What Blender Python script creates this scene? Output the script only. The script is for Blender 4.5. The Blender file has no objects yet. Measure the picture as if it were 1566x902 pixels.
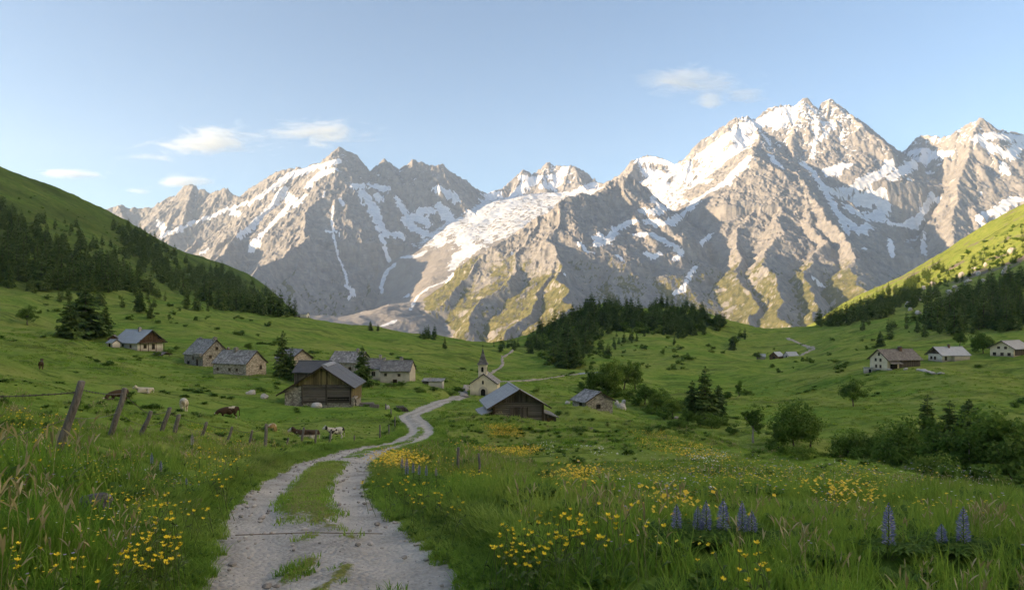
import bpy, bmesh, math, random
import numpy as np
from mathutils import Vector, Matrix

random.seed(7)
RNG = np.random.default_rng(11)
SC = bpy.context.scene
COL = SC.collection
rad = math.radians

# ------------------------------------------------------------------ scale of the place
# The camera stands at the origin looking along +Y; F is its focal length in picture widths/1566.
F, CX, HY = 1044.0, 783.0, 480.0

def P(px, py, d):
    """a surveyed sight line plus a distance -> a point of the place (metres)"""
    return ((px - CX) / F * d, d, (HY - py) / F * d)

# ------------------------------------------------------------------ noise
_perm = np.random.default_rng(5).permutation(512).astype(np.int64)
_perm = np.concatenate([_perm, _perm])
_ang = np.random.default_rng(6).random(512) * 2 * np.pi
_gx, _gy = np.cos(_ang), np.sin(_ang)

def noise2(x, y, seed=0):
    x = np.asarray(x, float) + seed * 37.17
    y = np.asarray(y, float) - seed * 51.31
    xi = np.floor(x); yi = np.floor(y)
    xf = x - xi; yf = y - yi
    xi = xi.astype(np.int64) & 511; yi = yi.astype(np.int64) & 511
    u = xf * xf * xf * (xf * (xf * 6 - 15) + 10)
    v = yf * yf * yf * (yf * (yf * 6 - 15) + 10)
    def g(ix, iy, fx, fy):
        h = _perm[(_perm[ix & 511] + iy) & 511]
        return _gx[h] * fx + _gy[h] * fy
    a = g(xi, yi, xf, yf); b = g(xi + 1, yi, xf - 1, yf)
    c = g(xi, yi + 1, xf, yf - 1); d = g(xi + 1, yi + 1, xf - 1, yf - 1)
    return (a + (b - a) * u + ((c + (d - c) * u) - (a + (b - a) * u)) * v) * 1.5

def fbm(x, y, octaves=4, seed=0, gain=0.5):
    s = 0; a = 1.0; f = 1.0
    for k in range(octaves):
        s = s + a * noise2(x * f, y * f, seed + k * 3)
        a *= gain; f *= 2.03
    return s

def smooth(a, b, x):
    t = np.clip((x - a) / (b - a), 0, 1)
    return t * t * (3 - 2 * t)

# ------------------------------------------------------------------ thin plate spline
class TPS:
    def __init__(self, pts, vals, lam=1e-4):
        self.c = np.array(pts, float); n = len(self.c)
        K = self.k(self.c, self.c) + lam * np.eye(n)
        Pm = np.hstack([np.ones((n, 1)), self.c])
        A = np.zeros((n + 3, n + 3)); A[:n, :n] = K; A[:n, n:] = Pm; A[n:, :n] = Pm.T
        b = np.zeros(n + 3); b[:n] = vals
        self.w = np.linalg.solve(A, b)
    @staticmethod
    def k(a, b):
        r2 = ((a[:, None, :] - b[None, :, :]) ** 2).sum(-1)
        return 0.5 * r2 * np.log(r2 + 1e-12)
    def __call__(self, q):
        out = np.empty(len(q))
        for i in range(0, len(q), 20000):
            s = q[i:i + 20000]
            out[i:i + 20000] = self.k(s, self.c) @ self.w[:-3] + self.w[-3] + s @ self.w[-2:]
        return out

# ------------------------------------------------------------------ objects
def tag(o, label=None, cat=None, group=None, kind=None):
    if label: o['label'] = label
    if cat: o['category'] = cat
    if group: o['group'] = group
    if kind: o['kind'] = kind
    return o

def mesh_np(name, verts, faces, mats=(), smooth_shade=False, mat_idx=None, attrs=None):
    """verts (n,3); faces: (m,k) array or list of such arrays"""
    me = bpy.data.meshes.new(name)
    if not isinstance(faces, list): faces = [faces]
    faces = [np.asarray(f, np.int32) for f in faces if len(f)]
    nl = sum(f.size for f in faces); nf = sum(len(f) for f in faces)
    me.vertices.add(len(verts)); me.loops.add(nl); me.polygons.add(nf)
    me.vertices.foreach_set('co', np.asarray(verts, np.float32).ravel())
    me.loops.foreach_set('vertex_index', np.concatenate([f.ravel() for f in faces]))
    tot = np.concatenate([np.full(len(f), f.shape[1], np.int32) for f in faces])
    st = np.concatenate([[0], np.cumsum(tot)[:-1]]).astype(np.int32)
    me.polygons.foreach_set('loop_start', st)
    me.polygons.foreach_set('loop_total', tot)
    if mat_idx is not None: me.polygons.foreach_set('material_index', np.asarray(mat_idx, np.int32))
    me.polygons.foreach_set('use_smooth', np.full(nf, smooth_shade))
    for m in mats: me.materials.append(m)
    if attrs:
        for k, v in attrs.items():
            a = me.attributes.new(k, 'FLOAT', 'POINT')
            a.data.foreach_set('value', np.asarray(v, np.float32))
    me.update(calc_edges=True)
    return me

def link(name, me, parent=None, loc=None):
    o = bpy.data.objects.new(name, me); COL.objects.link(o)
    if parent is not None: o.parent = parent
    if loc is not None: o.location = loc
    return o

def grid_faces(nr, nc, wrap=False):
    i = np.arange(nr - 1)[:, None]; j = np.arange(nc if wrap else nc - 1)[None, :]
    a = i * nc + j; b = i * nc + (j + 1) % nc
    return np.stack([a, b, b + nc, a + nc], -1).reshape(-1, 4)

# ------------------------------------------------------------------ material helpers
class NT:
    def __init__(self, name):
        self.m = bpy.data.materials.new(name); self.m.use_nodes = True
        self.t = self.m.node_tree; self.n = self.t.nodes; self.l = self.t.links
        self.n.clear()
        self.out = self.n.new('ShaderNodeOutputMaterial')
        self.b = self.n.new('ShaderNodeBsdfPrincipled')
        self.l.new(self.b.outputs[0], self.out.inputs[0])
        self.b.inputs['Specular IOR Level'].default_value = 0.25
        self.b.inputs['Roughness'].default_value = 0.85
    def put(self, sock, v):
        if isinstance(v, bpy.types.NodeSocket): self.l.new(v, sock)
        elif isinstance(v, (tuple, list)) and len(v) == 3 and sock.type == 'RGBA': sock.default_value = (*v, 1)
        else: sock.default_value = v
        return self
    def coord(self, which='Object'):
        if which == 'Position':
            return self.n.new('ShaderNodeNewGeometry').outputs['Position']
        return self.n.new('ShaderNodeTexCoord').outputs[which]
    def mapping(self, vec, scale=(1, 1, 1), loc=(0, 0, 0), rot=(0, 0, 0)):
        k = self.n.new('ShaderNodeMapping'); self.l.new(vec, k.inputs[0])
        k.inputs['Scale'].default_value = scale; k.inputs['Location'].default_value = loc; k.inputs['Rotation'].default_value = rot
        return k.outputs[0]
    def noise(self, vec, scale, detail=4, rough=0.55, dist=0.0):
        k = self.n.new('ShaderNodeTexNoise'); self.l.new(vec, k.inputs['Vector'])
        k.inputs['Scale'].default_value = scale; k.inputs['Detail'].default_value = detail
        k.inputs['Roughness'].default_value = rough; k.inputs['Distortion'].default_value = dist
        return k.outputs['Fac']
    def voronoi(self, vec, scale, feature='F1', out='Distance'):
        k = self.n.new('ShaderNodeTexVoronoi'); k.feature = feature; self.l.new(vec, k.inputs['Vector'])
        k.inputs['Scale'].default_value = scale
        return k.outputs[out]
    def wave(self, vec, scale, dist=2, detail=2, direction='X'):
        k = self.n.new('ShaderNodeTexWave'); k.bands_direction = direction; self.l.new(vec, k.inputs['Vector'])
        k.inputs['Scale'].default_value = scale; k.inputs['Distortion'].default_value = dist; k.inputs['Detail'].default_value = detail
        return k.outputs['Fac']
    def ramp(self, fac, stops, interp='LINEAR'):
        k = self.n.new('ShaderNodeValToRGB'); k.color_ramp.interpolation = interp; self.l.new(fac, k.inputs[0])
        e = k.color_ramp.elements
        while len(e) < len(stops): e.new(0.5)
        for el, (p, c) in zip(e, stops):
            el.position = p; el.color = (*c, 1) if isinstance(c, (tuple, list)) else (c, c, c, 1)
        return k.outputs[0]
    def mix(self, fac, a, b, blend='MIX'):
        k = self.n.new('ShaderNodeMix'); k.data_type = 'RGBA'; k.blend_type = blend
        self.put(k.inputs['Factor'], fac); self.put(k.inputs['A'], a) if False else None
        for s in k.inputs:
            if s.type == 'RGBA' and s.name == 'A': self.put(s, a)
            if s.type == 'RGBA' and s.name == 'B': self.put(s, b)
        for o in k.outputs:
            if o.type == 'RGBA': return o
    def math(self, op, a, b=None, c=None, clamp=False):
        k = self.n.new('ShaderNodeMath'); k.operation = op; k.use_clamp = clamp
        self.put(k.inputs[0], a)
        if b is not None: self.put(k.inputs[1], b)
        if c is not None: self.put(k.inputs[2], c)
        return k.outputs[0]
    def mrange(self, v, a, b, c=0.0, d=1.0):
        k = self.n.new('ShaderNodeMapRange'); self.put(k.inputs[0], v)
        for i, q in enumerate((a, b, c, d)): k.inputs[i + 1].default_value = q
        return k.outputs[0]
    def attr(self, name, out='Fac'):
        k = self.n.new('ShaderNodeAttribute'); k.attribute_name = name
        return k.outputs[out]
    def objrand(self):
        return self.n.new('ShaderNodeObjectInfo').outputs['Random']
    def islrand(self):
        return self.n.new('ShaderNodeNewGeometry').outputs['Random Per Island']
    def sep(self, v):
        k = self.n.new('ShaderNodeSeparateXYZ'); self.l.new(v, k.inputs[0]); return k.outputs
    def bump(self, h, dist=0.02, strength=0.6):
        k = self.n.new('ShaderNodeBump'); self.l.new(h, k.inputs['Height'])
        k.inputs['Distance'].default_value = dist; k.inputs['Strength'].default_value = strength
        self.l.new(k.outputs[0], self.b.inputs['Normal']); return self
    def color(self, v): return self.put(self.b.inputs['Base Color'], v)
    def rough(self, v): return self.put(self.b.inputs['Roughness'], v)
# ------------------------------------------------------------------ camera, sky, sun
def build_world():
    cam = bpy.data.cameras.new('camera'); co = bpy.data.objects.new('camera', cam); COL.objects.link(co)
    cam.sensor_width = 36; cam.lens = 36 * F / 1566; cam.clip_start = 0.1; cam.clip_end = 60000
    cam.shift_y = (HY - 451) / 1566
    co.location = (0, 0, 0); co.rotation_euler = (rad(90), 0, 0)
    SC.camera = co
    # the sun stands low on the left, a little behind the camera
    az, el = SUN_AZ, SUN_EL
    sx, sy, sz = -math.sin(az) * math.cos(el), math.cos(az) * math.cos(el), math.sin(el)
    su = bpy.data.lights.new('sun', 'SUN'); so = bpy.data.objects.new('sun', su); COL.objects.link(so)
    su.energy = SUN_STRENGTH; su.angle = rad(0.53); su.color = SUN_COLOR
    so.rotation_euler = Vector((sx, sy, sz)).to_track_quat('Z', 'Y').to_euler()
    so.location = (-60, -10, 60)
    w = bpy.data.worlds.new('World'); SC.world = w; w.use_nodes = True
    nt = w.node_tree; nt.nodes.clear()
    out = nt.nodes.new('ShaderNodeOutputWorld'); bg = nt.nodes.new('ShaderNodeBackground')
    sky = nt.nodes.new('ShaderNodeTexSky'); sky.sky_type = 'NISHITA'; sky.sun_disc = False
    sky.sun_elevation = el
    sky.sun_rotation = math.atan2(sx, sy)
    sky.altitude = 1800; sky.air_density = SKY_AIR; sky.dust_density = SKY_DUST; sky.ozone_density = SKY_OZONE
    bg.inputs[1].default_value = SKY_STRENGTH
    nt.links.new(sky.outputs[0], bg.inputs[0]); nt.links.new(bg.outputs[0], out.inputs[0])
    vs = SC.view_settings; vs.view_transform = 'Standard'; vs.look = 'None'; vs.gamma = 1.0
    vs.exposure = EXPOSURE; vs.use_curve_mapping = False
    SC.display_settings.display_device = 'sRGB'
    c = SC.cycles
    c.use_denoising = True; c.denoiser = 'OPENIMAGEDENOISE'; c.denoising_input_passes = 'RGB_ALBEDO_NORMAL'
    c.use_adaptive_sampling = True; c.adaptive_threshold = 0.02
    c.max_bounces = 6; c.diffuse_bounces = 4; c.glossy_bounces = 1; c.transmission_bounces = 2
    c.volume_bounces = 1; c.transparent_max_bounces = 12
    c.caustics_reflective = False; c.caustics_refractive = False
    c.volume_step_rate = 2.0; c.volume_max_steps = 128
    SC.render.use_persistent_data = False

SUN_AZ, SUN_EL = rad(105), rad(11)     # azimuth to the left of the view direction
SUN_STRENGTH, SUN_COLOR = 5.0, (1.0, 0.71, 0.42)
SKY_STRENGTH, SKY_AIR, SKY_DUST, SKY_OZONE = 0.079, 0.95, 0.9, 1.1
EXPOSURE = 1.84
# ------------------------------------------------------------------ the mountains
def survey(line):
    return [P(*p) for p in line]

SKY_RIDGES = [
 [(60,372,8800),(120,345,8800),(160,322,8800),(178,312,8800),(195,317,8800),(215,318,8800),(235,316,8800),(255,303,8700),(270,297,8700),(281,283,8700),(291,281,8650),(300,288,8600),(310,289,8600),(322,295,8600),(335,291,8500),(351,287,8450),(360,297,8400),(372,303,8300)],
 [(372,303,8300),(380,290,8000),(400,275,7700),(425,262,7400),(440,258,7350),(455,255,7300),(470,253,7250),(490,246,7200),(505,236,7100),(518,225,7000),(530,231,7000),(545,236,7050),(555,250,7100),(566,264,7200),(575,251,7200),(588,243,7200),(600,252,7250),(608,260,7300),(618,252,7300),(632,243,7300),(641,244,7300),(650,251,7300),(665,253,7300),(676,250,7350),(690,262,7400),(705,272,7500),(718,280,7600),(735,290,7700),(746,296,7800)],
 [(746,296,7800),(760,290,7900),(775,280,8000),(790,270,8050),(803,259,8100),(812,264,8150),(822,262,8150),(830,253,8200),(838,247,8200),(848,252,8200),(860,254,8150),(875,251,8100),(890,260,8050),(905,270,8000),(918,281,7900),(935,275,7800),(955,262,7700),(963,248,7600),(975,241,7600),(990,237,7600),(1002,239,7550),(1015,242,7500),(1030,251,7400)],
 [(1030,251,7400),(1045,243,7300),(1060,228,7250),(1075,213,7250),(1095,198,7200),(1115,185,7200),(1126,178,7200),(1136,175,7200),(1150,181,7250),(1165,175,7250),(1180,165,7300),(1195,160,7300),(1211,162,7300),(1224,150,7300),(1232,150,7300),(1240,161,7300),(1251,167,7300),(1259,158,7300),(1270,150,7300),(1281,158,7350),(1290,173,7400),(1302,184,7400),(1312,178,7400),(1322,190,7450),(1335,206,7550),(1345,220,7600),(1357,236,7750),(1366,241,7800)],
 [(1366,241,7800),(1385,226,7600),(1395,212,7500),(1410,206,7400),(1425,208,7300),(1440,211,7200),(1455,205,7100),(1470,195,7000),(1485,185,6950),(1497,180,6900),(1510,189,6950),(1525,195,7000),(1545,200,7050),(1566,205,7100),(1650,205,7200),(1750,235,7300),(1850,280,7300)],
]
RIBS = [
 # the left massif
 [(518,225,7000),(507,262,6750),(492,300,6450),(470,325,6150),(464,372,5650),(446,412,5200),(432,470,4600)],
 [(545,236,7050),(556,290,6850),(574,350,6450),(578,395,6150),(560,440,5750),(540,485,5300)],
 [(588,243,7200),(592,290,6850),(610,340,6500),(628,385,6150),(640,420,5800)],
 [(637,243,7300),(650,290,7000),(662,330,6750),(690,372,6450)],
 [(676,250,7350),(690,285,7150),(712,310,7000)],
 [(455,255,7300),(430,290,7000),(405,325,6600),(372,352,6200),(340,385,5800),(318,410,5400)],
 [(372,303,8300),(352,330,7800),(318,352,7300),(285,378,6800),(262,395,6500)],
 [(291,281,7780),(285,320,7400),(272,350,7100)],
 [(178,312,7920),(200,345,7500),(225,365,7150)],
 [(466,360,5700),(425,392,5250),(390,418,4850),(350,445,4500)],
 # back peaks above the glacier
 [(803,259,8100),(785,290,7800),(775,305,7600)],
 [(838,247,8200),(828,280,7900),(815,305,7700)],
 [(875,251,8100),(890,280,7800),(905,300,7600)],
 # the front spur in the middle
 [(948,265,5600),(932,272,5550),(918,288,5400),(905,294,5300),(880,297,5150),(862,301,5080),(850,308,5000),(838,324,4950),(815,329,4920),(792,344,4850),(762,373,4720),(722,414,4520),(682,450,4320),(642,484,4100),(618,510,3900)],
 [(850,308,5000),(856,345,4700),(849,390,4250),(858,432,3750),(868,470,3250),(850,512,2800)],
 [(815,329,4900),(806,375,4580),(782,415,4300),(752,455,4000),(716,500,3600)],
 [(849,390,4250),(820,440,3850),(796,480,3500),(770,520,3150)],
 [(948,265,5600),(962,305,5300),(985,335,5050),(996,362,4850)],
 [(905,294,5300),(925,345,4900),(940,390,4550),(930,440,4150)],
 [(1015,412,4650),(985,443,4250),(962,470,3950),(945,495,3600)],
 # the front pyramid on the right
 [(1160,196,7050),(1156,215,6650),(1153,232,6200),(1127,262,6100),(1102,288,6000),(1086,320,5850),(1066,352,5650),(1060,398,5350),(1042,440,5000),(1018,474,4650),(1000,505,4300)],
 [(1153,232,6200),(1168,244,6150),(1185,251,6100),(1215,262,6000),(1236,288,5650),(1262,330,5150),(1290,378,4650),(1312,420,4200),(1332,462,3750),(1352,495,3350)],
 [(1127,262,6100),(1122,310,5800),(1108,352,5500),(1098,400,5050),(1085,450,4600),(1078,500,4100)],
 [(1153,232,6200),(1155,290,5700),(1140,345,5250),(1134,405,4650),(1140,455,4050),(1142,505,3450)],
 [(1185,251,6100),(1200,300,5550),(1196,350,5000),(1184,405,4400),(1190,455,3800),(1196,505,3250)],
 [(1236,288,5650),(1240,340,5150),(1246,385,4650),(1240,430,4150),(1245,480,3550)],
 # the main massif
 [(1228,150,7300),(1216,195,6950),(1206,238,6550)],
 [(1270,150,7300),(1256,195,7000),(1258,235,6700),(1278,282,6450),(1292,312,6250)],
 [(1312,178,7400),(1314,225,7050),(1304,270,6750),(1300,312,6500)],
 [(1345,220,7600),(1352,260,7300),(1345,285,7100)],
 [(1060,228,7250),(1044,278,6750),(1038,318,6350),(1024,350,6000),(1010,375,5700)],
 [(1136,175,7200),(1112,220,6950),(1098,250,6700)],
 [(975,241,7600),(962,270,7200),(952,290,6900)],
 [(1030,330,6200),(1058,352,5700),(1052,385,5300)],
 # the right hand peak
 [(1497,180,6900),(1482,232,6550),(1464,285,6150),(1458,335,5750),(1452,382,5350),(1440,425,4900)],
 [(1410,206,7400),(1402,255,6950),(1390,300,6600),(1402,345,6250)],
 [(1440,211,7200),(1432,250,6900),(1420,290,6600)],
 [(1510,189,6950),(1520,240,6600),(1530,290,6250),(1528,340,5850)],
 [(1566,205,7100),(1572,260,6700),(1585,330,6200)],
]
BASE = [(20,440,7000),(160,395,6600),(160,480,4200),(230,372,7700),(300,432,5200),(380,470,4300),(450,500,3500),(600,500,3700),(590,468,4500),(640,450,5200),(650,408,5900),(610,405,6000),(668,352,6700),(705,372,6050),
 (740,310,7300),(760,304,7650),(800,300,7600),(860,296,7500),(920,297,7200),(960,400,5100),(925,445,4500),(950,495,3700),(1000,330,6350),(1010,270,7200),
 (1060,260,7000),(1100,235,6850),(1110,280,6500),(1060,325,6100),(1030,385,5300),(1250,292,6350),(1270,330,6100),(1335,335,6550),(1335,292,7000),(1340,400,5600),
 (1380,432,4900),(1320,490,3600),(1400,275,6900),(1395,390,5700),(1440,430,4700),(1545,235,6800),(1560,300,6300),(1560,370,5500),(1480,460,4000),(1100,525,2600),(700,545,2300),(850,540,2500),
 (520,515,5400),(560,505,4700),(480,505,4600),(400,470,5000),(1150,520,4700),(1240,515,4600),(1100,515,4200),(1180,520,5300),(1200,520,3600),(780,535,4100),(850,535,4000),(720,535,3400),(900,510,4300),(800,520,4600),(1290,510,4700),(250,410,6600),(340,440,5600),(1470,470,5200),(1400,330,9300),(1250,310,9300),(1100,320,9300),(1000,345,9300),(850,350,9300),(700,360,9300),(600,360,9300),(450,370,9300),(300,380,9400),(1600,330,9300),(300,520,2500),(1400,520,2500),(1650,400,4500),(1650,300,6300),(0,520,2500),(-150,460,6000),(1750,480,3000)]

FL_S = np.arange(0, 9000, 5.0)
FL_A = 1 - np.abs(noise2(FL_S / 85, FL_S * 0 + 3.3, 55)) * 1.9
FL_B = 1 - np.abs(noise2(FL_S / 33, FL_S * 0 + 7.7, 56)) * 1.9

def ridge_segments():
    segs = []; rnd = random.Random(3)
    def add(line, flank, reach):
        s0 = rnd.random() * 900
        for a, b in zip(line[:-1], line[1:]):
            segs.append((a, b, flank, reach, s0)); s0 += math.hypot(b[0] - a[0], b[1] - a[1])
    def sub(line, depth, flank, spacing, length, drop):
        """spurs left and right of a ridge, each lower than the ridge it leaves"""
        acc = spacing * rnd.random()
        side = 1
        for a, b in zip(line[:-1], line[1:]):
            dx, dy = b[0] - a[0], b[1] - a[1]
            L = math.hypot(dx, dy)
            if L < 1: continue
            ux, uy = dx / L, dy / L
            down = 1 if b[2] < a[2] else -1
            pos = acc
            while pos < L:
                t = pos / L
                h = a[2] + (b[2] - a[2]) * t
                for sg in (1, -1):
                    if rnd.random() < 0.22: continue
                    ang = rnd.uniform(0.6, 1.5) * sg
                    fx, fy = ux * down, uy * down
                    ca, sa = math.cos(ang), math.sin(ang)
                    vx, vy = fx * ca - fy * sa, fx * sa + fy * ca
                    ll = length * rnd.uniform(0.35, 1.5)
                    n = 4
                    pts = [(a[0] + dx * t, a[1] + dy * t, h - 4)]
                    cx, cy, ch = pts[0]
                    g = drop * rnd.uniform(0.82, 1.05)
                    for k in range(n):
                        wob = rnd.uniform(-0.55, 0.55)
                        c2, s2 = math.cos(wob), math.sin(wob)
                        vx, vy = vx * c2 - vy * s2, vx * s2 + vy * c2
                        cx += vx * ll / n; cy += vy * ll / n; ch -= g * ll / n * (1.15 - 0.1 * k)
                        pts.append((cx, cy, ch))
                    add(pts, flank * rnd.uniform(0.95, 1.25), ll * 0.75)
                    if depth > 0: sub(pts, depth - 1, flank * 1.12, spacing * 0.42, length * 0.42, drop * 1.05)
                pos += spacing * rnd.uniform(0.7, 1.4)
            acc = pos - L
    for k, l in enumerate(SKY_RIDGES):
        if k == 0: l = [(a, b, d * 0.9) for a, b, d in l]
        l = survey(l); add(l, 1.25, 1500); sub(l, 1, 1.45, 260, 620, 0.98)
    for k, l in enumerate(RIBS):
        front = 13 <= k <= 24
        l = survey(l); add(l, 0.88 if front else 1.15, 1100); sub(l, 1, 1.12 if front else 1.35, 240, 430, 0.80 if front else 0.86)
    return segs

# mountain grid, polar about the origin
M_TH = np.linspace(math.atan((-170 - CX) / F), math.atan((1760 - CX) / F), 1500)
M_R = np.concatenate([np.linspace(1900, 6400, 620), np.linspace(6405, 9600, 420)[0:]])

def mountain_heights():
    TH, R = np.meshgrid(M_TH, M_R)
    X = R * np.sin(TH); Y = R * np.cos(TH)
    # warp so that no ridge is a straight edge
    wx = 34 * fbm(X / 420, Y / 420, 4, 1) + 7 * noise2(X / 45, Y / 45, 21)
    wy = 34 * fbm(X / 420, Y / 420, 4, 9) + 7 * noise2(X / 45, Y / 45, 22)
    XW, YW = X + wx, Y + wy
    far = smooth(6700, 5600, R)
    XW = XW + far * 75 * fbm(X / 620, Y / 620, 3, 5); YW = YW + far * 75 * fbm(X / 620, Y / 620, 3, 13)
    b = [P(*p) for p in BASE]
    tp = TPS([(math.atan2(x, y) * 4, math.hypot(x, y) / 1500) for x, y, z in b], [z for x, y, z in b], 1e-3)
    cth = np.linspace(M_TH[0], M_TH[-1], 150); cr = np.linspace(M_R[0], M_R[-1], 110)
    ct, crr = np.meshgrid(cth, cr)
    cv = tp(np.stack([ct.ravel() * 4, crr.ravel() / 1500], 1)).reshape(crr.shape)
    def bil(g, fi, fj):
        i = np.clip(fi.astype(int), 0, g.shape[0] - 2); j = np.clip(fj.astype(int), 0, g.shape[1] - 2)
        a = fi - i; c = fj - j
        return (g[i, j] * (1 - a) + g[i + 1, j] * a) * (1 - c) + (g[i, j + 1] * (1 - a) + g[i + 1, j + 1] * a) * c
    base = bil(cv, (R - cr[0]) / (cr[1] - cr[0]), (TH - cth[0]) / (cth[1] - cth[0]))
    base = base + 30 * fbm(X / 500, Y / 500, 3, 40)
    base = np.minimum(base, 2300)
    ridge = np.full(X.shape, -400.0)
    segs = ridge_segments()
    for a, c, flank, reach, s0 in segs:
        q = reach * 1.6
        x0, x1 = min(a[0], c[0]) - q, max(a[0], c[0]) + q
        y0, y1 = max(min(a[1], c[1]) - q, 500), max(a[1], c[1]) + q
        ths = [math.atan2(x, y) for x in (x0, x1) for y in (y0, y1)]
        j0, j1 = np.searchsorted(M_TH, min(ths)), np.searchsorted(M_TH, max(ths))
        rm = math.hypot(0 if x0 * x1 < 0 else min(abs(x0), abs(x1)), y0); rx = math.hypot(max(abs(x0), abs(x1)), y1)
        i0, i1 = np.searchsorted(M_R, rm), np.searchsorted(M_R, rx)
        if j1 <= j0 or i1 <= i0: continue
        sx = XW[i0:i1, j0:j1]; sy = YW[i0:i1, j0:j1]
        dx, dy = c[0] - a[0], c[1] - a[1]; L2 = dx * dx + dy * dy + 1e-6
        t = np.clip(((sx - a[0]) * dx + (sy - a[1]) * dy) / L2, 0, 1)
        dist = np.hypot(sx - a[0] - t * dx, sy - a[1] - t * dy)
        h = a[2] + (c[2] - a[2]) * t - flank * dist + 0.00016 * flank * dist * dist
        # straight gullies and ribs running down from every crest
        sl = s0 + t * math.sqrt(L2); dd = np.minimum(dist, 170)
        h = h + dd * (0.26 * (np.interp(sl, FL_S, FL_A) - 0.5) + 0.15 * (np.interp(sl, FL_S, FL_B) - 0.5))
        h = h - 1.8 * np.maximum(dist - 0.72 * reach, 0); h = np.where(dist < reach * 1.6, h, -400)
        np.maximum(ridge[i0:i1, j0:j1], h, out=ridge[i0:i1, j0:j1])
    k = 45.0
    e = np.clip(0.5 + 0.5 * (ridge - base) / k, 0, 1)
    h = base * (1 - e) + ridge * e + k * e * (1 - e) * 0.5
    rock = smooth(-10, 60, ridge - base)                # 0 on the smooth floors and glaciers
    strokes, big = stroke_mask(X, Y, h)
    rock = rock * (1 - 0.85 * smooth(0.2, 0.8, big))
    # rock relief: ridged noise with a strong grain down the slope
    rn = (1 - np.abs(noise2(XW / 150, YW / 150, 60)) * 2.2)
    rn2 = (1 - np.abs(noise2(XW / 62, YW / 62, 63)) * 2.2)
    rn3 = (1 - np.abs(noise2(X / 27, Y / 27, 66)) * 2.2)
    amp = 0.35 + 0.65 * smooth(-200, 900, h)
    h = h + rock * amp * (15 * (rn - 0.6) + 11 * (rn2 - 0.6) + 9 * (rn3 - 0.6) + 4.5 * noise2(X / 13, Y / 13, 69))
    # rock benches
    st = 46.0; hw = h + 30 * fbm(X / 260, Y / 260, 3, 77)
    ph = hw / st - np.floor(hw / st)
    h = h + rock * 10 * (smooth(0.0, 0.75, ph) - ph)
    h = h + (1 - rock) * (5 * fbm(X / 70, Y / 70, 3, 80))
    return X, Y, h, rock, strokes

def build_mountains():
    X, Y, Z, rock, strokes = mountain_heights()
    nr, nc = X.shape
    # slope and facing from finite differences
    V = np.stack([X, Y, Z], -1)
    du = np.gradient(V, axis=1); dv = np.gradient(V, axis=0)
    N = np.cross(du, dv); N /= np.linalg.norm(N, axis=-1, keepdims=True) + 1e-9
    N *= np.sign(N[..., 2:3])
    steep = 1 - N[..., 2]
    def blur(a, n):
        for _ in range(n):
            a = (np.roll(a, 1, 0) + np.roll(a, -1, 0) + a * 2) / 4
            a = (np.roll(a, 1, 1) + np.roll(a, -1, 1) + a * 2) / 4
        return a
    cav = (blur(Z, 12) - Z)                            # hollows hold snow
    snow = build_snow(X, Y, Z, rock, steep, cav, strokes)
    ice_shade = (1 - rock) * smooth(1450, 1150, Z) * smooth(0.2, 0.7, snow + 0.3)  # grey ice tone, also painting the glacier's shade into its colour
    green = smooth(500, 140, Z + 170 * fbm(X / 300, Y / 300, 4, 90)) * smooth(0.66, 0.40, steep) * smooth(-0.25, 0.2, -N[..., 0]) * smooth(0.15, 0.6, rock)
    me = mesh_np('mountains', V.reshape(-1, 3), grid_faces(nr, nc), [mat_mountain()], True,
                 attrs={'snow': snow.ravel(), 'green': green.ravel(), 'rock': rock.ravel(), 'ice_shade': ice_shade.ravel()})
    o = link('mountains', me); tag(o, 'jagged grey mountain range with snowfields and glaciers behind the valley', 'mountains', kind='structure')
    return o

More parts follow.
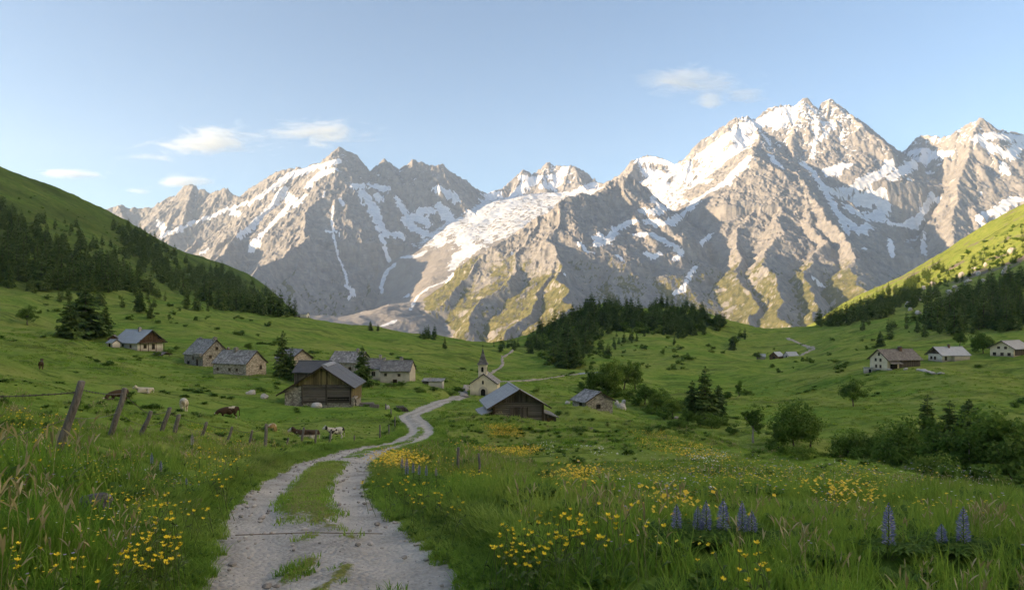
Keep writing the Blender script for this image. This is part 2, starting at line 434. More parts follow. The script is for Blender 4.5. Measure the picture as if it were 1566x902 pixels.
# snowfields, gullies and glaciers, surveyed as strokes (sight line x, y, half width in sight units)
SNOW = [
 [(240,340,3),(250,350,4),(246,363,4),(260,355,4),(283,346,3),(310,336,4),(336,325,4),(363,316,3),(379,310,3)],
 [(383,310,4),(403,296,5),(426,280,6),(449,266,7),(469,260,7),(496,253,6),(516,247,4)],
 [(433,290,7),(416,313,7),(396,330,6),(383,346,5),(363,363,4)],
 [(436,300,6),(449,306,6),(433,323,6),(409,350,5),(383,373,4)],
 [(466,300,5),(453,313,5)],[(509,260,5),(483,270,6),(470,285,6)],[(355,326,5),(366,328,4)],[(316,381,3),(306,386,2)],[(383,381,3),(396,370,4)],
 [(509,316,1.5),(507,333,1.5),(509,356,2),(516,390,1.5),(526,413,1.5),(531,433,2)],[(499,355,2.5),(517,355,2.5)],[(529,436,3),(539,449,4),(532,459,2)],
 [(493,303,1.5),(496,293,1.5)],[(519,303,3),(526,316,2)],
 [(541,285,5),(562,285,6),(589,289,6)],[(555,296,6),(569,316,7),(579,340,6),(589,357,6),(613,361,5)],[(580,299,7)],[(576,347,3),(586,371,3),(594,399,2.5)],
 [(603,405,3),(591,416,3),(582,440,2.5),(584,447,2)],
 [(606,302,4),(617,323,6),(624,340,7),(634,351,7),(651,357,6),(668,364,5),(672,375,4)],[(644,323,7),(658,323,7)],[(631,333,8),(648,340,8)],[(613,394,3),(637,392,3),(651,385,3)],
 [(668,289,6),(686,296,6),(699,306,5)],[(672,316,7),(682,330,8),(692,340,8),(696,347,6)],
 [(754,299,10),(741,316,12),(723,330,12),(734,340,12),(751,333,12),(768,320,11),(789,309,8)],[(720,357,12),(706,368,11),(720,382,11),(703,392,11),(692,406,9)],[(741,357,9),(747,368,8)],
 [(692,419,3),(682,430,3),(655,440,2.5),(637,454,2.5),(627,474,2)],[(622,452,6)],[(603,491,3),(586,498,3)],
 [(775,306,7),(796,289,7),(809,278,7),(823,275,7),(796,272,5)],[(830,285,7),(847,282,7),(864,258,6)],[(844,272,6)],[(871,296,6),(892,289,6),(909,282,6)],[(906,292,5)],
 [(885,371,3),(895,382,4),(906,385,3)],[(919,357,4),(912,375,5),(930,368,5),(943,357,5)],[(937,347,3)],[(945,392,4)],[(782,388,2)],[(863,419,2.5)],
 [(978,247,6),(999,245,7),(1025,251,6),(1038,260,6)],[(986,264,7),(1012,268,8),(1030,268,8)],[(1017,277,6),(1012,294,6),(995,307,5),(1012,312,6)],[(982,320,5),(999,325,6),(1017,316,6)],
 [(986,338,5),(1004,342,6),(1025,342,6),(1047,325,6),(1069,303,7),(1090,290,7),(1112,277,7),(1125,260,7),(1142,242,7)],
 [(1051,251,6),(1047,273,6),(1060,281,6),(1082,277,5)],[(1073,238,9),(1095,225,10),(1116,212,11),(1142,195,10),(1168,186,8),(1194,169,7),(1211,169,6)],[(1095,250,9),(1116,234,11),(1134,225,11),(1151,212,9)],
 [(1185,195,7),(1198,182,7),(1211,178,6)],[(1168,208,5),(1177,221,5)],[(1177,238,4),(1194,255,5)],
 [(969,355,4),(995,359,6),(1025,372,6),(1043,385,4),(1030,398,4)],[(943,389,3),(952,398,3)],[(986,389,4),(1008,389,4)],[(909,364,4),(926,364,4),(948,346,5),(973,338,5)],[(1086,359,4),(1073,372,3)],
 [(1064,407,3),(1051,428,3.5),(1043,441,3),(1030,450,2)],[(1242,424,2),(1259,439,2.5)],[(1222,398,1.5)],
 [(1229,255,5),(1246,268,6),(1259,286,6),(1272,312,6),(1285,333,6),(1296,355,5)],[(1246,173,2),(1248,203,2),(1242,242,3)],[(1276,190,3),(1255,212,3)],
 [(1265,264,7),(1287,255,6),(1300,251,4)],[(1252,277,6),(1274,294,8),(1295,294,8),(1325,277,8),(1351,264,7),(1364,251,6)],[(1308,307,9),(1343,303,9),(1351,294,7)],
 [(1295,316,8),(1321,333,10),(1343,333,10),(1351,316,8)],[(1282,325,6),(1304,346,8),(1313,355,7),(1330,346,8)],[(1360,368,4),(1364,390,3.5)],[(1321,379,3)],
 [(1360,342,4),(1390,344,5),(1408,333,5),(1416,316,5),(1425,299,5)],[(1434,307,4)],[(1412,355,3.5),(1410,381,3.5),(1412,390,3)],[(1399,346,5)],
 [(1360,273,6),(1382,260,7),(1403,247,8),(1429,238,8),(1455,234,5)],[(1395,234,7),(1416,230,6)],[(1390,273,3)],[(1421,264,4)],[(1455,277,3)],[(1429,212,4),(1451,208,3)],
 [(1494,212,6),(1520,208,7),(1546,212,8),(1563,212,8),(1620,218,9)],[(1503,221,7),(1525,230,9),(1542,238,8),(1559,225,8),(1610,235,9)],[(1533,251,5),(1538,264,5)],[(1499,199,3)],
 [(1499,333,5),(1520,325,6),(1546,307,6),(1559,305,5)],[(1503,342,4)],[(1499,292,2)],
]

def stroke_mask(X, Y, Z):
    """how deep inside a surveyed snowfield each point of the mountains lies (0 outside .. 1)"""
    col_px = CX + F * np.tan(M_TH)
    PY = HY - F * Z / Y
    vis = np.minimum.accumulate(PY, axis=0)
    out = np.zeros(X.shape); big = np.zeros(X.shape)
    for st in SNOW:
        pts = []
        if len(st) == 1: pts = list(st)
        for a, b in zip(st[:-1], st[1:]):
            n = max(2, int(math.hypot(b[0] - a[0], b[1] - a[1]) / (0.4 * max(1.5, min(a[2], b[2])))))
            for k in range(n + 1):
                t = k / n
                pts.append(tuple(a[i] + (b[i] - a[i]) * t for i in range(3)))
        for px, py, rp in pts:
            j = int(np.clip(np.searchsorted(col_px, px), 0, len(col_px) - 1))
            hit = np.nonzero(vis[:, j] <= py)[0]
            if not len(hit): continue
            i = hit[0]
            x, y, z = X[i, j], Y[i, j], Z[i, j]
            rr = rp * y / F * 1.35
            di = int(rr * 2.2 / 8) + 2; dj = int(rr / (y * (M_TH[1] - M_TH[0]))) + 2
            sl = (slice(max(i - di, 0), i + di + 1), slice(max(j - dj, 0), j + dj + 1))
            ex = (X[sl] - x); ey = (Y[sl] - y) * 0.62; ez = (Z[sl] - z)
            m = np.clip(1.25 - np.sqrt(ex * ex + ey * ey + ez * ez) / rr, 0, 1)
            np.maximum(out[sl], m, out=out[sl])
            if rp >= 5: np.maximum(big[sl], m, out=big[sl])
    return out, big

def build_snow(X, Y, Z, rock, steep, cav, strokes):
    n = fbm(X / 160, Y / 160, 4, 30)
    n2 = fbm(X / 45, Y / 45, 3, 31) + 0.5 * noise2(X / 16, Y / 16, 33)
    auto = smooth(0.46, 0.82, (Z - 1050) / 1500 + 0.25 * n + np.clip(cav / 28, -0.5, 0.5) * 0.6 + (0.40 - steep) * 1.3)
    s = auto * smooth(800, 1100, Z + 150 * n) * 0.95
    st = smooth(0.12, 0.5, strokes - 0.06 + 0.42 * n2 + 0.28 * n + np.clip(cav / 26, -0.4, 0.4) * 0.8 - 0.5 * np.clip(steep - 0.5, 0, 1))
    floor = (1 - rock) * smooth(430, 700, Z + 120 * n) * (0.56 + 0.16 * n2)
    s = np.maximum(s, floor)
    return np.maximum(s, st * np.where(strokes > 0.01, 1, 0))

def mat_mountain():
    t = NT('mountain_rock_and_snow')
    p = t.coord('Position')
    stretched = t.mapping(p, (0.02, 0.02, 0.006))
    n1 = t.noise(stretched, 1.0, 8, 0.62)
    n2 = t.noise(p, 0.012, 8, 0.65)
    strata = t.noise(t.mapping(p, (0.006, 0.006, 0.055), rot=(0.25, 0.15, 0)), 1.0, 6, 0.6)
    c = t.ramp(n1, [(0.25, (0.115, 0.117, 0.122)), (0.5, (0.235, 0.231, 0.226)), (0.75, (0.40, 0.385, 0.36))])
    c = t.mix(t.mrange(strata, 0.42, 0.62), c, t.ramp(n2, [(0.3, (0.16, 0.16, 0.163)), (0.7, (0.34, 0.325, 0.30))]))
    scree = t.ramp(n2, [(0.3, (0.21, 0.20, 0.19)), (0.7, (0.30, 0.285, 0.265))])
    c = t.mix(t.math('SUBTRACT', 1.0, t.attr('rock'), clamp=True), c, scree)
    gfac = t.math('ADD', t.attr('green'), t.mrange(t.noise(p, 0.018, 6, 0.7), 0.2, 0.8, -0.55, 0.55))
    gfac = t.mrange(gfac, 0.35, 0.65)
    gcol = t.ramp(t.noise(p, 0.03, 5, 0.7), [(0.3, (0.045, 0.055, 0.02)), (0.5, (0.12, 0.12, 0.045)), (0.75, (0.22, 0.19, 0.09))])
    c = t.mix(gfac, c, gcol)
    sn = t.math('ADD', t.attr('snow'), t.mrange(t.noise(p, 0.02, 7, 0.7), 0.15, 0.85, -0.42, 0.42))
    sn = t.mrange(sn, 0.44, 0.56)
    crev = t.noise(t.mapping(p, (0.008, 0.045, 0.03), rot=(0, 0, 0.5)), 1.0, 6, 0.7, 0.6)
    ice_shade_col = t.ramp(crev, [(0.35, (0.38, 0.43, 0.49)), (0.5, (0.56, 0.61, 0.66)), (0.68, (0.74, 0.77, 0.80))])
    snowc = t.mix(t.math('MULTIPLY', t.attr('ice_shade'), 0.85), t.ramp(n2, [(0.3, (0.70, 0.73, 0.78)), (0.7, (0.82, 0.83, 0.85))]), ice_shade_col)
    c = t.mix(sn, c, snowc)
    t.color(c).rough(0.9)
    t.b.inputs['Specular IOR Level'].default_value = 0.1
    t.bump(t.math('MULTIPLY', t.noise(p, 0.05, 8, 0.7), t.math('SUBTRACT', 1.0, t.math('MULTIPLY', sn, 0.85))), 6, 0.7)
    return t.m

def build_bounce_range():
    """an unseen snowy range, added right and behind the camera to bounce sunlight in"""
    th = np.linspace(rad(47), rad(222), 560); r = np.linspace(1000, 5200, 280)
    TH, R = np.meshgrid(th, r); X = R * np.sin(TH); Y = R * np.cos(TH)
    wx = X + 160 * fbm(X / 900, Y / 900, 3, 101); wy = Y + 160 * fbm(X / 900, Y / 900, 3, 102)
    rid = 1 - np.abs(fbm(wx / 1100, wy / 1100, 3, 103)) * 1.1
    top = 2250 + 300 * fbm(TH * 3, TH * 0, 3, 104)
    body = smooth(950, top, R) * smooth(5400, top, R)
    edge = smooth(rad(47), rad(62), TH) * smooth(rad(222), rad(204), TH)
    h = -140 + (2350 * body * (0.62 + 0.42 * rid) + 130 * fbm(X / 240, Y / 240, 4, 105) * body + 45 * (1 - np.abs(noise2(X / 90, Y / 90, 106)) * 2)* body) * edge + 120 * edge
    V = np.stack([X, Y, h], -1)
    nr, nc = X.shape; n = fbm(X / 200, Y / 200, 4, 107)
    snow = smooth(220, 480, h + 160 * n); green = smooth(260, 120, h + 100 * n); one = np.ones(X.size)  # snow reaches low so the added range bounces more sunlight
    me = mesh_np('mountains', V.reshape(-1, 3), grid_faces(nr, nc), [bpy.data.materials['mountain_rock_and_snow']], True, attrs={'snow': snow.ravel(), 'green': green.ravel(), 'rock': one, 'ice_shade': one * 0})
    o = link('mountains', me); tag(o, 'snowy range added out of view to bounce sunlight into the valley', 'mountains', kind='structure')
# ------------------------------------------------------------------ the valley ground
CTRL = [
 # nearest ground, the track in the hollow and the banks beside it
 (0,902,6.0),(330,902,6.8),(510,902,7.0),(690,902,6.8),(1000,902,6.0),(1300,902,5.9),(1566,902,5.8),(-300,902,5.6),(1850,902,5.6),
 (0,720,11.5),(90,714,12.5),(230,765,12),(370,790,11.3),(470,782,11.4),(570,788,11.2),(700,800,10.5),(900,800,9.5),(1100,800,8.8),(1300,800,9),(1566,810,8.5),(-300,730,11),(1850,820,8.5),
 (0,650,19.5),(175,685,19),(300,706,19.5),(415,722,19.5),(500,718,19.6),(590,732,18),(783,745,17),(1000,760,15),(1250,768,15),(1566,785,13.5),(-300,640,19),(1850,810,13),
 (0,615,35),(220,660,30),(330,682,29),(450,696,29.5),(540,696,31),(660,700,30),(800,712,27),(1000,730,24),(1250,752,22),(1566,772,22),(-300,590,35),(1850,790,22),
 (130,628,50),(300,645,48),(420,668,50),(540,680,44),(620,672,52),(700,672,55),(850,690,45),
 # the brow that hides the ravine
 (1566,768,30),(1450,745,38),(1300,720,50),(1200,702,60),(1100,683,75),(1000,662,95),(930,643,112),(1850,790,30),
 (1700,840,50),(1566,812,60),(1450,790,70),(1300,762,85),(1200,730,96),(1100,697,112),(1010,662,140),(940,628,160),
 (1566,705,110),(1450,700,112),(1330,692,118),(1215,690,112),(1150,676,120),(1075,645,145),(1000,622,190),(930,600,220),(900,576,260),
 (1700,690,120),(1566,640,150),(1450,635,160),(1305,621,185),(1200,602,230),(1100,590,260),(1200,575,290),(1100,560,330),
 (1566,600,190),(1700,590,190),(1540,544,245),(1445,553,245),(1370,563,235),(1300,575,240),(1190,549,400),(1100,540,430),(1000,555,350),(1240,531,450),(1205,516,520),(1230,503,600),(1130,508,560),
 (1280,540,330),(1350,525,370),(1450,520,350),(1566,515,330),(1700,520,300),
 # the right hand hillside
 (1300,492,600),(1400,482,480),(1480,500,400),(1566,480,420),(1500,465,520),(1566,425,540),(1450,450,620),(1380,460,720),(1300,478,820),
 (1566,316,850),(1500,350,900),(1430,394,950),(1380,423,1000),(1300,459,1050),(1235,500,1100),(1566,365,700),(1700,430,420),(1700,330,560),(1700,240,850),(1850,180,800),(1850,400,380),(1850,520,260),
 (1500,400,1400),(1300,495,1500),(1566,380,1300),(1700,330,1300),
 # the knoll in the middle
 (790,526,650),(830,502,620),(870,484,600),(920,466,600),(980,477,620),(1010,469,640),(1060,472,640),(1100,488,620),(1150,502,600),
 (860,520,510),(920,518,480),(960,530,430),(1000,518,470),(1060,540,400),(1060,505,530),(900,558,330),(850,546,400),(783,562,330),(830,575,270),
 (800,560,900),(920,540,900),(1060,540,900),(1150,540,900),
 # village shelf and the left hand slope
 (740,606,160),(700,611,150),(660,618,125),(640,632,100),(500,630,108),(560,626,108),(430,612,112),(600,592,158),(630,588,165),(680,580,200),(385,572,165),(470,575,165),(315,559,190),(215,535,225),(240,545,215),
 (790,652,97),(740,636,95),(850,655,97),(910,628,133),(860,612,170),(800,600,200),
 (349,637,70),(222,602,95),(181,617,80),(63,580,115),(415,661,62),(513,667,60),(600,660,65),(690,645,75),(780,660,75),(900,660,75),
 (0,592,62),(0,560,110),(0,530,160),(0,500,220),(0,470,280),(0,442,330),(130,560,140),(150,515,250),(42,497,260),(100,475,310),(300,500,300),(400,512,300),(500,532,280),(600,546,280),(680,562,265),(720,575,240),
 (-300,560,60),(-300,500,110),(-300,430,200),(-300,330,330),(-300,200,600),(-150,480,230),
 (50,432,390),(150,442,400),(250,457,420),(350,475,440),(430,484,480),(480,494,520),(550,503,560),(620,512,530),(680,521,480),(740,533,420),
 (0,400,430),(0,350,560),(0,300,700),(0,257,900),(80,287,950),(160,321,1000),(220,355,1050),(300,398,1150),(345,407,1250),(400,432,1300),(440,468,1350),(468,492,1400),
 (150,390,640),(250,420,760),(330,440,860),(400,468,900),(-150,190,850),
 # beyond the brows the ground falls to the main valley
 (560,560,800),(650,572,800),(750,575,800),(500,530,1400),(600,560,1400),(350,460,1700),(200,420,1700),(0,400,1600),(650,570,1600),(900,545,1500),(1100,545,1500),(-300,380,1600),
 (300,520,2300),(600,545,2300),(900,545,2300),(1200,540,2300),(1500,500,2300),(0,500,2400),
]
CTRL_XYZ = [(-8,1,-2.3),(8,1,-2.5),(0,2.5,-2.45),(0,-3,-2.3),(-20,0,-1.6),(20,0,-3.4),(0,-20,-1.5),(-60,0,-1),(-60,-60,6),(60,0,-14),(40,-30,-6),(-130,0,10),(-260,0,45),(-420,0,110),(-700,0,230),
 (-950,250,330),(-1050,-50,400),(-950,-500,420),(-500,-500,190),(-1500,200,300),(-1500,-600,380),(-1300,500,270),(-1050,450,300),(0,-200,10),(0,-700,60),(500,-600,40),(110,0,-22),(250,0,-15),(500,0,50),(850,0,190),(400,-300,10),(900,-500,180),
 (-1400,1100,150),(1300,600,260),(1600,-200,300),(0,-2200,100),(-2200,-1200,350),(2200,-1000,300),(2300,1500,100),(-2300,900,120)]

def tl(th, r): return np.stack([th * 2.0, np.log(np.maximum(r, 0.8))], -1)

def _fit_ground():
    p = [P(*c) for c in CTRL] + CTRL_XYZ
    pts, vals = [], []
    for x, y, z in p:
        th, r = math.atan2(x, y), math.hypot(x, y)
        for w in (0, 2 * math.pi, -2 * math.pi):
            if w == 0 or abs(th + w) < 3.6:
                pts.append((th + w, r)); vals.append(z / r)
    pts = np.array(pts)
    return TPS(tl(pts[:, 0], pts[:, 1]), vals, 2e-4)

_tp = _fit_ground()
G_TH = np.linspace(-math.pi, math.pi, 1441)
G_LR = np.linspace(math.log(1.0), math.log(3200), 330)
_q = np.stack(np.meshgrid(G_TH, G_LR), -1).reshape(-1, 2)
_G = _tp(tl(_q[:, 0], np.exp(_q[:, 1]))).reshape(len(G_LR), len(G_TH))

def _bil(g, fi, fj):
    i = np.clip(fi.astype(int), 0, g.shape[0] - 2); j = np.clip(fj.astype(int), 0, g.shape[1] - 2)
    a = np.clip(fi - i, 0, 1); c = np.clip(fj - j, 0, 1)
    return (g[i, j] * (1 - a) + g[i + 1, j] * a) * (1 - c) + (g[i, j + 1] * (1 - a) + g[i + 1, j + 1] * a) * c

def ground_base(x, y):
    x = np.asarray(x, float); y = np.asarray(y, float)
    th = np.arctan2(x, y); r = np.hypot(x, y)
    lr = np.log(np.maximum(r, 1.0))
    q = _bil(_G, (lr - G_LR[0]) / (G_LR[1] - G_LR[0]), (th - G_TH[0]) / (G_TH[1] - G_TH[0]))
    z = q * r
    k = smooth(4.5, 2.2, r)
    return z * (1 - k) + (-2.42) * k

# the farm track: centre line (sight line x, y, distance) and half width in metres
TRACK = [(500,960,5.2),(508,902,7.0),(500,860,8.2),(482,820,9.8),(470,785,11.3),(470,760,13.2),(478,735,16),(500,716,19.8),(520,703,25),(552,691,32),(590,680,42),(625,671,53),(644,661,63),(640,652,72),(630,645,80),(626,638,88),(632,630,97),(645,624,108),(662,617,122),(680,612,138),(696,609,150),(712,607,158)]
def smooth_line(pts, step):
    """Catmull-Rom through points, resampled"""
    p = np.array(pts, float); p = np.vstack([2 * p[0] - p[1], p, 2 * p[-1] - p[-2]])
    out = []
    for i in range(1, len(p) - 2):
        n = max(3, int(np.linalg.norm(p[i + 1, :2] - p[i, :2]) / step))
        t = np.linspace(0, 1, n, endpoint=False)[:, None]
        out.append(0.5 * (2 * p[i] + (p[i + 1] - p[i - 1]) * t + (2 * p[i - 1] - 5 * p[i] + 4 * p[i + 1] - p[i + 2]) * t ** 2 + (3 * p[i] - p[i - 1] - 3 * p[i + 1] + p[i + 2]) * t ** 3))
    out.append(p[-2:-1])
    return np.vstack(out)

def plan(line):
    return [P(px, py, d)[:2] for px, py, d in line]

TRACK_XY = smooth_line([(-1.15, -6.0), (-1.35, 0.5)] + plan(TRACK), 0.25)

def dist_to_line(x, y, line):
    """distance and signed side to a polyline (vectorised, chunked)"""
    x = np.ravel(x); y = np.ravel(y)
    d = np.full(x.shape, 1e9); sd = np.zeros(x.shape)
    a = line[:-1]; b = line[1:]
    ab = b - a; L2 = (ab ** 2).sum(1) + 1e-9
    for s in range(0, len(x), 20000):
        px = x[s:s + 20000, None] - a[None, :, 0]; py = y[s:s + 20000, None] - a[None, :, 1]
        t = np.clip((px * ab[:, 0] + py * ab[:, 1]) / L2, 0, 1)
        dx = px - t * ab[:, 0]; dy = py - t * ab[:, 1]
        dd = dx * dx + dy * dy
        k = dd.argmin(1); r = np.arange(len(k))
        d[s:s + 20000] = np.sqrt(dd[r, k])
        sd[s:s + 20000] = np.sign(ab[k, 0] * py[r, k] - ab[k, 1] * px[r, k])
    return d, sd

_TC = TRACK_XY[::6]
HALF = 1.55
def track_dist(x, y):
    x = np.asarray(x, float); sh = x.shape
    xr = np.ravel(x); yr = np.ravel(np.asarray(y, float))
    d = np.full(xr.shape, 99.0)
    near = (yr > -9) & (yr < 175) & (xr > -40) & (xr < 10)
    if near.any(): d[near] = dist_to_line(xr[near], yr[near], _TC)[0]
    return d.reshape(sh)

PADS = [(*P(px, py, d)[:2], r) for px, py, d, r in [(206,533,225,12),(331,560,190,10),(392,571,165,9),(462,574,170,8),(506,578,152,7),(558,581,180,7),(589,588,172,6),(631,589,169,8),(661,594,164,5),(486,628,111,11),(740,604,163,8),(793,649,100,9),(917,629,133,6),(1360,562,238,13),(1445,550,248,10),(1545,539,248,11),(1185,548,400,12)]]

def relief(x, y):
    r = np.hypot(x, y)
    z = 0
    for lam, amp, seed in ((70, 2.4, 1), (26, 1.7, 2), (10, 0.72, 3), (4.2, 0.22, 4), (1.7, 0.09, 5), (0.7, 0.035, 6)):
        z = z + amp * smooth(lam * 1.1, lam * 3.2, r) * noise2(x / lam, y / lam, seed)
    # worn cattle terraces across the slopes
    far = smooth(85, 170, r)
    t = noise2(x / 42 + 0.3 * noise2(x / 20, y / 20, 17), y / 9 + 0.6 * noise2(x / 30, y / 30, 18), 12)
    z = z + far * 2.5 * np.abs(t) * (0.5 + noise2(x / 90, y / 90, 14))
    return z

def H(x, y):
    x = np.asarray(x, float); y = np.asarray(y, float)
    d = track_dist(x, y)
    k = smooth(HALF + 0.1, HALF + 1.8, d)
    z = ground_base(x, y)
    flat = relief(x, y)
    for bx, by, br in PADS:
        q = (x - bx) ** 2 + (y - by) ** 2
        flat = flat * (0.12 + 0.88 * smooth(br * br * 0.6, br * br * 2.2, q))
    # the near bank stands a little above the track
    r = np.hypot(x, y)
    lift = 0.22 * smooth(HALF, HALF + 1.0, d) * smooth(60, 20, r)
    return z + flat * (0.25 + 0.75 * k) + lift

def hz(x, y):
    return float(H(np.array([x]), np.array([y]))[0])

def on_ground(px, py, d):
    """the point of the ground below a sight line at a distance"""
    x, y, z = P(px, py, d)
    return Vector((x, y, hz(x, y)))

def green_patches(x, y):
    """0 lush .. 1 dry/flowering meadow"""
    return fbm(x / 38, y / 14, 4, 50) + 1.3 * smooth(260, 360, x) * smooth(380, 520, y)  # extra yellow on the right hillside paints its sunlit tone as dry grass

def build_ground():
    th = np.concatenate([np.linspace(-math.pi, -0.80, 150, endpoint=False), np.linspace(-0.80, 0.80, 1150, endpoint=False), np.linspace(0.80, math.pi, 150)])
    th = th[:-1]
    lr = np.concatenate([np.linspace(math.log(1.2), math.log(5), 40, endpoint=False), np.linspace(math.log(5), math.log(1500), 860, endpoint=False), np.linspace(math.log(1500), math.log(3000), 40)])
    TH, R = np.meshgrid(th, np.exp(lr))
    X = R * np.sin(TH); Y = R * np.cos(TH)
    Z = H(X, Y)
    Z = Z - 0.08 * smooth(HALF - 0.15, HALF - 0.5, track_dist(X, Y))
    V = np.stack([X, Y, Z], -1)
    nr, nc = X.shape
    dryv = green_patches(X, Y)
    faces = grid_faces(nr, nc, wrap=True)
    c = np.array([[0, 0, -2.42]])
    verts = np.vstack([V.reshape(-1, 3), c]); ci = len(verts) - 1
    j = np.arange(nc)
    fan = np.stack([np.full(nc, ci), (j + 1) % nc, j], 1)
    # a far rim that carries the ground to the horizon
    rim = V[-1].copy(); s = 9500 / np.hypot(rim[:, 0], rim[:, 1])[:, None]; rim[:, :2] *= s; rim[:, 2] = -60
    verts = np.vstack([verts, rim]); b0 = (nr - 1) * nc; r0 = ci + 1
    rf = np.stack([b0 + j, b0 + (j + 1) % nc, r0 + (j + 1) % nc, r0 + j], 1)
    e = lambda a, v: np.concatenate([a.ravel(), [v], np.full(nc, v)])
    me = mesh_np('ground', verts, [faces[:, ::-1], fan, rf[:, ::-1]], [mat_meadow()], True,
                 attrs={'dry': e(dryv, 0), 'wood': e(slope_shade(X, Y), 0), 'bare': e(bare_patches(X, Y, Z), 0)})
    o = link('ground', me); tag(o, 'rolling green alpine meadow with terraces and hummocks', 'ground', kind='structure')
    return o

def slope_shade(x, y):
    # heath tone that paints shade into the big left hand mountainside
    return 0.75 * smooth(-150, -330, x) * smooth(230, 430, y) * (0.7 + 0.4 * fbm(x / 60, y / 60, 3, 53))
def bare_patches(x, y, z):
    # stony strips on the upper right mountainside
    n = fbm(x / 38, y / 38, 4, 57) + 0.35 * noise2(x / 9, y / 9, 58)
    return smooth(0.30, 0.55, n) * smooth(260, 330, x) * smooth(330, 450, y) * smooth(5, 45, z)

def mat_meadow():
    t = NT('meadow')
    p = t.coord('Position')
    n_big = t.noise(t.mapping(p, (0.02, 0.055, 0.05)), 1.0, 5, 0.6)
    n_mid = t.noise(t.mapping(p, (0.16, 0.32, 0.3)), 1.0, 5, 0.65)
    n_fine = t.noise(p, 2.2, 6, 0.7)
    lush = t.ramp(n_mid, [(0.28, (0.082, 0.160, 0.028)), (0.5, (0.162, 0.268, 0.046)), (0.75, (0.230, 0.32, 0.064))])
    dry = t.ramp(n_mid, [(0.3, (0.21, 0.29, 0.055)), (0.55, (0.29, 0.325, 0.085)), (0.8, (0.36, 0.36, 0.14))])
    f = t.math('ADD', t.math('MULTIPLY', t.attr('dry'), 0.45), t.mrange(n_big, 0.3, 0.7, 0.0, 0.85), clamp=True)
    c = t.mix(f, lush, dry)
    c = t.mix(t.mrange(n_fine, 0.3, 0.7, 0.0, 0.4), c, (0.045, 0.070, 0.010))
    heath = t.noise(t.mapping(p, (0.022, 0.085, 0.06)), 1.0, 5, 0.65, 0.8)
    c = t.mix(t.mrange(heath, 0.54, 0.64, 0, 0.6), c, (0.052, 0.080, 0.022))
    streak = t.noise(t.mapping(p, (0.10, 0.42, 0.3)), 1.0, 4, 0.7, 0.5)
    c = t.mix(t.mrange(streak, 0.55, 0.63, 0, 0.65), c, (0.045, 0.090, 0.018))
    c = t.mix(t.attr('wood'), c, (0.060, 0.082, 0.026))  # darkens the left mountainside: shade put into the ground colour
    c = t.mix(t.attr('bare'), c, t.ramp(n_fine, [(0.3, (0.12, 0.105, 0.085)), (0.7, (0.24, 0.215, 0.18))]))
    t.color(c).rough(0.95)
    t.b.inputs['Specular IOR Level'].default_value = 0.0
    t.bump(t.math('ADD', t.noise(t.mapping(p, (1, 1, 1)), 1.3, 8, 0.75), t.noise(p, 0.25, 6, 0.7)), 0.3, 0.6)
    return t.m
HAZE_DENSITY = 4.0e-5
def build_haze():
    x0, x1, y0, y1, z0, z1 = -9800, 9800, -3600, 9900, -330, 2420
    v = [(x, y, z) for z in (z0, z1) for y in (y0, y1) for x in (x0, x1)]
    f = [(0, 2, 3, 1), (4, 5, 7, 6), (0, 1, 5, 4), (2, 6, 7, 3), (0, 4, 6, 2), (1, 3, 7, 5)]
    m = bpy.data.materials.new('haze_air'); m.use_nodes = True; n = m.node_tree; n.nodes.clear()
    o = n.nodes.new('ShaderNodeOutputMaterial'); vv = n.nodes.new('ShaderNodeVolumePrincipled')
    vv.inputs['Color'].default_value = (0.62, 0.78, 1.0, 1); vv.inputs['Density'].default_value = HAZE_DENSITY
    vv.inputs['Anisotropy'].default_value = 0.25
    n.links.new(vv.outputs[0], o.inputs['Volume'])
    ob = link('haze', mesh_np('haze', v, np.array(f), [m]))
    tag(ob, 'thin pale blue air filling the valley', 'haze', kind='stuff')
# ------------------------------------------------------------------ sight lines onto the ground
def hits(px, py):
    px = np.atleast_1d(np.asarray(px, float)); py = np.atleast_1d(np.asarray(py, float))
    ds = np.geomspace(3.0, 2300, 620)
    out = np.zeros((len(px), 3))
    for s in range(0, len(px), 200):
        a = px[s:s + 200, None]; b = py[s:s + 200, None]
        X = (a - CX) / F * ds; Y = np.broadcast_to(ds, X.shape)
        zr = (HY - b) / F * ds; g = H(X, Y)
        gap = zr - g
        below = gap <= 0
        k = np.where(below.any(1), below.argmax(1), (gap / ds).argmin(1))
        r = np.arange(len(k))
        k0 = np.maximum(k - 1, 0)
        g0, g1 = gap[r, k0], gap[r, k]
        t = np.where((g0 > 0) & (g1 <= 0), g0 / (g0 - g1 + 1e-9), 1.0)
        d = ds[k0] + (ds[k] - ds[k0]) * t
        x = (px[s:s + 200] - CX) / F * d
        out[s:s + 200] = np.stack([x, d, H(x, d)], 1)
    return out

def hit(px, py): return Vector(hits(px, py)[0])

def in_poly(px, py, poly):
    px = np.asarray(px); py = np.asarray(py); c = np.zeros(px.shape, bool)
    n = len(poly)
    for i in range(n):
        (x1, y1), (x2, y2) = poly[i], poly[i - 1]
        m = ((y1 > py) != (y2 > py)) & (px < (x2 - x1) * (py - y1) / (y2 - y1 + 1e-12) + x1)
        c ^= m
    return c

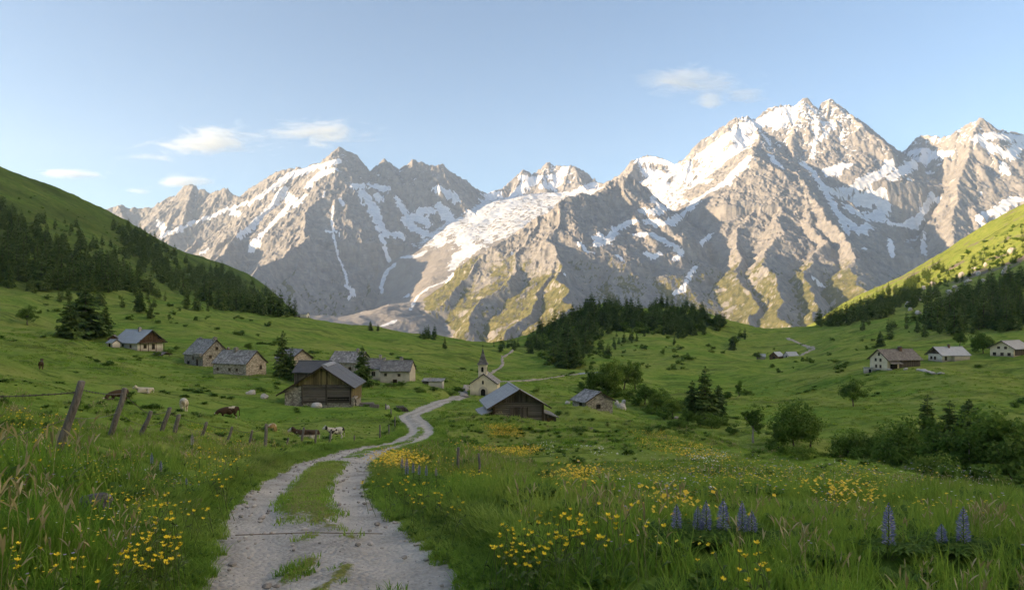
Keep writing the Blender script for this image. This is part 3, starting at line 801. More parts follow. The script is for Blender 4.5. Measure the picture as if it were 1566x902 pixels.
# ------------------------------------------------------------------ mesh collector
class MB:
    def __init__(self): self.v = []; self.f = []; self.mi = []; self.n = 0
    def add(self, verts, faces, mi=0):
        self.v.append(np.asarray(verts, float).reshape(-1, 3))
        for f in faces: self.f.append([i + self.n for i in f]); self.mi.append(mi)
        self.n += len(self.v[-1]); return self
    def box(self, x0, y0, z0, x1, y1, z1, mi=0):
        v = [(x, y, z) for z in (z0, z1) for y in (y0, y1) for x in (x0, x1)]
        return self.add(v, [(0, 2, 3, 1), (4, 5, 7, 6), (0, 1, 5, 4), (2, 6, 7, 3), (0, 4, 6, 2), (1, 3, 7, 5)], mi)
    def prism(self, prof, y0, y1, mi=0):
        """profile in x,z pushed along y"""
        n = len(prof)
        v = [(x, y0, z) for x, z in prof] + [(x, y1, z) for x, z in prof]
        f = [tuple(range(n)), tuple(range(2 * n - 1, n - 1, -1))] + [(i, i + n, (i + 1) % n + n, (i + 1) % n) for i in range(n)]
        return self.add(v, f, mi)
    def prismx(self, prof, x0, x1, mi=0):
        """profile in y,z pushed along x"""
        n = len(prof)
        v = [(x0, y, z) for y, z in prof] + [(x1, y, z) for y, z in prof]
        f = [tuple(range(n - 1, -1, -1)), tuple(range(n, 2 * n))] + [(i, (i + 1) % n, (i + 1) % n + n, i + n) for i in range(n)]
        return self.add(v, f, mi)
    def tube(self, pts, radii, sides=6, mi=0, cap=True):
        pts = [Vector(p) for p in pts]
        if not hasattr(radii, '__len__'): radii = [radii] * len(pts)
        rings = []
        for i, p in enumerate(pts):
            d = (pts[min(i + 1, len(pts) - 1)] - pts[max(i - 1, 0)])
            if d.length < 1e-9: d = Vector((0, 0, 1))
            d.normalize()
            a = d.cross(Vector((0.31, 0.95, 0.02))); 
            if a.length < 1e-3: a = d.cross(Vector((1, 0, 0)))
            a.normalize(); b = d.cross(a)
            rings.append([p + radii[i] * (math.cos(t) * a + math.sin(t) * b) for t in [2 * math.pi * k / sides for k in range(sides)]])
        v = [q for r in rings for q in r]
        f = []
        for i in range(len(pts) - 1):
            for k in range(sides):
                f.append((i * sides + k, i * sides + (k + 1) % sides, (i + 1) * sides + (k + 1) % sides, (i + 1) * sides + k))
        if cap: f.append(tuple(range(sides - 1, -1, -1))); f.append(tuple(range((len(pts) - 1) * sides, len(pts) * sides)))
        return self.add(v, f, mi)
    def mesh(self, name, mats, smooth_shade=False):
        me = bpy.data.meshes.new(name)
        V = np.vstack(self.v)
        me.from_pydata(V.tolist(), [], self.f)
        for m in (mats if isinstance(mats, (list, tuple)) else [mats]): me.materials.append(m)
        me.polygons.foreach_set('material_index', self.mi)
        me.polygons.foreach_set('use_smooth', [smooth_shade] * len(self.f))
        me.update()
        return me
    def build(self, name, mats, parent=None, smooth_shade=False, bevel=0.0):
        o = link(name, self.mesh(name, mats, smooth_shade), parent)
        if bevel:
            b = o.modifiers.new('edge', 'BEVEL'); b.width = bevel; b.segments = 1; b.limit_method = 'ANGLE'
        return o

def empty(name, loc, rz=0.0, label=None, cat=None, group=None):
    o = bpy.data.objects.new(name, None); COL.objects.link(o)
    o.empty_display_size = 0.3
    o.location = loc; o.rotation_euler = (0, 0, rz)
    return tag(o, label, cat, group)

def copy_tree(o, parent=None):
    kids = list(o.children)
    c = o.copy(); COL.objects.link(c)
    if parent is not None: c.parent = parent
    for ch in kids: copy_tree(ch, c)
    return c

def poly_np(name, quads, tris, mats, smooth_shade=False, qmi=None, tmi=None, attrs=None):
    """quads (n,4,3) and tris (m,3,3) of separate faces"""
    vs = []; fs = []; mi = []
    n = 0
    if len(quads):
        vs.append(quads.reshape(-1, 3)); fs.append(np.arange(len(quads) * 4).reshape(-1, 4)); n = len(quads) * 4
        mi.append(np.zeros(len(quads), int) if qmi is None else qmi)
    if len(tris):
        vs.append(tris.reshape(-1, 3)); fs.append(np.arange(len(tris) * 3).reshape(-1, 3) + n)
        mi.append(np.zeros(len(tris), int) if tmi is None else tmi)
    return mesh_np(name, np.vstack(vs), fs, mats, smooth_shade, np.concatenate(mi), attrs)

def leafy(name, col_socket_fn, trans=0.45, rough=0.7):
    """thin foliage: reflects and lets light through"""
    t = NT(name)
    c = col_socket_fn(t)
    t.color(c).rough(rough); t.b.inputs['Specular IOR Level'].default_value = 0.12
    tr = t.n.new('ShaderNodeBsdfTranslucent'); t.put(tr.inputs[0], c)
    mx = t.n.new('ShaderNodeMixShader'); mx.inputs[0].default_value = trans
    t.l.new(t.b.outputs[0], mx.inputs[1]); t.l.new(tr.outputs[0], mx.inputs[2])
    t.l.new(mx.outputs[0], t.out.inputs[0])
    return t.m
# ------------------------------------------------------------------ trees
def needle_mat():
    def col(t):
        f = t.math('ADD', t.math('MULTIPLY', t.islrand(), 0.6), t.math('MULTIPLY', t.objrand(), 0.4))
        return t.ramp(f, [(0.0, (0.045, 0.088, 0.026)), (0.45, (0.092, 0.155, 0.040)), (0.8, (0.145, 0.210, 0.050)), (1.0, (0.21, 0.26, 0.07))])
    return leafy('spruce_needles', col, 0.3)
def leaf_mat():
    def col(t):
        f = t.math('ADD', t.math('MULTIPLY', t.islrand(), 0.42), t.math('MULTIPLY', t.objrand(), 0.58))
        return t.ramp(f, [(0.0, (0.055, 0.110, 0.020)), (0.4, (0.110, 0.195, 0.032)), (0.75, (0.170, 0.260, 0.046)), (1.0, (0.240, 0.310, 0.065))])
    return leafy('broad_leaves', col, 0.45)
def bark_mat():
    t = NT('bark'); p = t.coord()
    t.color(t.ramp(t.noise(t.mapping(p, (6, 6, 1.2)), 2, 5, 0.7), [(0.3, (0.045, 0.036, 0.028)), (0.7, (0.17, 0.14, 0.11))])).rough(0.95)
    return t.m
def pale_bark_mat():
    t = NT('pale_bark'); p = t.coord()
    t.color(t.ramp(t.noise(t.mapping(p, (4, 4, 6)), 2, 5, 0.7), [(0.35, (0.12, 0.10, 0.08)), (0.6, (0.42, 0.39, 0.34))])).rough(0.9)
    return t.m

M = {}
def tree_mats():
    M['needle'] = needle_mat(); M['leaf'] = leaf_mat(); M['bark'] = bark_mat(); M['pale_bark'] = pale_bark_mat()

def sprays(base, direc, length, width, droop, rng):
    """flat kites standing out along branches: base (n,3), direc (n,3) unit"""
    n = len(base)
    up = np.array([0, 0, 1.0])
    side = np.cross(direc, up); side /= np.linalg.norm(side, axis=1, keepdims=True) + 1e-9
    roll = rng.normal(0, 0.5, n)[:, None]
    sd = side * np.cos(roll) + np.cross(direc, side) * np.sin(roll)
    L = length[:, None]; Wd = width[:, None]
    tip = base + direc * L - up * (droop[:, None] * L)
    mid = base + direc * L * 0.5 - up * (droop[:, None] * L * 0.28)
    return np.stack([base, mid + sd * Wd, tip, mid - sd * Wd], 1)

def conifer_crown(h, r, whorls, per, steps, seed, larch=False):
    rng = np.random.default_rng(seed)
    q = []
    lean = rng.normal(0, 0.012, 2)
    lop = rng.random(8) * 0.35 + 0.75                 # some sides are thinner
    for k in range(whorls):
        t = (k + rng.random() * 0.6) / whorls
        z = h * (0.07 + 0.93 * t)
        R = r * (1 - t) ** (0.72 if not larch else 0.62) * (0.82 + 0.36 * rng.random()) + 0.03 * r
        if t < 0.12: R *= 0.55 + 3.5 * t
        m = max(3, int(per * (1 - 0.45 * t)))
        a = rng.random(m) * 2 * np.pi
        for ang in a:
            if rng.random() < (0.08 if not larch else 0.16): continue
            L = R * lop[int(ang / (2 * np.pi) * 8) % 8] * (0.72 + 0.5 * rng.random())
            dz = -0.18 - 0.25 * (1 - t) + 0.4 * t * t + rng.normal(0, 0.06)
            d = np.array([math.cos(ang), math.sin(ang), dz]); d /= np.linalg.norm(d)
            s = np.linspace(0.12, 0.92, steps)
            b = np.array([lean[0] * z, lean[1] * z, z]) + d * (L * s)[:, None] + np.array([0, 0, 0.10 * L]) * (s ** 2)[:, None]
            for sg in (-1, 0, 1):
                an = ang + sg * (0.75 + 0.25 * rng.random())
                dd = np.stack([np.full(steps, math.cos(an)), np.full(steps, math.sin(an)), np.full(steps, dz * 0.7)], 1) + rng.normal(0, 0.18, (steps, 3))
                dd /= np.linalg.norm(dd, axis=1, keepdims=True)
                ln = L * (0.20 + 0.24 * (1 - s) + 0.10 * rng.random(steps)) * (1.25 if sg == 0 else 1.0) + 0.012 * h
                q.append(sprays(b, dd, ln, ln * (0.26 + 0.12 * rng.random(steps)), 0.15 + 0.35 * rng.random(steps), rng))
    # the leader
    a = rng.random(5) * 6.28
    q.append(sprays(np.tile([lean[0] * h, lean[1] * h, h * 0.955], (5, 1)), np.stack([0.2 * np.cos(a), 0.2 * np.sin(a), np.ones(5)], 1), np.full(5, h * 0.06), np.full(5, h * 0.008), np.zeros(5), rng))
    return np.concatenate(q)

CONIFERS = {}
def make_conifers():
    for i in range(4):      # fine, for the trees that show large
        h = 12.0; r = (2.5, 2.9, 2.2, 3.3)[i]
        cq = conifer_crown(h, r, 30, 9, 4, 100 + i, larch=(i == 3))
        crown = poly_np('crown', cq, np.zeros((0, 3, 3)), [M['needle']])
        tb = MB(); tb.tube([(0, 0, -0.8), (0, 0, h * 0.3), (0, 0, h * 0.97)], [0.22, 0.16, 0.02], 7)
        CONIFERS['fine', i] = (crown, tb.mesh('trunk', M['bark']))
    for i in range(5):      # small in the picture: one mesh each
        h = 12.0; r = (2.6, 3.0, 2.3, 3.3, 2.8)[i]
        cq = conifer_crown(h, r, 17, 8, 3, 200 + i)
        tb = np.array([[(0.2, 0, -0.8), (-0.2, 0, -0.8), (-0.1, 0, 4), (0.1, 0, 4)], [(0, 0.2, -0.8), (0, -0.2, -0.8), (0, -0.1, 4), (0, 0.1, 4)]], float)
        qs = np.concatenate([cq, tb])
        t2 = MB(); t2.tube([(0, 0, -0.8), (0, 0, h * 0.4), (0, 0, h * 0.95)], [0.22, 0.16, 0.02], 5)
        CONIFERS['far', i] = (poly_np('crown', cq, np.zeros((0, 3, 3)), [M['needle']]), t2.mesh('trunk', M['bark']), qs)

def conifer(loc, h, label, group=None, fine=True, var=0, wide=1.0, cat='tree', name='conifer_tree'):
    s = h / 12.0
    rz = (loc[0] * 7.31 + loc[1] * 3.17) % 6.283
    crown, trunk = CONIFERS['fine', var % 4] if fine else CONIFERS['far', var % 5][:2]
    root = empty(name, loc, rz, label, cat, group)
    root.scale = (s * wide, s * wide, s)
    link('trunk', trunk, root); link('crown', crown, root)
    return root

def broadleaf_parts(h, r, trunk_h, seed, clumps=46, leaves=70, leaf=0.2, squash=0.8):
    rng = np.random.default_rng(seed)
    # limbs
    tb = MB()
    top = Vector((rng.normal(0, 0.05) * h, rng.normal(0, 0.05) * h, trunk_h + 0.25 * (h - trunk_h)))
    tb.tube([(0, 0, -0.7), (0.02 * h, 0, trunk_h * 0.6), tuple(top)], [0.032 * h, 0.024 * h, 0.014 * h], 7)
    cz = trunk_h + (h - trunk_h) * 0.48; hz_ = (h - trunk_h) * 0.56
    cents = []
    while len(cents) < clumps:
        u = rng.normal(0, 1, 3); u /= np.linalg.norm(u)
        rr = rng.random() ** 0.45
        lump = 0.75 + 0.45 * math.sin(3.1 * u[0] + seed) * math.cos(2.7 * u[1] + 1.3 * seed) + 0.12 * rng.normal()
        p = np.array([u[0] * r * rr * lump, u[1] * r * rr * lump, cz + u[2] * hz_ * rr * min(1.15, lump)])
        if p[2] < trunk_h * 0.75: continue
        cents.append(p)
    for c in cents[:14]:
        m = Vector(c) * 0.5 + top * 0.5; m.z -= 0.05 * h
        tb.tube([tuple(top * 0.8), tuple(m), tuple(c)], [0.010 * h, 0.007 * h, 0.002 * h], 4, cap=False)
    q = []
    for c in cents:
        n = int(leaves * (0.6 + 0.8 * rng.random()))
        cr = r * (0.20 + 0.16 * rng.random())
        u = rng.normal(0, 1, (n, 3)); u /= np.linalg.norm(u, axis=1, keepdims=True)
        pos = c + u * (cr * rng.random(n) ** 0.4)[:, None] * np.array([1, 1, squash])
        nrm = u + rng.normal(0, 0.6, (n, 3)) + np.array([0, 0, 0.5]); nrm /= np.linalg.norm(nrm, axis=1, keepdims=True)
        t1 = np.cross(nrm, rng.normal(0, 1, (n, 3))); t1 /= np.linalg.norm(t1, axis=1, keepdims=True)
        t2 = np.cross(nrm, t1)
        sz = (leaf * (0.6 + 0.8 * rng.random(n)))[:, None]
        q.append(np.stack([pos - t1 * sz, pos - t2 * sz * 0.55, pos + t1 * sz, pos + t2 * sz * 0.55], 1))
    return tb, np.concatenate(q)

BROAD = {}
def make_broadleaves():
    spec = {'round': (8.5, 3.8, 1.4, 62, 95, 0.19, 'bark'), 'tall': (10, 3.2, 1.2, 64, 95, 0.20, 'bark'), 'wide': (8, 5.0, 0.7, 80, 100, 0.22, 'bark'), 'birch': (9.5, 2.5, 2.0, 46, 80, 0.18, 'pale_bark'), 'airy': (7.5, 2.3, 0.9, 34, 60, 0.18, 'bark')}
    for i, (k, (h, r, th, c, l, lf, bk)) in enumerate(spec.items()):
        tb, q = broadleaf_parts(h, r, th, 300 + i, c, l, lf)
        BROAD[k] = (poly_np('crown', q, np.zeros((0, 3, 3)), [M['leaf']]), tb.mesh('trunk', M[bk]), h)
    for i in range(4):
        tb, q = broadleaf_parts(2.6, (1.9, 2.4, 1.7, 2.9)[i], 0.05, 330 + i, 34, 80, 0.15, 0.75)
        BROAD['bush', i] = (poly_np('crown', q, np.zeros((0, 3, 3)), [M['leaf']]), tb.mesh('stems', M['bark']), 2.6)
    for i in range(3):
        tb, q = broadleaf_parts(2.2, (2.2, 2.9, 1.8)[i], 0.0, 350 + i, 14, 26, 0.24, 0.7)
        BROAD['far', i] = (poly_np('shrub', q, np.zeros((0, 3, 3)), [M['leaf']]), None, 2.2)

def broadleaf(kind, loc, h, label, group=None, wide=1.0, name='broadleaf_tree', cat='tree'):
    crown, trunk, h0 = BROAD[kind]
    s = h / h0; rz = (loc[0] * 7.31 + loc[1] * 3.17) % 6.283
    if trunk is None:
        o = link(name, crown, loc=loc); o.rotation_euler = (0, 0, rz); o.scale = (s * wide, s * wide, s)
        return tag(o, label, cat, group)
    root = empty(name, loc, rz, label, cat, group); root.scale = (s * wide, s * wide, s)
    link('stems' if 'bush' in kind else 'trunk', trunk, root); link('crown', crown, root)
    return root

def sc(px, py, hpx):
    p = hit(px, py); return p, hpx / F * p.y

# sight lines of the trees that stand alone: base x, base y, height in sight units, shape, label
def single_trees():
    C = [
     (432,580,74,0,1.15,'tall dark spruce between the stone houses left of the big timber chalet'),
     (446,582,52,2,1.0,'lower spruce leaning against the taller one among the stone houses'),
     (556,594,66,1,1.1,'dark spruce close behind the right end of the big timber chalet'),
     (131,516,78,3,1.35,'large spreading larch uphill left of the metal roofed house'),
     (107,516,58,3,1.2,'smaller larch at the left flank of the large spreading larch'),
     (160,515,46,1,1.2,'bushy conifer at the right flank of the large spreading larch'),
     (680,534,19,0,1.0,'small lone spruce on the green brow above the double house'),
     (1078,640,80,0,1.25,'tallest spruce of the gully right of the stone hut'),
     (1058,638,56,1,1.2,'second spruce of the gully, left against its tallest spruce'),
     (1098,636,48,3,1.1,'ragged conifer of the gully, right against its tallest spruce'),
     (1120,536,22,1,1.2,'small spruce on the flat meadow below the wooded knoll'),
     (1347,530,24,1,1.3,'small conifer directly behind the big farmhouse on the right'),
     (567,505,15,1,1.2,'taller conifer of the pair on the skyline brow of the left meadow'),
     (578,506,11,2,1.3,'lower conifer of the pair on the skyline brow of the left meadow'),
     (213,478,34,1,1.2,'conifer standing out before the left forest above the metal roofed house'),
     (230,487,26,2,1.3,'squat conifer below the left forest above the metal roofed house'),
    ]
    for px, py, hp, var, wide, lab in C:
        p, h = sc(px, py, hp); conifer(p, h, lab, var=var, wide=wide)
    B = [
     ('round',42,497,31,1.0,'small round tree alone on the left meadow above the grazing herd'),
     ('round',1305,622,45,1.0,'round leafy tree alone on the slope below the big farmhouse'),
     ('birch',1152,677,64,1.0,'slim tree with pale forked trunk at the edge of the right ravine'),
     ('wide',1214,690,78,0.85,'broad leafy tree right of the slim pale trunked tree'),
     ('tall',1240,688,72,0.8,'tall leafy tree at the right shoulder of the broad leafy tree'),
     ('airy',1190,684,52,1.0,'thin leafy tree between the pale trunked tree and the broad leafy tree'),
     ('airy',1130,606,27,1.0,'small airy tree by the hedge right of the tallest gully spruce'),
     ('wide',1503,540,33,0.9,'bushy tree just left of the house at the right picture edge'),
     ('round',1468,530,23,0.9,'small round tree behind the low white walled house'),
     ('tall',905,606,50,1.0,'leftmost leafy tree of the grove behind the stone hut'),
     ('wide',930,604,56,0.8,'broadest leafy tree of the grove behind the stone hut'),
     ('round',955,600,50,1.0,'rounded leafy tree in the middle of the grove behind the stone hut'),
     ('tall',972,596,44,1.0,'rightmost leafy tree of the grove behind the stone hut'),
     ('round',986,618,32,1.2,'bush like tree between the grove and the gully spruces'),
     ('round',1028,640,36,1.1,'rounded tree left of the gully spruces'),
     ('wide',1004,626,28,0.9,'low wide tree right of the bush like one, before the gully spruces'),
     ('round',1052,650,24,1.1,'small rounded tree at the foot of the tallest gully spruce'),
     ('round',380,536,13,1.2,'small round tree behind the roof of the long stone house'),
     ('wide',1122,527,14,1.0,'low leafy tree beside the small spruce below the wooded knoll'),
     ('round',1158,549,12,1.3,'round bushy tree at the left end of the far meadow huts'),
    ]
    for k, px, py, hp, wide, lab in B:
        p, h = sc(px, py, hp); broadleaf(k, p, h, lab, wide=wide)

    # trees rooted out of sight behind the brow: sight line x, distance, sight line y of the top
    V = [('c0',1418,116,604,1.25,'left spruce of the three standing together in the right ravine'),
     ('c1',1452,112,612,1.15,'middle spruce of the three standing together in the right ravine'),
     ('c3',1480,110,610,1.2,'right spruce of the three standing together in the right ravine'),
     ('birch',1478,84,640,1.0,'pale trunked tree below the three ravine spruces'),
     ('tall',1440,90,634,1.0,'light green leafy tree left of the pale trunked tree under the three spruces'),
     ('wide',1522,86,622,0.95,'dense leafy tree right of the pale trunked tree under the three spruces'),
     ('tall',1562,80,632,1.1,'dark leafy tree of the ravine at the right picture edge'),
     ('wide',1390,98,640,0.9,'dense leafy tree left below the three ravine spruces'),
     ('round',1345,104,652,1.1,'rounded leafy tree low in the right ravine beside the dense one'),
     ('round',1300,106,655,1.1,'leftmost rounded leafy tree of the thicket in the right ravine'),
     ('wide',1412,80,690,0.9,'wide leafy tree lowest in the ravine, before the three spruces'),
     ('birch',1500,92,618,0.9,'slim tree rising between the dense leafy tree and the three ravine spruces')]
    for k, px, d, ty, wide, lab in V:
        p = on_ground(px, 700, d); h = (HY - ty) / F * d - p.z
        conifer(p, h, lab, var=int(k[1]), wide=wide) if k[0] == 'c' and k[1:].isdigit() else broadleaf(k, p, h, lab, wide=wide)

def bushes():
    for i, (px, d, ty) in enumerate([(1285,108,684),(1320,102,690),(1368,92,704),(1428,80,716),(1465,76,722),(1505,72,724),(1545,70,722),(1268,112,690),(1375,110,684)]):
        p = on_ground(px, 700, d)
        broadleaf(('bush', i % 4), p, max(1.5, (HY - ty) / F * d - p.z), 'dense green bush among the thicket along the ravine and gully', 'bushes along the ravine and gully', name='bush', cat='bush', wide=1.15)
    near = [(1072,652,17),(1088,655,20),(1105,650,15),(1040,655,16),(1180,690,18),(1120,664,14),
            (960,612,18),(915,606,16),(940,606,18),(898,600,14),(985,606,16),(1008,612,18),(1045,630,20),(1022,630,18),(974,620,14),(996,632,12),(1016,642,14),(945,608,12),(890,594,10),(1140,604,9),(1113,609,11),(1066,626,16),(1200,696,18),(1228,700,20)]
    for i, (px, py, hp) in enumerate(near):
        p, h = sc(px, py, hp)
        broadleaf(('bush', i % 4), p, h, 'dense green bush among the thicket along the ravine and gully', 'bushes along the ravine and gully', name='bush', cat='bush', wide=1.15)
    vill = [(664,598,7),(640,600,6),(612,590,8),(598,592,8),(648,600,5),(780,598,10),(700,598,8),(690,604,7),(706,600,8),(820,600,8),(240,545,8),(256,540,6),(270,535,6),(575,590,8),(352,566,5)]
    for i, (px, py, hp) in enumerate(vill):
        p, h = sc(px, py, hp)
        broadleaf(('bush', i % 4), p, h, 'low green garden bush beside the village houses', 'bushes among the village houses', name='bush', cat='bush', wide=1.2)
    rnd = random.Random(21)
    regs = [('low dark shrub dotted over the left mountain meadow', 'shrubs on the left meadow', [(60,450),(200,455),(330,480),(460,500),(420,530),(300,505),(200,490),(60,480)], 46, 1.6),
            ('low dark shrub scattered across the open slope under the left crest', 'shrubs on the left mountainside', [(0,275),(60,300),(150,330),(240,385),(200,400),(100,370),(0,325)], 36, 2.2),
            ('low dark shrub in the bands below the wooded knoll', 'shrubs below the wooded knoll', [(910,522),(1010,525),(1100,530),(1120,545),(1010,575),(900,568),(880,545)], 50, 2.0),
            ('small dark shrub on the meadow round the right hand farms', 'shrubs on the right meadow', [(1110,545),(1240,520),(1330,500),(1420,510),(1330,535),(1290,560),(1200,580)], 24, 1.5),
            ('rounded dark shrub under the conifers of the wooded knoll', 'shrubs of the knoll wood', [(805,528),(835,505),(875,488),(920,470),(985,482),(1010,474),(1060,478),(1108,494),(1095,512),(1000,522),(930,520),(890,560),(845,560)], 70, 4.8),
            ('yellow green shrub on the sunlit upper right slope', 'shrubs on the sunlit right slope', [(1330,460),(1400,432),(1480,385),(1566,335),(1566,400),(1460,430)], 70, 2.8)]
    for lab, grp, poly, n, hh in regs:
        xs = [p[0] for p in poly]; ys = [p[1] for p in poly]; pts = []
        while len(pts) < n:
            x, y = rnd.uniform(min(xs), max(xs)), rnd.uniform(min(ys), max(ys))
            if in_poly(x, y, poly): pts.append((x, y))
        hh_ = hits([p[0] for p in pts], [p[1] for p in pts])
        for i, p in enumerate(hh_):
            broadleaf(('far', i % 3), Vector(p), hh * rnd.uniform(0.5, 1.4), lab, grp, name='shrub', cat='shrub', wide=rnd.uniform(0.9, 1.6))

FORESTS = [
 ('dark conifer of the shaded forest on the left mountainside', 'conifers of the left forest', 'forest on the left mountainside', [
   ([(0,318),(30,335),(60,360),(110,385),(150,400),(200,425),(240,452),(180,452),(120,446),(60,452),(0,440)], 300, 15),
   ([(165,342),(205,352),(250,378),(300,412),(345,414),(400,440),(455,488),(400,482),(330,474),(265,446),(225,415),(195,385)], 460, 15),
   ([(60,330),(120,345),(180,380),(230,420),(200,430),(120,390),(50,360)], 60, 12),
   ([(120,440),(240,455),(330,478),(250,475),(150,470),(60,465)], 26, 9)]),
 ('dark conifer of the wood on the knoll in the middle of the valley', 'conifers of the knoll wood', 'wood on the middle knoll', [
   ([(800,528),(832,504),(872,486),(905,476),(920,500),(905,535),(880,568),(850,562),(835,545)], 170, 15),
   ([(872,486),(915,467),(985,479),(1010,470),(1060,474),(1112,492),(1105,506),(1040,520),(985,505),(930,510)], 300, 13),
   ([(740,530),(800,524),(830,530),(820,545),(770,540)], 14, 10),
   ([(900,510),(1000,515),(1060,530),(980,545),(900,545)], 24, 8),
   ([(640,513),(672,516),(672,521),(640,518)], 9, 8), ([(1125,515),(1150,515),(1150,520),(1125,520)], 5, 8)]),
 ('dark conifer of the forest on the right mountainside', 'conifers of the right forest', 'forest on the right mountainside', [
   ([(1238,502),(1290,483),(1350,460),(1410,446),(1440,452),(1400,470),(1340,490),(1280,500)], 200, 14),
   ([(1395,490),(1440,465),(1500,440),(1566,430),(1566,508),(1500,512),(1440,516)], 210, 15),
   ([(1290,474),(1370,440),(1440,405),(1450,420),(1380,452),(1300,480)], 90, 10),
   ([(1380,452),(1450,420),(1520,375),(1566,345),(1566,400),(1480,425),(1400,462)], 60, 8),
   ([(1300,500),(1380,490),(1440,516),(1360,520)], 14, 8)]),
]

def forests():
    rnd = random.Random(5)
    allp = []
    for fi, (lab, grp, mass, polys) in enumerate(FORESTS):
        for poly, n, h in polys:
            xs = [p[0] for p in poly]; ys = [p[1] for p in poly]; pts = []
            while len(pts) < n:
                x, y = rnd.uniform(min(xs), max(xs)), rnd.uniform(min(ys), max(ys))
                if in_poly(x, y, poly): pts.append((x, y))
            for p in hits([p[0] for p in pts], [p[1] for p in pts]):
                hh = h * rnd.uniform(0.45, 1.2) * (0.92 if fi == 1 else 1.0)
                allp.append((hh / p[1], fi, p, hh))
    allp.sort(key=lambda a: -a[0])
    rest = {0: [], 1: [], 2: []}
    for i, (s, fi, p, hh) in enumerate(allp):
        if i < 270:
            conifer(Vector(p), hh, FORESTS[fi][0], FORESTS[fi][1], fine=False, var=i, wide=rnd.uniform(0.9, 1.3) * (1.35 if fi == 1 else 1.0))
        else: rest[fi].append((p, hh, rnd.uniform(0, 6.28), rnd.uniform(0.9, 1.25), rnd.randrange(5)))
    for fi, lst in rest.items():
        qs = []
        for p, hh, a, w, v in lst:
            q = CONIFERS['far', v][2]; s = hh / 12
            c, sn = math.cos(a), math.sin(a)
            x = (q[..., 0] * c - q[..., 1] * sn) * s * w + p[0]; y = (q[..., 0] * sn + q[..., 1] * c) * s * w + p[1]
            qs.append(np.stack([x, y, q[..., 2] * s + p[2]], -1))
        if qs:
            o = link('forest', poly_np('forest', np.concatenate(qs), np.zeros((0, 3, 3)), [M['needle']]))
            tag(o, 'far part of the conifer ' + FORESTS[fi][2], 'forest', kind='stuff')
# ------------------------------------------------------------------ building materials
def mat_stone(name, dark, mid, light, scale=2.6):
    t = NT(name); p = t.coord()
    pm = t.mapping(p, (1, 1, 1.9))
    cell = t.voronoi(pm, scale, 'F1', 'Color'); edge = t.voronoi(pm, scale, 'DISTANCE_TO_EDGE')
    c = t.ramp(t.math('ADD', t.math('MULTIPLY', t.sep(cell)[0], 0.6), t.math('MULTIPLY', t.noise(p, 5, 5, 0.7), 0.5)), [(0.2, dark), (0.5, mid), (0.85, light)])
    c = t.mix(t.mrange(edge, 0.0, 0.09, 0.75, 0.0), c, tuple(q * 0.45 for q in dark))
    c = t.mix(t.mrange(t.noise(p, 0.7, 4, 0.6), 0.45, 0.75, 0, 0.45), c, dark)
    t.color(c).rough(0.95); t.bump(t.math('ADD', edge, t.math('MULTIPLY', t.noise(p, 9, 4), 0.3)), 0.05, 0.7)
    return t.m
def mat_plaster(name, base, stain):
    t = NT(name); p = t.coord()
    n = t.noise(p, 0.9, 6, 0.65)
    c = t.mix(t.mrange(n, 0.4, 0.72, 0, 0.8), base, stain)
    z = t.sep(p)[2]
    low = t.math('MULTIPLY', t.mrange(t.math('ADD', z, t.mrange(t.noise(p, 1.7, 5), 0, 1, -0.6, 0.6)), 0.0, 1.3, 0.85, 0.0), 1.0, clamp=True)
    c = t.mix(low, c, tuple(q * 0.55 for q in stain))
    t.color(c).rough(0.95); t.bump(t.noise(p, 6, 5, 0.7), 0.02, 0.5)
    return t.m
def mat_wood(name, dark, light, vertical=True, plank=0.22, logs=False):
    t = NT(name); p = t.coord()
    ax = t.sep(p)
    u = t.math('ADD', ax[0], ax[1]) if vertical else ax[2]
    k = t.math('DIVIDE', u, plank)
    cell = t.n.new('ShaderNodeTexWhiteNoise'); cell.noise_dimensions = '1D'; t.l.new(t.math('FLOOR', k), cell.inputs['W'])
    grain = t.noise(t.mapping(p, (5, 5, 0.7) if vertical else (0.7, 0.7, 9)), 2, 5, 0.7)
    c = t.ramp(t.math('ADD', t.math('MULTIPLY', cell.outputs['Value'], 0.5), t.math('MULTIPLY', grain, 0.6)), [(0.2, dark), (0.85, light)])
    fr = t.math('FRACT', k)
    seam = t.math('MINIMUM', fr, t.math('SUBTRACT', 1.0, fr))
    c = t.mix(t.mrange(seam, 0.0, 0.09, 0.85, 0.0), c, tuple(q * 0.3 for q in dark))
    t.color(c).rough(0.9); t.bump(t.math('ADD', seam, t.math('MULTIPLY', grain, 0.3)), 0.06 if logs else 0.03, 0.8)
    return t.m
def mat_slab_roof(name, dark, light, w=0.7, h=0.45):
    t = NT(name); p = t.coord('Generated') if False else t.coord()
    k = t.n.new('ShaderNodeTexBrick'); t.l.new(t.mapping(p, (1, 0.0, 1), rot=(0, 0, 0)) if False else p, k.inputs['Vector'])
    v = t.voronoi(t.mapping(p, (1.0, 1.7, 1.7)), 1.5, 'F1', 'Color'); e = t.voronoi(t.mapping(p, (1.0, 1.7, 1.7)), 1.5, 'DISTANCE_TO_EDGE')
    t.n.remove(k)
    n = t.noise(p, 3.0, 6, 0.7)
    c = t.ramp(t.math('ADD', t.math('MULTIPLY', t.sep(v)[1], 0.55), t.math('MULTIPLY', n, 0.5)), [(0.2, dark), (0.85, light)])
    c = t.mix(t.mrange(e, 0.0, 0.06, 0.7, 0.0), c, tuple(q * 0.4 for q in dark))
    c = t.mix(t.mrange(t.noise(p, 0.6, 5, 0.7), 0.56, 0.7, 0, 0.5), c, (0.16, 0.15, 0.09))
    t.color(c).rough(0.85); t.bump(e, 0.04, 0.7)
    return t.m
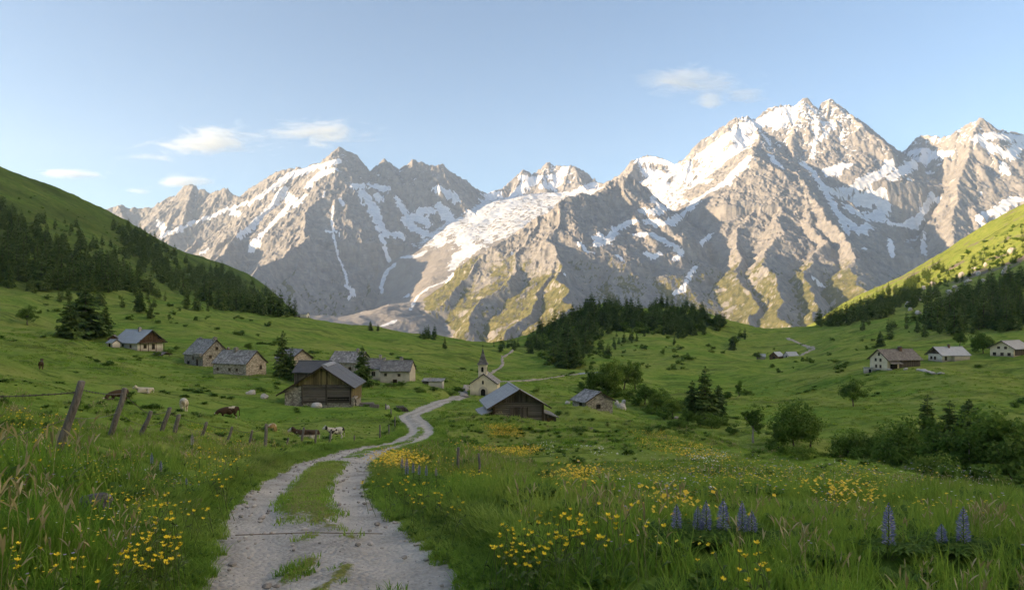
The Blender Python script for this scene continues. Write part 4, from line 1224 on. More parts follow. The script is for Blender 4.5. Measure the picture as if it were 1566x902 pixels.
def mat_metal_roof(name, base):
    t = NT(name); p = t.coord(); x = t.sep(p)[0]
    fr = t.math('FRACT', t.math('DIVIDE', x, 0.55))
    seam = t.math('MINIMUM', fr, t.math('SUBTRACT', 1.0, fr))
    n = t.noise(p, 1.2, 5, 0.7)
    c = t.mix(t.mrange(n, 0.35, 0.7), base, tuple(min(1, q * 1.35) for q in base))
    c = t.mix(t.mrange(seam, 0, 0.05, 0.4, 0), c, tuple(q * 0.5 for q in base))
    t.color(c).rough(0.5); t.b.inputs['Metallic'].default_value = 0.0; t.bump(t.mrange(seam, 0, 0.06), 0.03, 0.6)
    return t.m
def mat_plain(name, col, rough=0.85, var=0.35, scale=6):
    t = NT(name); p = t.coord()
    c = t.mix(t.mrange(t.noise(p, scale, 5, 0.65), 0.3, 0.7), tuple(q * (1 - var) for q in col), tuple(min(1, q * (1 + var)) for q in col))
    t.color(c).rough(rough); return t.m

def build_mats():
    M['stone'] = mat_stone('grey_field_stone', (0.13, 0.122, 0.112), (0.30, 0.282, 0.255), (0.46, 0.435, 0.395))
    M['stone_warm'] = mat_stone('lime_washed_stone', (0.22, 0.195, 0.16), (0.42, 0.38, 0.315), (0.58, 0.53, 0.45), 2.2)
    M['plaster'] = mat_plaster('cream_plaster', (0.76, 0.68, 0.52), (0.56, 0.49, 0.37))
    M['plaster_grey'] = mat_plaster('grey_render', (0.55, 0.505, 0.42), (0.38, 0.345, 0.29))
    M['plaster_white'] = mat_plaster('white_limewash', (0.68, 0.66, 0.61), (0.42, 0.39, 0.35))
    M['boards_gold'] = mat_wood('lichen_yellow_boards', (0.05, 0.041, 0.026), (0.27, 0.215, 0.095), True, 0.28)
    M['boards_dark'] = mat_wood('dark_weathered_boards', (0.038, 0.032, 0.027), (0.14, 0.12, 0.10), True, 0.24)
    M['boards_brown'] = mat_wood('brown_boards', (0.050, 0.030, 0.018), (0.16, 0.10, 0.06), True, 0.22)
    M['logs'] = mat_wood('grey_brown_log_courses', (0.050, 0.044, 0.038), (0.19, 0.168, 0.148), False, 0.27, True)
    M['slabs'] = mat_slab_roof('grey_stone_slabs', (0.14, 0.136, 0.134), (0.42, 0.41, 0.40))
    M['shingle'] = mat_slab_roof('grey_shingles', (0.13, 0.13, 0.13), (0.27, 0.27, 0.27))
    M['shingle_brown'] = mat_slab_roof('brown_grey_shingles', (0.12, 0.108, 0.098), (0.27, 0.245, 0.22))
    M['metal_blue'] = mat_metal_roof('blue_grey_sheet_metal', (0.30, 0.325, 0.355))
    M['metal_grey'] = mat_metal_roof('grey_sheet_metal', (0.25, 0.252, 0.256))
    M['metal_dark'] = mat_metal_roof('dark_grey_sheet_metal', (0.085, 0.085, 0.088))
    M['beam'] = mat_plain('dark_beam', (0.055, 0.042, 0.03))
    M['frame'] = mat_plain('window_frame_wood', (0.20, 0.15, 0.10))
    M['frame_pale'] = mat_plain('pale_stone_surround', (0.46, 0.42, 0.36))
    t = NT('dark_window_glass'); t.color((0.018, 0.020, 0.024)).rough(0.12); t.b.inputs['Specular IOR Level'].default_value = 0.5; M['glass'] = t.m
    M['hollow'] = mat_plain('interior_shade_panel', (0.012, 0.011, 0.010))  # near-black panels on solid walls; the shade inside is painted
    M['concrete'] = mat_plain('chimney_render', (0.40, 0.37, 0.33))
    M['brick'] = mat_plain('sooty_brick', (0.16, 0.085, 0.06))
    M['slate'] = mat_slab_roof('spire_slate', (0.09, 0.088, 0.088), (0.20, 0.19, 0.185))

def gable_profile(W, wall, ridge, off=0.0):
    return [(-W / 2, -2.0), (W / 2, -2.0), (W / 2, wall), (off, ridge), (-W / 2, wall)]

class House:
    """ridge along local y; the gable that faces the viewer is at y = 0, the far one at y = L"""
    def __init__(s, name, loc, rz, label, cat, W, L, wall, ridge, off=0.0, wall_r=None, group=None):
        s.root = empty(name, loc, rz, label, cat, group)
        s.W, s.L, s.wl, s.wr, s.rg, s.off = W, L, wall, wall if wall_r is None else wall_r, ridge, off
    def walls(s, mat, sink=2.5, name='wall'):
        prof = [(-s.W / 2, -sink), (s.W / 2, -sink), (s.W / 2, s.wr), (s.off, s.rg), (-s.W / 2, s.wl)]
        mb = MB(); mb.prism(prof, 0, s.L); return mb.build(name, mat, s.root)
    def gable(s, mat, z0, front=True, name='gable_boarding', out=0.06):
        """boards over the wall above z0"""
        def xl(z): return -s.W / 2 if z <= s.wl else -s.W / 2 + (z - s.wl) / (s.rg - s.wl) * (s.off + s.W / 2)
        def xr(z): return s.W / 2 if z <= s.wr else s.W / 2 - (z - s.wr) / (s.rg - s.wr) * (s.W / 2 - s.off)
        pr = [(xl(z0), z0), (xr(z0), z0)]
        if z0 < s.wr: pr.append((s.W / 2, s.wr))
        pr.append((s.off, s.rg))
        if z0 < s.wl: pr.append((-s.W / 2, s.wl))
        mb = MB()
        mb.prism(pr, -out, -0.004) if front else mb.prism(pr, s.L + 0.004, s.L + out)
        return mb.build(name, mat, s.root)
    def roof(s, mat, over=0.5, eave=0.5, th=0.16, eave_l=None):
        el = eave if eave_l is None else eave_l
        mb = MB()
        sl = (s.rg - s.wl) / (s.off + s.W / 2); sr = (s.rg - s.wr) / (s.W / 2 - s.off)
        top = s.rg + 0.04
        n = max(3, int(s.L / 1.3)); rnd = random.Random(int(s.W * 100 + s.L * 10))
        def sheet(pts):
            mb.prism(pts, -over, s.L + over)
        L0 = (-s.W / 2 - el, s.wl - sl * el + 0.04); R0 = (s.W / 2 + eave, s.wr - sr * eave + 0.04)
        sheet([L0, (s.off, top), (s.off, top + th), (L0[0], L0[1] + th)])
        sheet([(s.off + 0.003, top), R0, (R0[0], R0[1] + th), (s.off + 0.003, top + th)])
        r = mb.build('roof', mat, s.root)
        # barge boards under the roof edge
        b = MB(); d = 0.18
        for y in ((-over - 0.05, -over - 0.004), (s.L + over + 0.004, s.L + over + 0.05)):
            b = MB()
            b.prism([(L0[0], L0[1] - 0.05), (s.off, top - 0.07), (s.off, top + th + 0.01), (L0[0], L0[1] + th + 0.01)], *y)
            b.prism([(s.off + 0.003, top - 0.07), (R0[0], R0[1] - 0.05), (R0[0], R0[1] + th + 0.01), (s.off + 0.003, top + th + 0.01)], *y)
            b.build('barge_board', M['beam'], r)
        c = MB(); c.prism([(s.off - 0.22, top + th - 0.13), (s.off, top + th + 0.002), (s.off + 0.22, top + th - 0.13), (s.off + 0.2, top + th + 0.0), (s.off, top + th + 0.09), (s.off - 0.2, top + th + 0.0)], -over - 0.02, s.L + over + 0.02)
        c.build('ridge_cap', mat, r)
        s.roof_o = r
        return r
    def chimney(s, y, mat, x=0.0, w=0.6, h=0.9, cap=True):
        mb = MB(); z = s.rg - 0.5
        mb.box(x - w / 2, y - w / 2, z, x + w / 2, y + w / 2, s.rg + h)
        o = mb.build('chimney', mat, s.roof_o, bevel=0.03)
        if cap:
            c = MB(); c.box(x - w * 0.66, y - w * 0.66, s.rg + h + 0.003, x + w * 0.66, y + w * 0.66, s.rg + h + 0.12)
            c.box(x - w * 0.3, y - w * 0.3, s.rg + h + 0.123, x + w * 0.3, y + w * 0.3, s.rg + h + 0.3)
            c.build('chimney_cap', M['slabs'], s.roof_o)
    def opening(s, face, u, z, w, h, name='window', frame='frame', glass='glass', leaf=None, cross=True):
        """face: 'g' viewer gable, 'r' right side, 'l' left side. u runs along the face."""
        mb = MB(); pb = MB(); f = 0.09 if w > 0.5 else 0.06
        def bx(m, a0, c0, a1, c1, o0, o1):
            if face == 'g': m.box(a0, -o1, c0, a1, -o0, c1)
            elif face == 'r': m.box(s.W / 2 + o0, a0, c0, s.W / 2 + o1, a1, c1)
            elif face == 'l': m.box(-s.W / 2 - o1, a0, c0, -s.W / 2 - o0, a1, c1)
        x0, x1, z0, z1 = u - w / 2, u + w / 2, z, z + h
        o = 0.07 if name != 'loft' else 0.12
        bx(mb, x0 - f, z0 - f, x0, z1 + f, 0.005, o); bx(mb, x1, z0 - f, x1 + f, z1 + f, 0.005, o)
        bx(mb, x0, z1, x1, z1 + f, 0.005, o); bx(mb, x0, z0 - f, x1, z0, 0.005, o + 0.03)
        if cross and name == 'window':
            bx(mb, u - 0.02, z0, u + 0.02, z1, 0.012, o - 0.02)
        fo = mb.build(name, M[frame], s.root)
        bx(pb, x0, z0, x1, z1, 0.006, 0.012 if glass in M and name == 'window' else 0.03)
        pb.build('pane' if name == 'window' else ('leaf' if leaf else 'opening'), M[leaf or glass], fo)
        return fo
    def part(s, mb, name, mat, parent=None, bevel=0): return mb.build(name, mat, parent or s.root, bevel=bevel)

def place(px, py, d=None):
    p = hit(px, py) if d is None else on_ground(px, py, d)
    return p

def house_left():
    p = on_ground(230, 533, 225)
    # long side towards the viewer: turn so that the gable end looks right and forward
    H1 = House('house', p, rad(58), 'white walled chalet under a blue grey sheet metal roof with a timber balcony gable', 'house', 8.6, 13.5, 3.3, 6.8)
    H1.walls(M['plaster_white']); H1.gable(M['boards_brown'], 3.0); r = H1.roof(M['metal_blue'], 1.3, 0.9)
    H1.chimney(5.2, M['concrete'], -0.6, 0.8, 0.8)
    for u in (4.0, 8.6): H1.opening('l', u, 1.2, 0.9, 1.0)
    H1.opening('g', -1.8, 1.0, 0.9, 1.2, leaf=None); H1.opening('g', 1.0, 0.6, 0.9, 1.7); H1.opening('g', 0, 4.2, 0.8, 0.8)
    mb = MB(); mb.box(-4.1, -1.25, 2.75, 4.1, -0.07, 2.9)
    H1.part(mb, 'balcony', M['boards_brown']); b = MB()
    for x in np.linspace(-4.05, 4.05, 22): b.box(x - 0.09, -1.25, 2.903, x + 0.09, -1.20, 3.75)
    b.box(-4.1, -1.28, 3.753, 4.1, -1.18, 3.85)
    for x in (-4.0, -1.3, 1.3, 4.0): b.box(x - 0.08, -1.2, -1.0, x + 0.08, -1.04, 2.745); b.box(x - 0.08, -1.18, 3.853, x + 0.08, -1.04, 5.2 if abs(x) < 2 else 3.9)
    H1.part(b, 'balcony_rail', M['boards_brown'])
    t = on_ground(173, 527, 228)
    S = House('shed', t, rad(20), 'small shed with weathered brown roof left of the chalet with the balcony', 'shed', 3.2, 3.4, 1.9, 3.0); S.walls(M['boards_brown']); S.roof(M['shingle_brown'], 0.3, 0.4); S.opening('g', 0, 0.1, 0.9, 1.6, 'door', 'beam', 'hollow')
    t = on_ground(178, 531, 221)
    S = House('shed', t, rad(62), 'small white lean-to shed with blue grey roof before the brown roofed shed', 'shed', 2.6, 3.0, 1.6, 2.5); S.walls(M['plaster_white']); S.roof(M['metal_blue'], 0.3, 0.3); S.opening('l', 1.5, 0.1, 0.8, 1.3, 'door', 'beam', 'hollow')
    t = on_ground(254, 542, 212)
    S = House('open_shelter', t, rad(70), 'small open timber shelter with flat pitched roof just right of the chalet with the balcony', 'shelter', 3.0, 3.6, 1.9, 2.5)
    w = MB()
    for x in (-1.4, 1.4):
        for y in (0.1, 3.5): w.box(x - 0.09, y - 0.09, -1.5, x + 0.09, y + 0.09, 1.93)
    w.box(-1.3, 0.2, 0.2, 1.3, 3.4, 0.35); S.part(w, 'post_frame', M['boards_dark']); S.roof(M['shingle_brown'], 0.4, 0.5)

def village():
    p = on_ground(331, 560, 188)
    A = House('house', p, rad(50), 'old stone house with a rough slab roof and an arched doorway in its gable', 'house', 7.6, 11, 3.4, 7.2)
    A.walls(M['stone']); A.roof(M['slabs'], 0.25, 0.35, 0.2); A.chimney(0.9, M['stone'], 0.0, 0.9, 0.7); A.chimney(9.8, M['stone'], 0.3, 0.7, 0.4)
    for u, z in ((-1.7, 2.4), (1.5, 2.7), (0.1, 4.6), (2.4, 0.9)): A.opening('g', u, z, 0.65, 0.8)
    a = MB(); pr = [(-0.3, -0.6), (1.1, -0.6), (1.1, 0.9)] + [(0.4 + 0.7 * math.cos(t), 0.9 + 0.7 * math.sin(t)) for t in np.linspace(0.2, math.pi - 0.2, 6)] + [(-0.3, 0.9)]
    a.prism(pr, -0.04, -0.006); A.part(a, 'arched_door', M['hollow'])
    for u, z, w, h in ((3.2, 0.4, 0.9, 1.6), (5.6, 1.9, 0.7, 0.7), (8.4, 0.6, 1.6, 0.8)): A.opening('l', u, z, w, h, 'window', 'frame', 'hollow', cross=False)
    f = MB(); f.prismx([(0.3, 2.9), (4.2, 2.9), (4.2, 3.75), (0.3, 3.75)], -4.6, -3.83); A.part(f, 'side_bay', M['stone'])
    p = on_ground(392, 571, 163)
    B = House('house', p, rad(66), 'long stone house with grey slab roof left of the village spruces', 'house', 6.4, 10.5, 2.9, 5.6)
    B.walls(M['stone_warm']); B.roof(M['slabs'], 0.3, 0.35, 0.2); B.chimney(6.2, M['stone'], -0.3, 0.8, 0.7); B.chimney(9.2, M['brick'], 0.2, 0.5, 0.6)
    for u in (2.9, 5.2, 9.0): B.opening('l', u, 1.1, 0.6, 0.65)
    B.opening('g', 1.4, 1.3, 0.6, 1.0)
    p = on_ground(462, 574, 168)
    C = House('house', p, rad(48), 'narrow stone house with pale gable showing right of the village spruces', 'house', 5.6, 7.5, 4.0, 6.0)
    C.walls(M['stone_warm']); C.roof(M['slabs'], 0.3, 0.35, 0.2); C.opening('g', 0.4, 2.2, 0.6, 1.1); C.opening('g', -1.4, 0.6, 0.6, 0.9); C.opening('l', 4, 2.2, 0.6, 0.8)
    p = on_ground(506, 578, 150)
    D = House('house', p, rad(84), 'house showing a plain blue grey roof above the big timber chalet', 'house', 6.4, 7.0, 3.2, 5.2)
    D.walls(M['boards_dark']); D.roof(M['metal_dark'], 0.3, 0.5); D.opening('l', 3, 1.1, 0.8, 0.9)
    p = on_ground(558, 581, 178)
    E = House('house', p, rad(74), 'stone house with pale slab roof half hidden behind the dark spruce of the chalet', 'house', 6.6, 8.5, 3.6, 6.0)
    E.walls(M['stone_warm']); E.roof(M['slabs'], 0.3, 0.35, 0.2); E.chimney(2.0, M['stone'], 0, 0.6, 0.8); E.opening('l', 2.5, 1.6, 0.7, 0.8)
    p = on_ground(589, 588, 171)
    Fh = House('house', p, rad(87), 'lower left half of the rendered double house with a grey roof', 'house', 6.0, 5.5, 3.1, 5.2)
    Fh.walls(M['plaster']); Fh.roof(M['shingle'], 0.1, 0.35); Fh.chimney(1.2, M['concrete'], 0.0, 0.6, 0.9); Fh.opening('l', 2.2, 1.3, 0.8, 1.0); Fh.opening('l', 4.2, 0.2, 0.9, 1.8, 'door', 'frame', 'hollow')
    p = on_ground(631, 589, 167)
    G = House('house', p, rad(86), 'larger right half of the rendered double house with a grey roof and small windows', 'house', 6.4, 7.2, 3.4, 5.5)
    G.walls(M['plaster_grey']); G.roof(M['shingle'], 0.15, 0.4); G.chimney(2.8, M['concrete'], 0.2, 0.7, 0.8); G.chimney(6.9, M['concrete'], 0.0, 0.5, 0.7)
    for u, z in ((2.6, 2.1), (5.9, 2.2)): G.opening('l', u, z, 0.55, 0.55)
    G.opening('l', 3.6, -0.3, 0.9, 1.6, 'door', 'frame', 'hollow')
    p = on_ground(661, 594, 163)
    S = empty('shed', p, rad(-4), 'low shed with flat stone roof and dark open left bay beside the lane', 'shed')
    w = MB(); w.box(-0.9, 0, -1.5, 2.4, 2.6, 1.75); w.build('wall', M['plaster_white'], S)
    o = MB(); o.box(-2.4, 0.05, -1.5, -0.903, 2.6, 1.95); o.build('open_bay', M['boards_dark'], S)
    r = MB(); r.prismx([(-0.4, 1.76), (3.0, 2.16), (3.0, 2.30), (-0.4, 1.90)], -2.6, 2.7); r.build('roof', M['slabs'], S)
    c = MB(); c.box(-0.75, 0.4, 1.9, -0.45, 0.7, 2.7); c.build('chimney', M['concrete'], S)

def chalet():
    p = on_ground(486, 628, 107) + Vector((0, 0, 0.2))
    K = House('chalet', p, rad(3), 'big timber chalet with gold stained gable boards on a stone base beside the cow pasture', 'chalet', 10.2, 9.6, 2.9, 6.6, 0.75, 3.7)
    K.walls(M['stone'], 3.0)
    # stone below, log band, then upright boards in the gable
    K.gable(M['boards_gold'], 3.75, out=0.16)
    lb = MB(); lb.box(-2.3, -0.13, 1.05, 5.12, -0.006, 3.72); K.part(lb, 'log_front', M['logs'])
    sb = MB()
    for x in (-2.35, 1.35, 5.05): sb.box(x - 0.11, -0.24, 0.75, x + 0.11, -0.135, 3.74)
    sb.box(-2.4, -0.22, 3.745, 5.14, -0.165, 3.93); K.part(sb, 'front_posts', M['boards_dark'])
    K.opening('g', -0.75, 1.75, 1.25, 1.15, 'loft', 'boards_dark', 'hollow')
    dk = MB(); dk.box(1.5, -0.16, 1.35, 4.9, -0.134, 1.95); K.part(dk, 'manger_opening', M['hollow'])
    b = MB(); b.box(1.5, -0.24, 1.55, 4.9, -0.165, 1.68); K.part(b, 'rail', M['boards_dark'])
    side = MB(); side.box(5.106, 0.02, 0.9, 5.22, 9.55, 3.66); K.part(side, 'side_boarding', M['boards_gold'])
    dd = MB(); dd.box(5.225, 1.0, -1.2, 5.26, 2.2, 1.9); K.part(dd, 'side_door', M['hollow'])
    pil = MB()
    for y in (0.35, 2.5): pil.box(5.11, y - 0.3, -2.5, 5.62, y + 0.3, 1.55)
    pil.box(5.12, 0.0, 1.553, 5.75, 2.9, 1.8); K.part(pil, 'stone_pier', M['stone'])
    K.roof(M['metal_dark'], 0.75, 0.75, 0.18, eave_l=1.15)
    b = MB()
    for y in (3.1, 6.2): b.prism([(0.9, 6.76), (5.9, 3.52), (5.9, 3.56), (0.9, 6.80)], y, y + 0.1)
    b.prism([(0.3, 6.84), (0.75, 6.90), (1.25, 6.62), (1.2, 6.72), (0.75, 7.0), (0.3, 6.94)], 1.0, 8.2)
    b.build('roof_seams', M['metal_grey'], K.roof_o)

def chapel():
    p = on_ground(739.5, 604, 160)
    Ch = House('chapel', p, rad(-4), 'small cream plastered chapel with a square bell tower and pointed spire', 'chapel', 6.3, 8.0, 2.8, 5.0)
    Ch.walls(M['plaster']); Ch.roof(M['slabs'], 0.15, 0.3, 0.14)
    def arch(cx, z0, w, h, y0, y1):
        pr = [(cx - w / 2, z0), (cx + w / 2, z0)] + [(cx + w / 2 * math.cos(t), z0 + h - w / 2 + w / 2 * math.sin(t)) for t in np.linspace(0, math.pi, 9)]
        m = MB(); m.prism(pr, y0, y1); return m
    s = arch(-0.1, -0.3, 2.1, 2.55, -0.09, -0.006).build('door_surround', M['plaster_grey'], Ch.root)
    arch(-0.1, -0.3, 1.05, 1.95, -0.14, -0.093).build('door', M['hollow'], Ch.root)
    arch(-0.15, 2.75, 0.42, 0.85, -0.05, -0.006).build('niche_window', M['hollow'], Ch.root)
    T = MB(); T.box(-1.35, 0.9, 3.0, 0.6, 2.85, 7.1); tw = T.build('bell_tower', M['plaster'], Ch.root)
    for nm, args in (('bell_opening', (-0.375, 5.5, 0.55, 1.2, 0.83, 0.894)),): arch(*args).build(nm, M['hollow'], tw)
    o = MB(); o.box(0.604, 1.6, 5.5, 0.66, 2.15, 6.6); o.build('bell_opening', M['hollow'], tw)
    c = MB(); c.box(-1.5, 0.75, 7.103, 0.75, 3.0, 7.25); c.build('cornice', M['plaster_grey'], tw)
    sp = MB(); cx, cy = -0.375, 1.875
    prof = [(1.32, 7.253), (0.95, 7.75), (0.66, 8.5), (0.34, 9.6), (0.05, 11.0)]
    rings = [[(cx + r * sx, cy + r * sy, z) for sx, sy in ((-1, -1), (0.0, -1.0), (1, -1), (1.0, 0), (1, 1), (0, 1), (-1, 1), (-1, 0))] for r, z in prof]
    v = [q for r in rings for q in r]; f = []
    for i in range(len(prof) - 1):
        for k in range(8): f.append((i * 8 + k, i * 8 + (k + 1) % 8, (i + 1) * 8 + (k + 1) % 8, (i + 1) * 8 + k))
    sp.add(v, f); so = sp.build('spire', M['slate'], tw)
    x = MB(); x.tube([(cx, cy, 10.9), (cx, cy, 12.0)], 0.045, 5); x.box(cx - 0.3, cy - 0.035, 11.55, cx + 0.3, cy + 0.035, 11.64); x.build('cross', M['beam'], tw)

def barn():
    p = on_ground(793, 649, 97) + Vector((0, 0, 0.35))
    B = House('barn', p, rad(9), 'dark log barn with double doors and two lean-tos in front of the chapel', 'barn', 7.3, 8.5, 2.9, 5.0)
    B.walls(M['logs'], 0.6)
    base = MB(); base.box(-3.62, -0.12, -2.4, 0.2, 8.5, 0.05); base.box(0.2, -0.26, -2.6, 3.72, 8.5, 0.35); B.part(base, 'stone_base', M['stone'])
    B.gable(M['boards_dark'], 3.3, out=0.05)
    B.roof(M['metal_grey'], 0.9, 0.95, 0.16)
    d = MB()
    d.box(-1.15, -0.17, 0.42, -0.02, -0.02, 2.45); d.box(0.02, -0.17, 0.42, 1.15, -0.02, 2.45); B.part(d, 'double_door', M['boards_dark'])
    f = MB(); f.box(-1.32, -0.22, 0.3, -1.155, -0.02, 2.6); f.box(1.155, -0.22, 0.3, 1.32, -0.02, 2.6); f.box(-1.32, -0.225, 2.46, 1.32, -0.02, 2.62); B.part(f, 'door_frame', M['boards_dark'])
    c = MB()
    for x in (-3.56, 3.5): c.box(x - 0.13, -0.2, 0.36, x + 0.13, -0.005, 2.9)
    B.part(c, 'corner_post', M['beam'])
    l = MB(); l.prism([(-5.0, -2.0), (-3.66, -2.0), (-3.66, 2.0), (-5.0, 1.55)], 0.5, 6.0); lo = B.part(l, 'left_lean_to', M['boards_brown'])
    r = MB(); r.prism([(-5.5, 1.42), (-3.66, 2.03), (-3.66, 2.17), (-5.5, 1.56)], 0.0, 6.4); r.build('lean_to_roof', M['metal_grey'], lo)
    l = MB(); l.prism([(3.74, -2.6), (5.55, -2.6), (5.55, 0.95), (3.74, 1.55)], 0.35, 6.0); lo = B.part(l, 'right_lean_to', M['boards_dark'])
    r = MB(); r.prism([(3.74, 1.58), (5.95, 0.86), (5.95, 0.99), (3.74, 1.71)], 0.0, 6.4); r.build('lean_to_roof', M['shingle'], lo)
    dd = MB(); dd.box(4.2, 0.31, -0.9, 5.1, 0.346, 0.9); dd.build('lean_to_door', M['boards_brown'], lo)

def stone_hut():
    p = on_ground(917, 629, 131) + Vector((0, 0, 0.75))
    S = House('stone_hut', p, rad(26), 'single storey grey stone hut with pale slab roof beside white boulders', 'hut', 6.0, 5.0, 1.5, 3.1)
    S.walls(M['stone']); S.roof(M['slabs'], 0.35, 0.5, 0.15)
    S.opening('g', -0.3, 0.1, 0.8, 0.7, 'window', 'beam', 'hollow', cross=False); S.opening('l', 2.0, 0.0, 0.8, 1.2, 'door', 'beam', 'hollow')

def right_farms():
    p = on_ground(1343.5, 562, 236)
    A = House('farmhouse', p, rad(-74), 'largest farmhouse on the right meadow, cream gable and long brown grey roof', 'farmhouse', 7.6, 14.0, 4.2, 7.1)
    A.walls(M['plaster'])
    A.roof(M['shingle_brown'], 0.5, 0.9, 0.2); A.chimney(8.5, M['brick'], 0.6, 1.0, 0.9)
    for u, z in ((-1.0, 1.0), (0.9, 1.0), (-1.2, 3.2), (0.9, 3.2), (0.2, 5.2)): A.opening('g', u, z, 0.7, 0.95)
    s = MB(); s.box(3.805, 5.0, -2, 4.0, 13.9, 3.6); A.part(s, 'barn_boarding', M['boards_dark'])
    s = MB(); s.box(3.81, 1.2, 0.0, 3.86, 4.2, 2.4); A.part(s, 'porch_opening', M['hollow'])
    s = MB(); s.prism([(3.82, 3.3), (5.6, 2.5), (5.6, 2.62), (3.82, 3.42)], 0.4, 5.0); A.part(s, 'porch_roof', M['shingle_brown'])
    t = on_ground(1328, 561, 236)
    S = empty('shed', t, rad(-20), 'tiny white flat roofed shed left of the largest farmhouse', 'shed'); w = MB(); w.box(-1.2, 0, -1.5, 1.2, 2.4, 1.6); w.build('wall', M['plaster_white'], S); r = MB(); r.box(-1.4, -0.2, 1.603, 1.4, 2.6, 1.75); r.build('roof', M['slabs'], S); dr = MB(); dr.box(0.1, -0.03, -0.2, 0.9, -0.004, 1.3); dr.build('door', M['hollow'], S)
    p = on_ground(1430, 550, 246)
    B = House('farmhouse', p, rad(-77), 'low farmhouse with blue grey metal roof, brown gable top and white lower walls', 'farmhouse', 6.0, 11.0, 2.7, 5.0)
    B.walls(M['plaster_white']); B.gable(M['boards_dark'], 2.7); B.roof(M['metal_blue'], 0.9, 0.9); B.chimney(5.5, M['brick'], 0.4, 0.6, 0.8)
    for u in (-1.6, 0.0): B.opening('g', u, 0.7, 0.8, 1.0)
    B.opening('r', 1.6, 0.5, 0.8, 1.3); s = MB(); s.box(3.004, 4.0, -2.0, 4.4, 10.6, 2.0); B.part(s, 'side_store', M['plaster_grey']); s = MB(); s.box(2.9, 3.8, 2.004, 4.7, 10.8, 2.12); B.part(s, 'store_roof', M['metal_grey'])
    p = on_ground(1532, 539, 245)
    C = House('farmhouse', p, rad(-58), 'cream farmhouse with five dark windows in its gable at the right picture edge', 'farmhouse', 7.4, 13, 3.1, 5.4)
    C.walls(M['plaster']); C.roof(M['metal_grey'], 0.8, 0.9)
    for u in (-2.3, 0.1, 2.3): C.opening('g', u, 0.3, 0.9, 1.0)
    for u in (-1.0, 1.2): C.opening('g', u, 2.7, 0.75, 0.75)
    s = MB(); s.box(3.705, 1.0, 0.4, 3.8, 12.5, 2.6); C.part(s, 'side_boarding', M['boards_dark'])

def far_huts():
    def hut(px, py, d, rz, W, L, w, r, wm, rm, lab, gm=None):
        Hh = House('hut', on_ground(px, py, d), rad(rz), lab, 'hut', W, L, w, r)
        Hh.walls(M[wm]); Hh.roof(M[rm], 0.3, 0.4, 0.14)
        if gm: Hh.gable(M[gm], w - 0.3)
        Hh.opening('g', 0.3, 0.2, 0.9, 1.5, 'door', 'beam', 'hollow')
    hut(1170, 548, 405, 75, 4.2, 4.6, 1.6, 2.9, 'plaster_white', 'metal_blue', 'leftmost small hut of the three far meadow huts on the right, behind a bush')
    hut(1183, 549, 395, -48, 5.0, 7.5, 2.2, 4.3, 'boards_brown', 'metal_blue', 'brown gabled hut in the middle of the three far meadow huts', 'boards_brown')
    hut(1202, 547, 395, -75, 4.6, 6.5, 1.8, 3.7, 'plaster_white', 'metal_blue', 'rightmost of the three far meadow huts, with white wall and blue grey roof')
    hut(409, 484, 500, 80, 4.5, 6.5, 1.6, 3.0, 'boards_dark', 'metal_grey', 'tiny pale roofed hut high on the left meadow at the forest edge')
    hut(471, 499, 505, 80, 4.2, 5.0, 3.0, 4.2, 'plaster_white', 'metal_grey', 'white walled cabin on the skyline brow of the left meadow')
    hut(461, 498, 508, 80, 3.0, 3.6, 2.4, 3.2, 'boards_brown', 'shingle_brown', 'red brown shed touching the white walled skyline cabin')
    hut(542, 505, 545, 80, 3.0, 3.4, 1.2, 2.0, 'boards_dark', 'metal_grey', 'tiny dark hut on the skyline brow left of the conifer pair')

def buildings():
    build_mats()
    house_left(); village(); chalet(); chapel(); barn(); stone_hut(); right_farms(); far_huts()
# ------------------------------------------------------------------ tracks and paths
def line_frame(xy):
    t = np.gradient(xy, axis=0); t /= np.linalg.norm(t, axis=1, keepdims=True) + 1e-9
    return np.stack([t[:, 1], -t[:, 0]], 1)          # to the right of travel

def mat_track():
    t = NT('gravel_track'); p = t.coord('Position')
    n = t.noise(p, 1.1, 6, 0.65); fine = t.noise(p, 14, 6, 0.75); st = t.voronoi(p, 17, 'F1', 'Color'); sd = t.voronoi(p, 17)
    c = t.ramp(t.math('ADD', t.math('MULTIPLY', n, 0.75), t.math('MULTIPLY', fine, 0.42)), [(0.38, (0.175, 0.164, 0.146)), (0.55, (0.345, 0.325, 0.29)), (0.72, (0.54, 0.512, 0.462))])
    c = t.mix(t.mrange(sd, 0.10, 0.0, 0.0, 0.6), c, t.ramp(t.sep(st)[0], [(0.0, (0.13, 0.12, 0.105)), (1.0, (0.55, 0.52, 0.47))]))
    c = t.mix(t.math('MULTIPLY', t.attr('rut'), t.mrange(n, 0.3, 0.6, 0.2, 0.75)), c, (0.52, 0.483, 0.425))
    g = t.mrange(t.math('ADD', t.attr('grassy'), t.mrange(t.noise(p, 6.5, 7, 0.8), 0.25, 0.75, -0.5, 0.5)), 0.42, 0.68)
    gc = t.ramp(fine, [(0.3, (0.11, 0.135, 0.03)), (0.7, (0.26, 0.26, 0.075))])
    c = t.mix(g, c, gc)
    t.color(c).rough(0.95); t.b.inputs['Specular IOR Level'].default_value = 0.05
    t.bump(t.math('ADD', fine, t.math('MULTIPLY', sd, -1.2)), 0.035, 0.9)
    return t.m

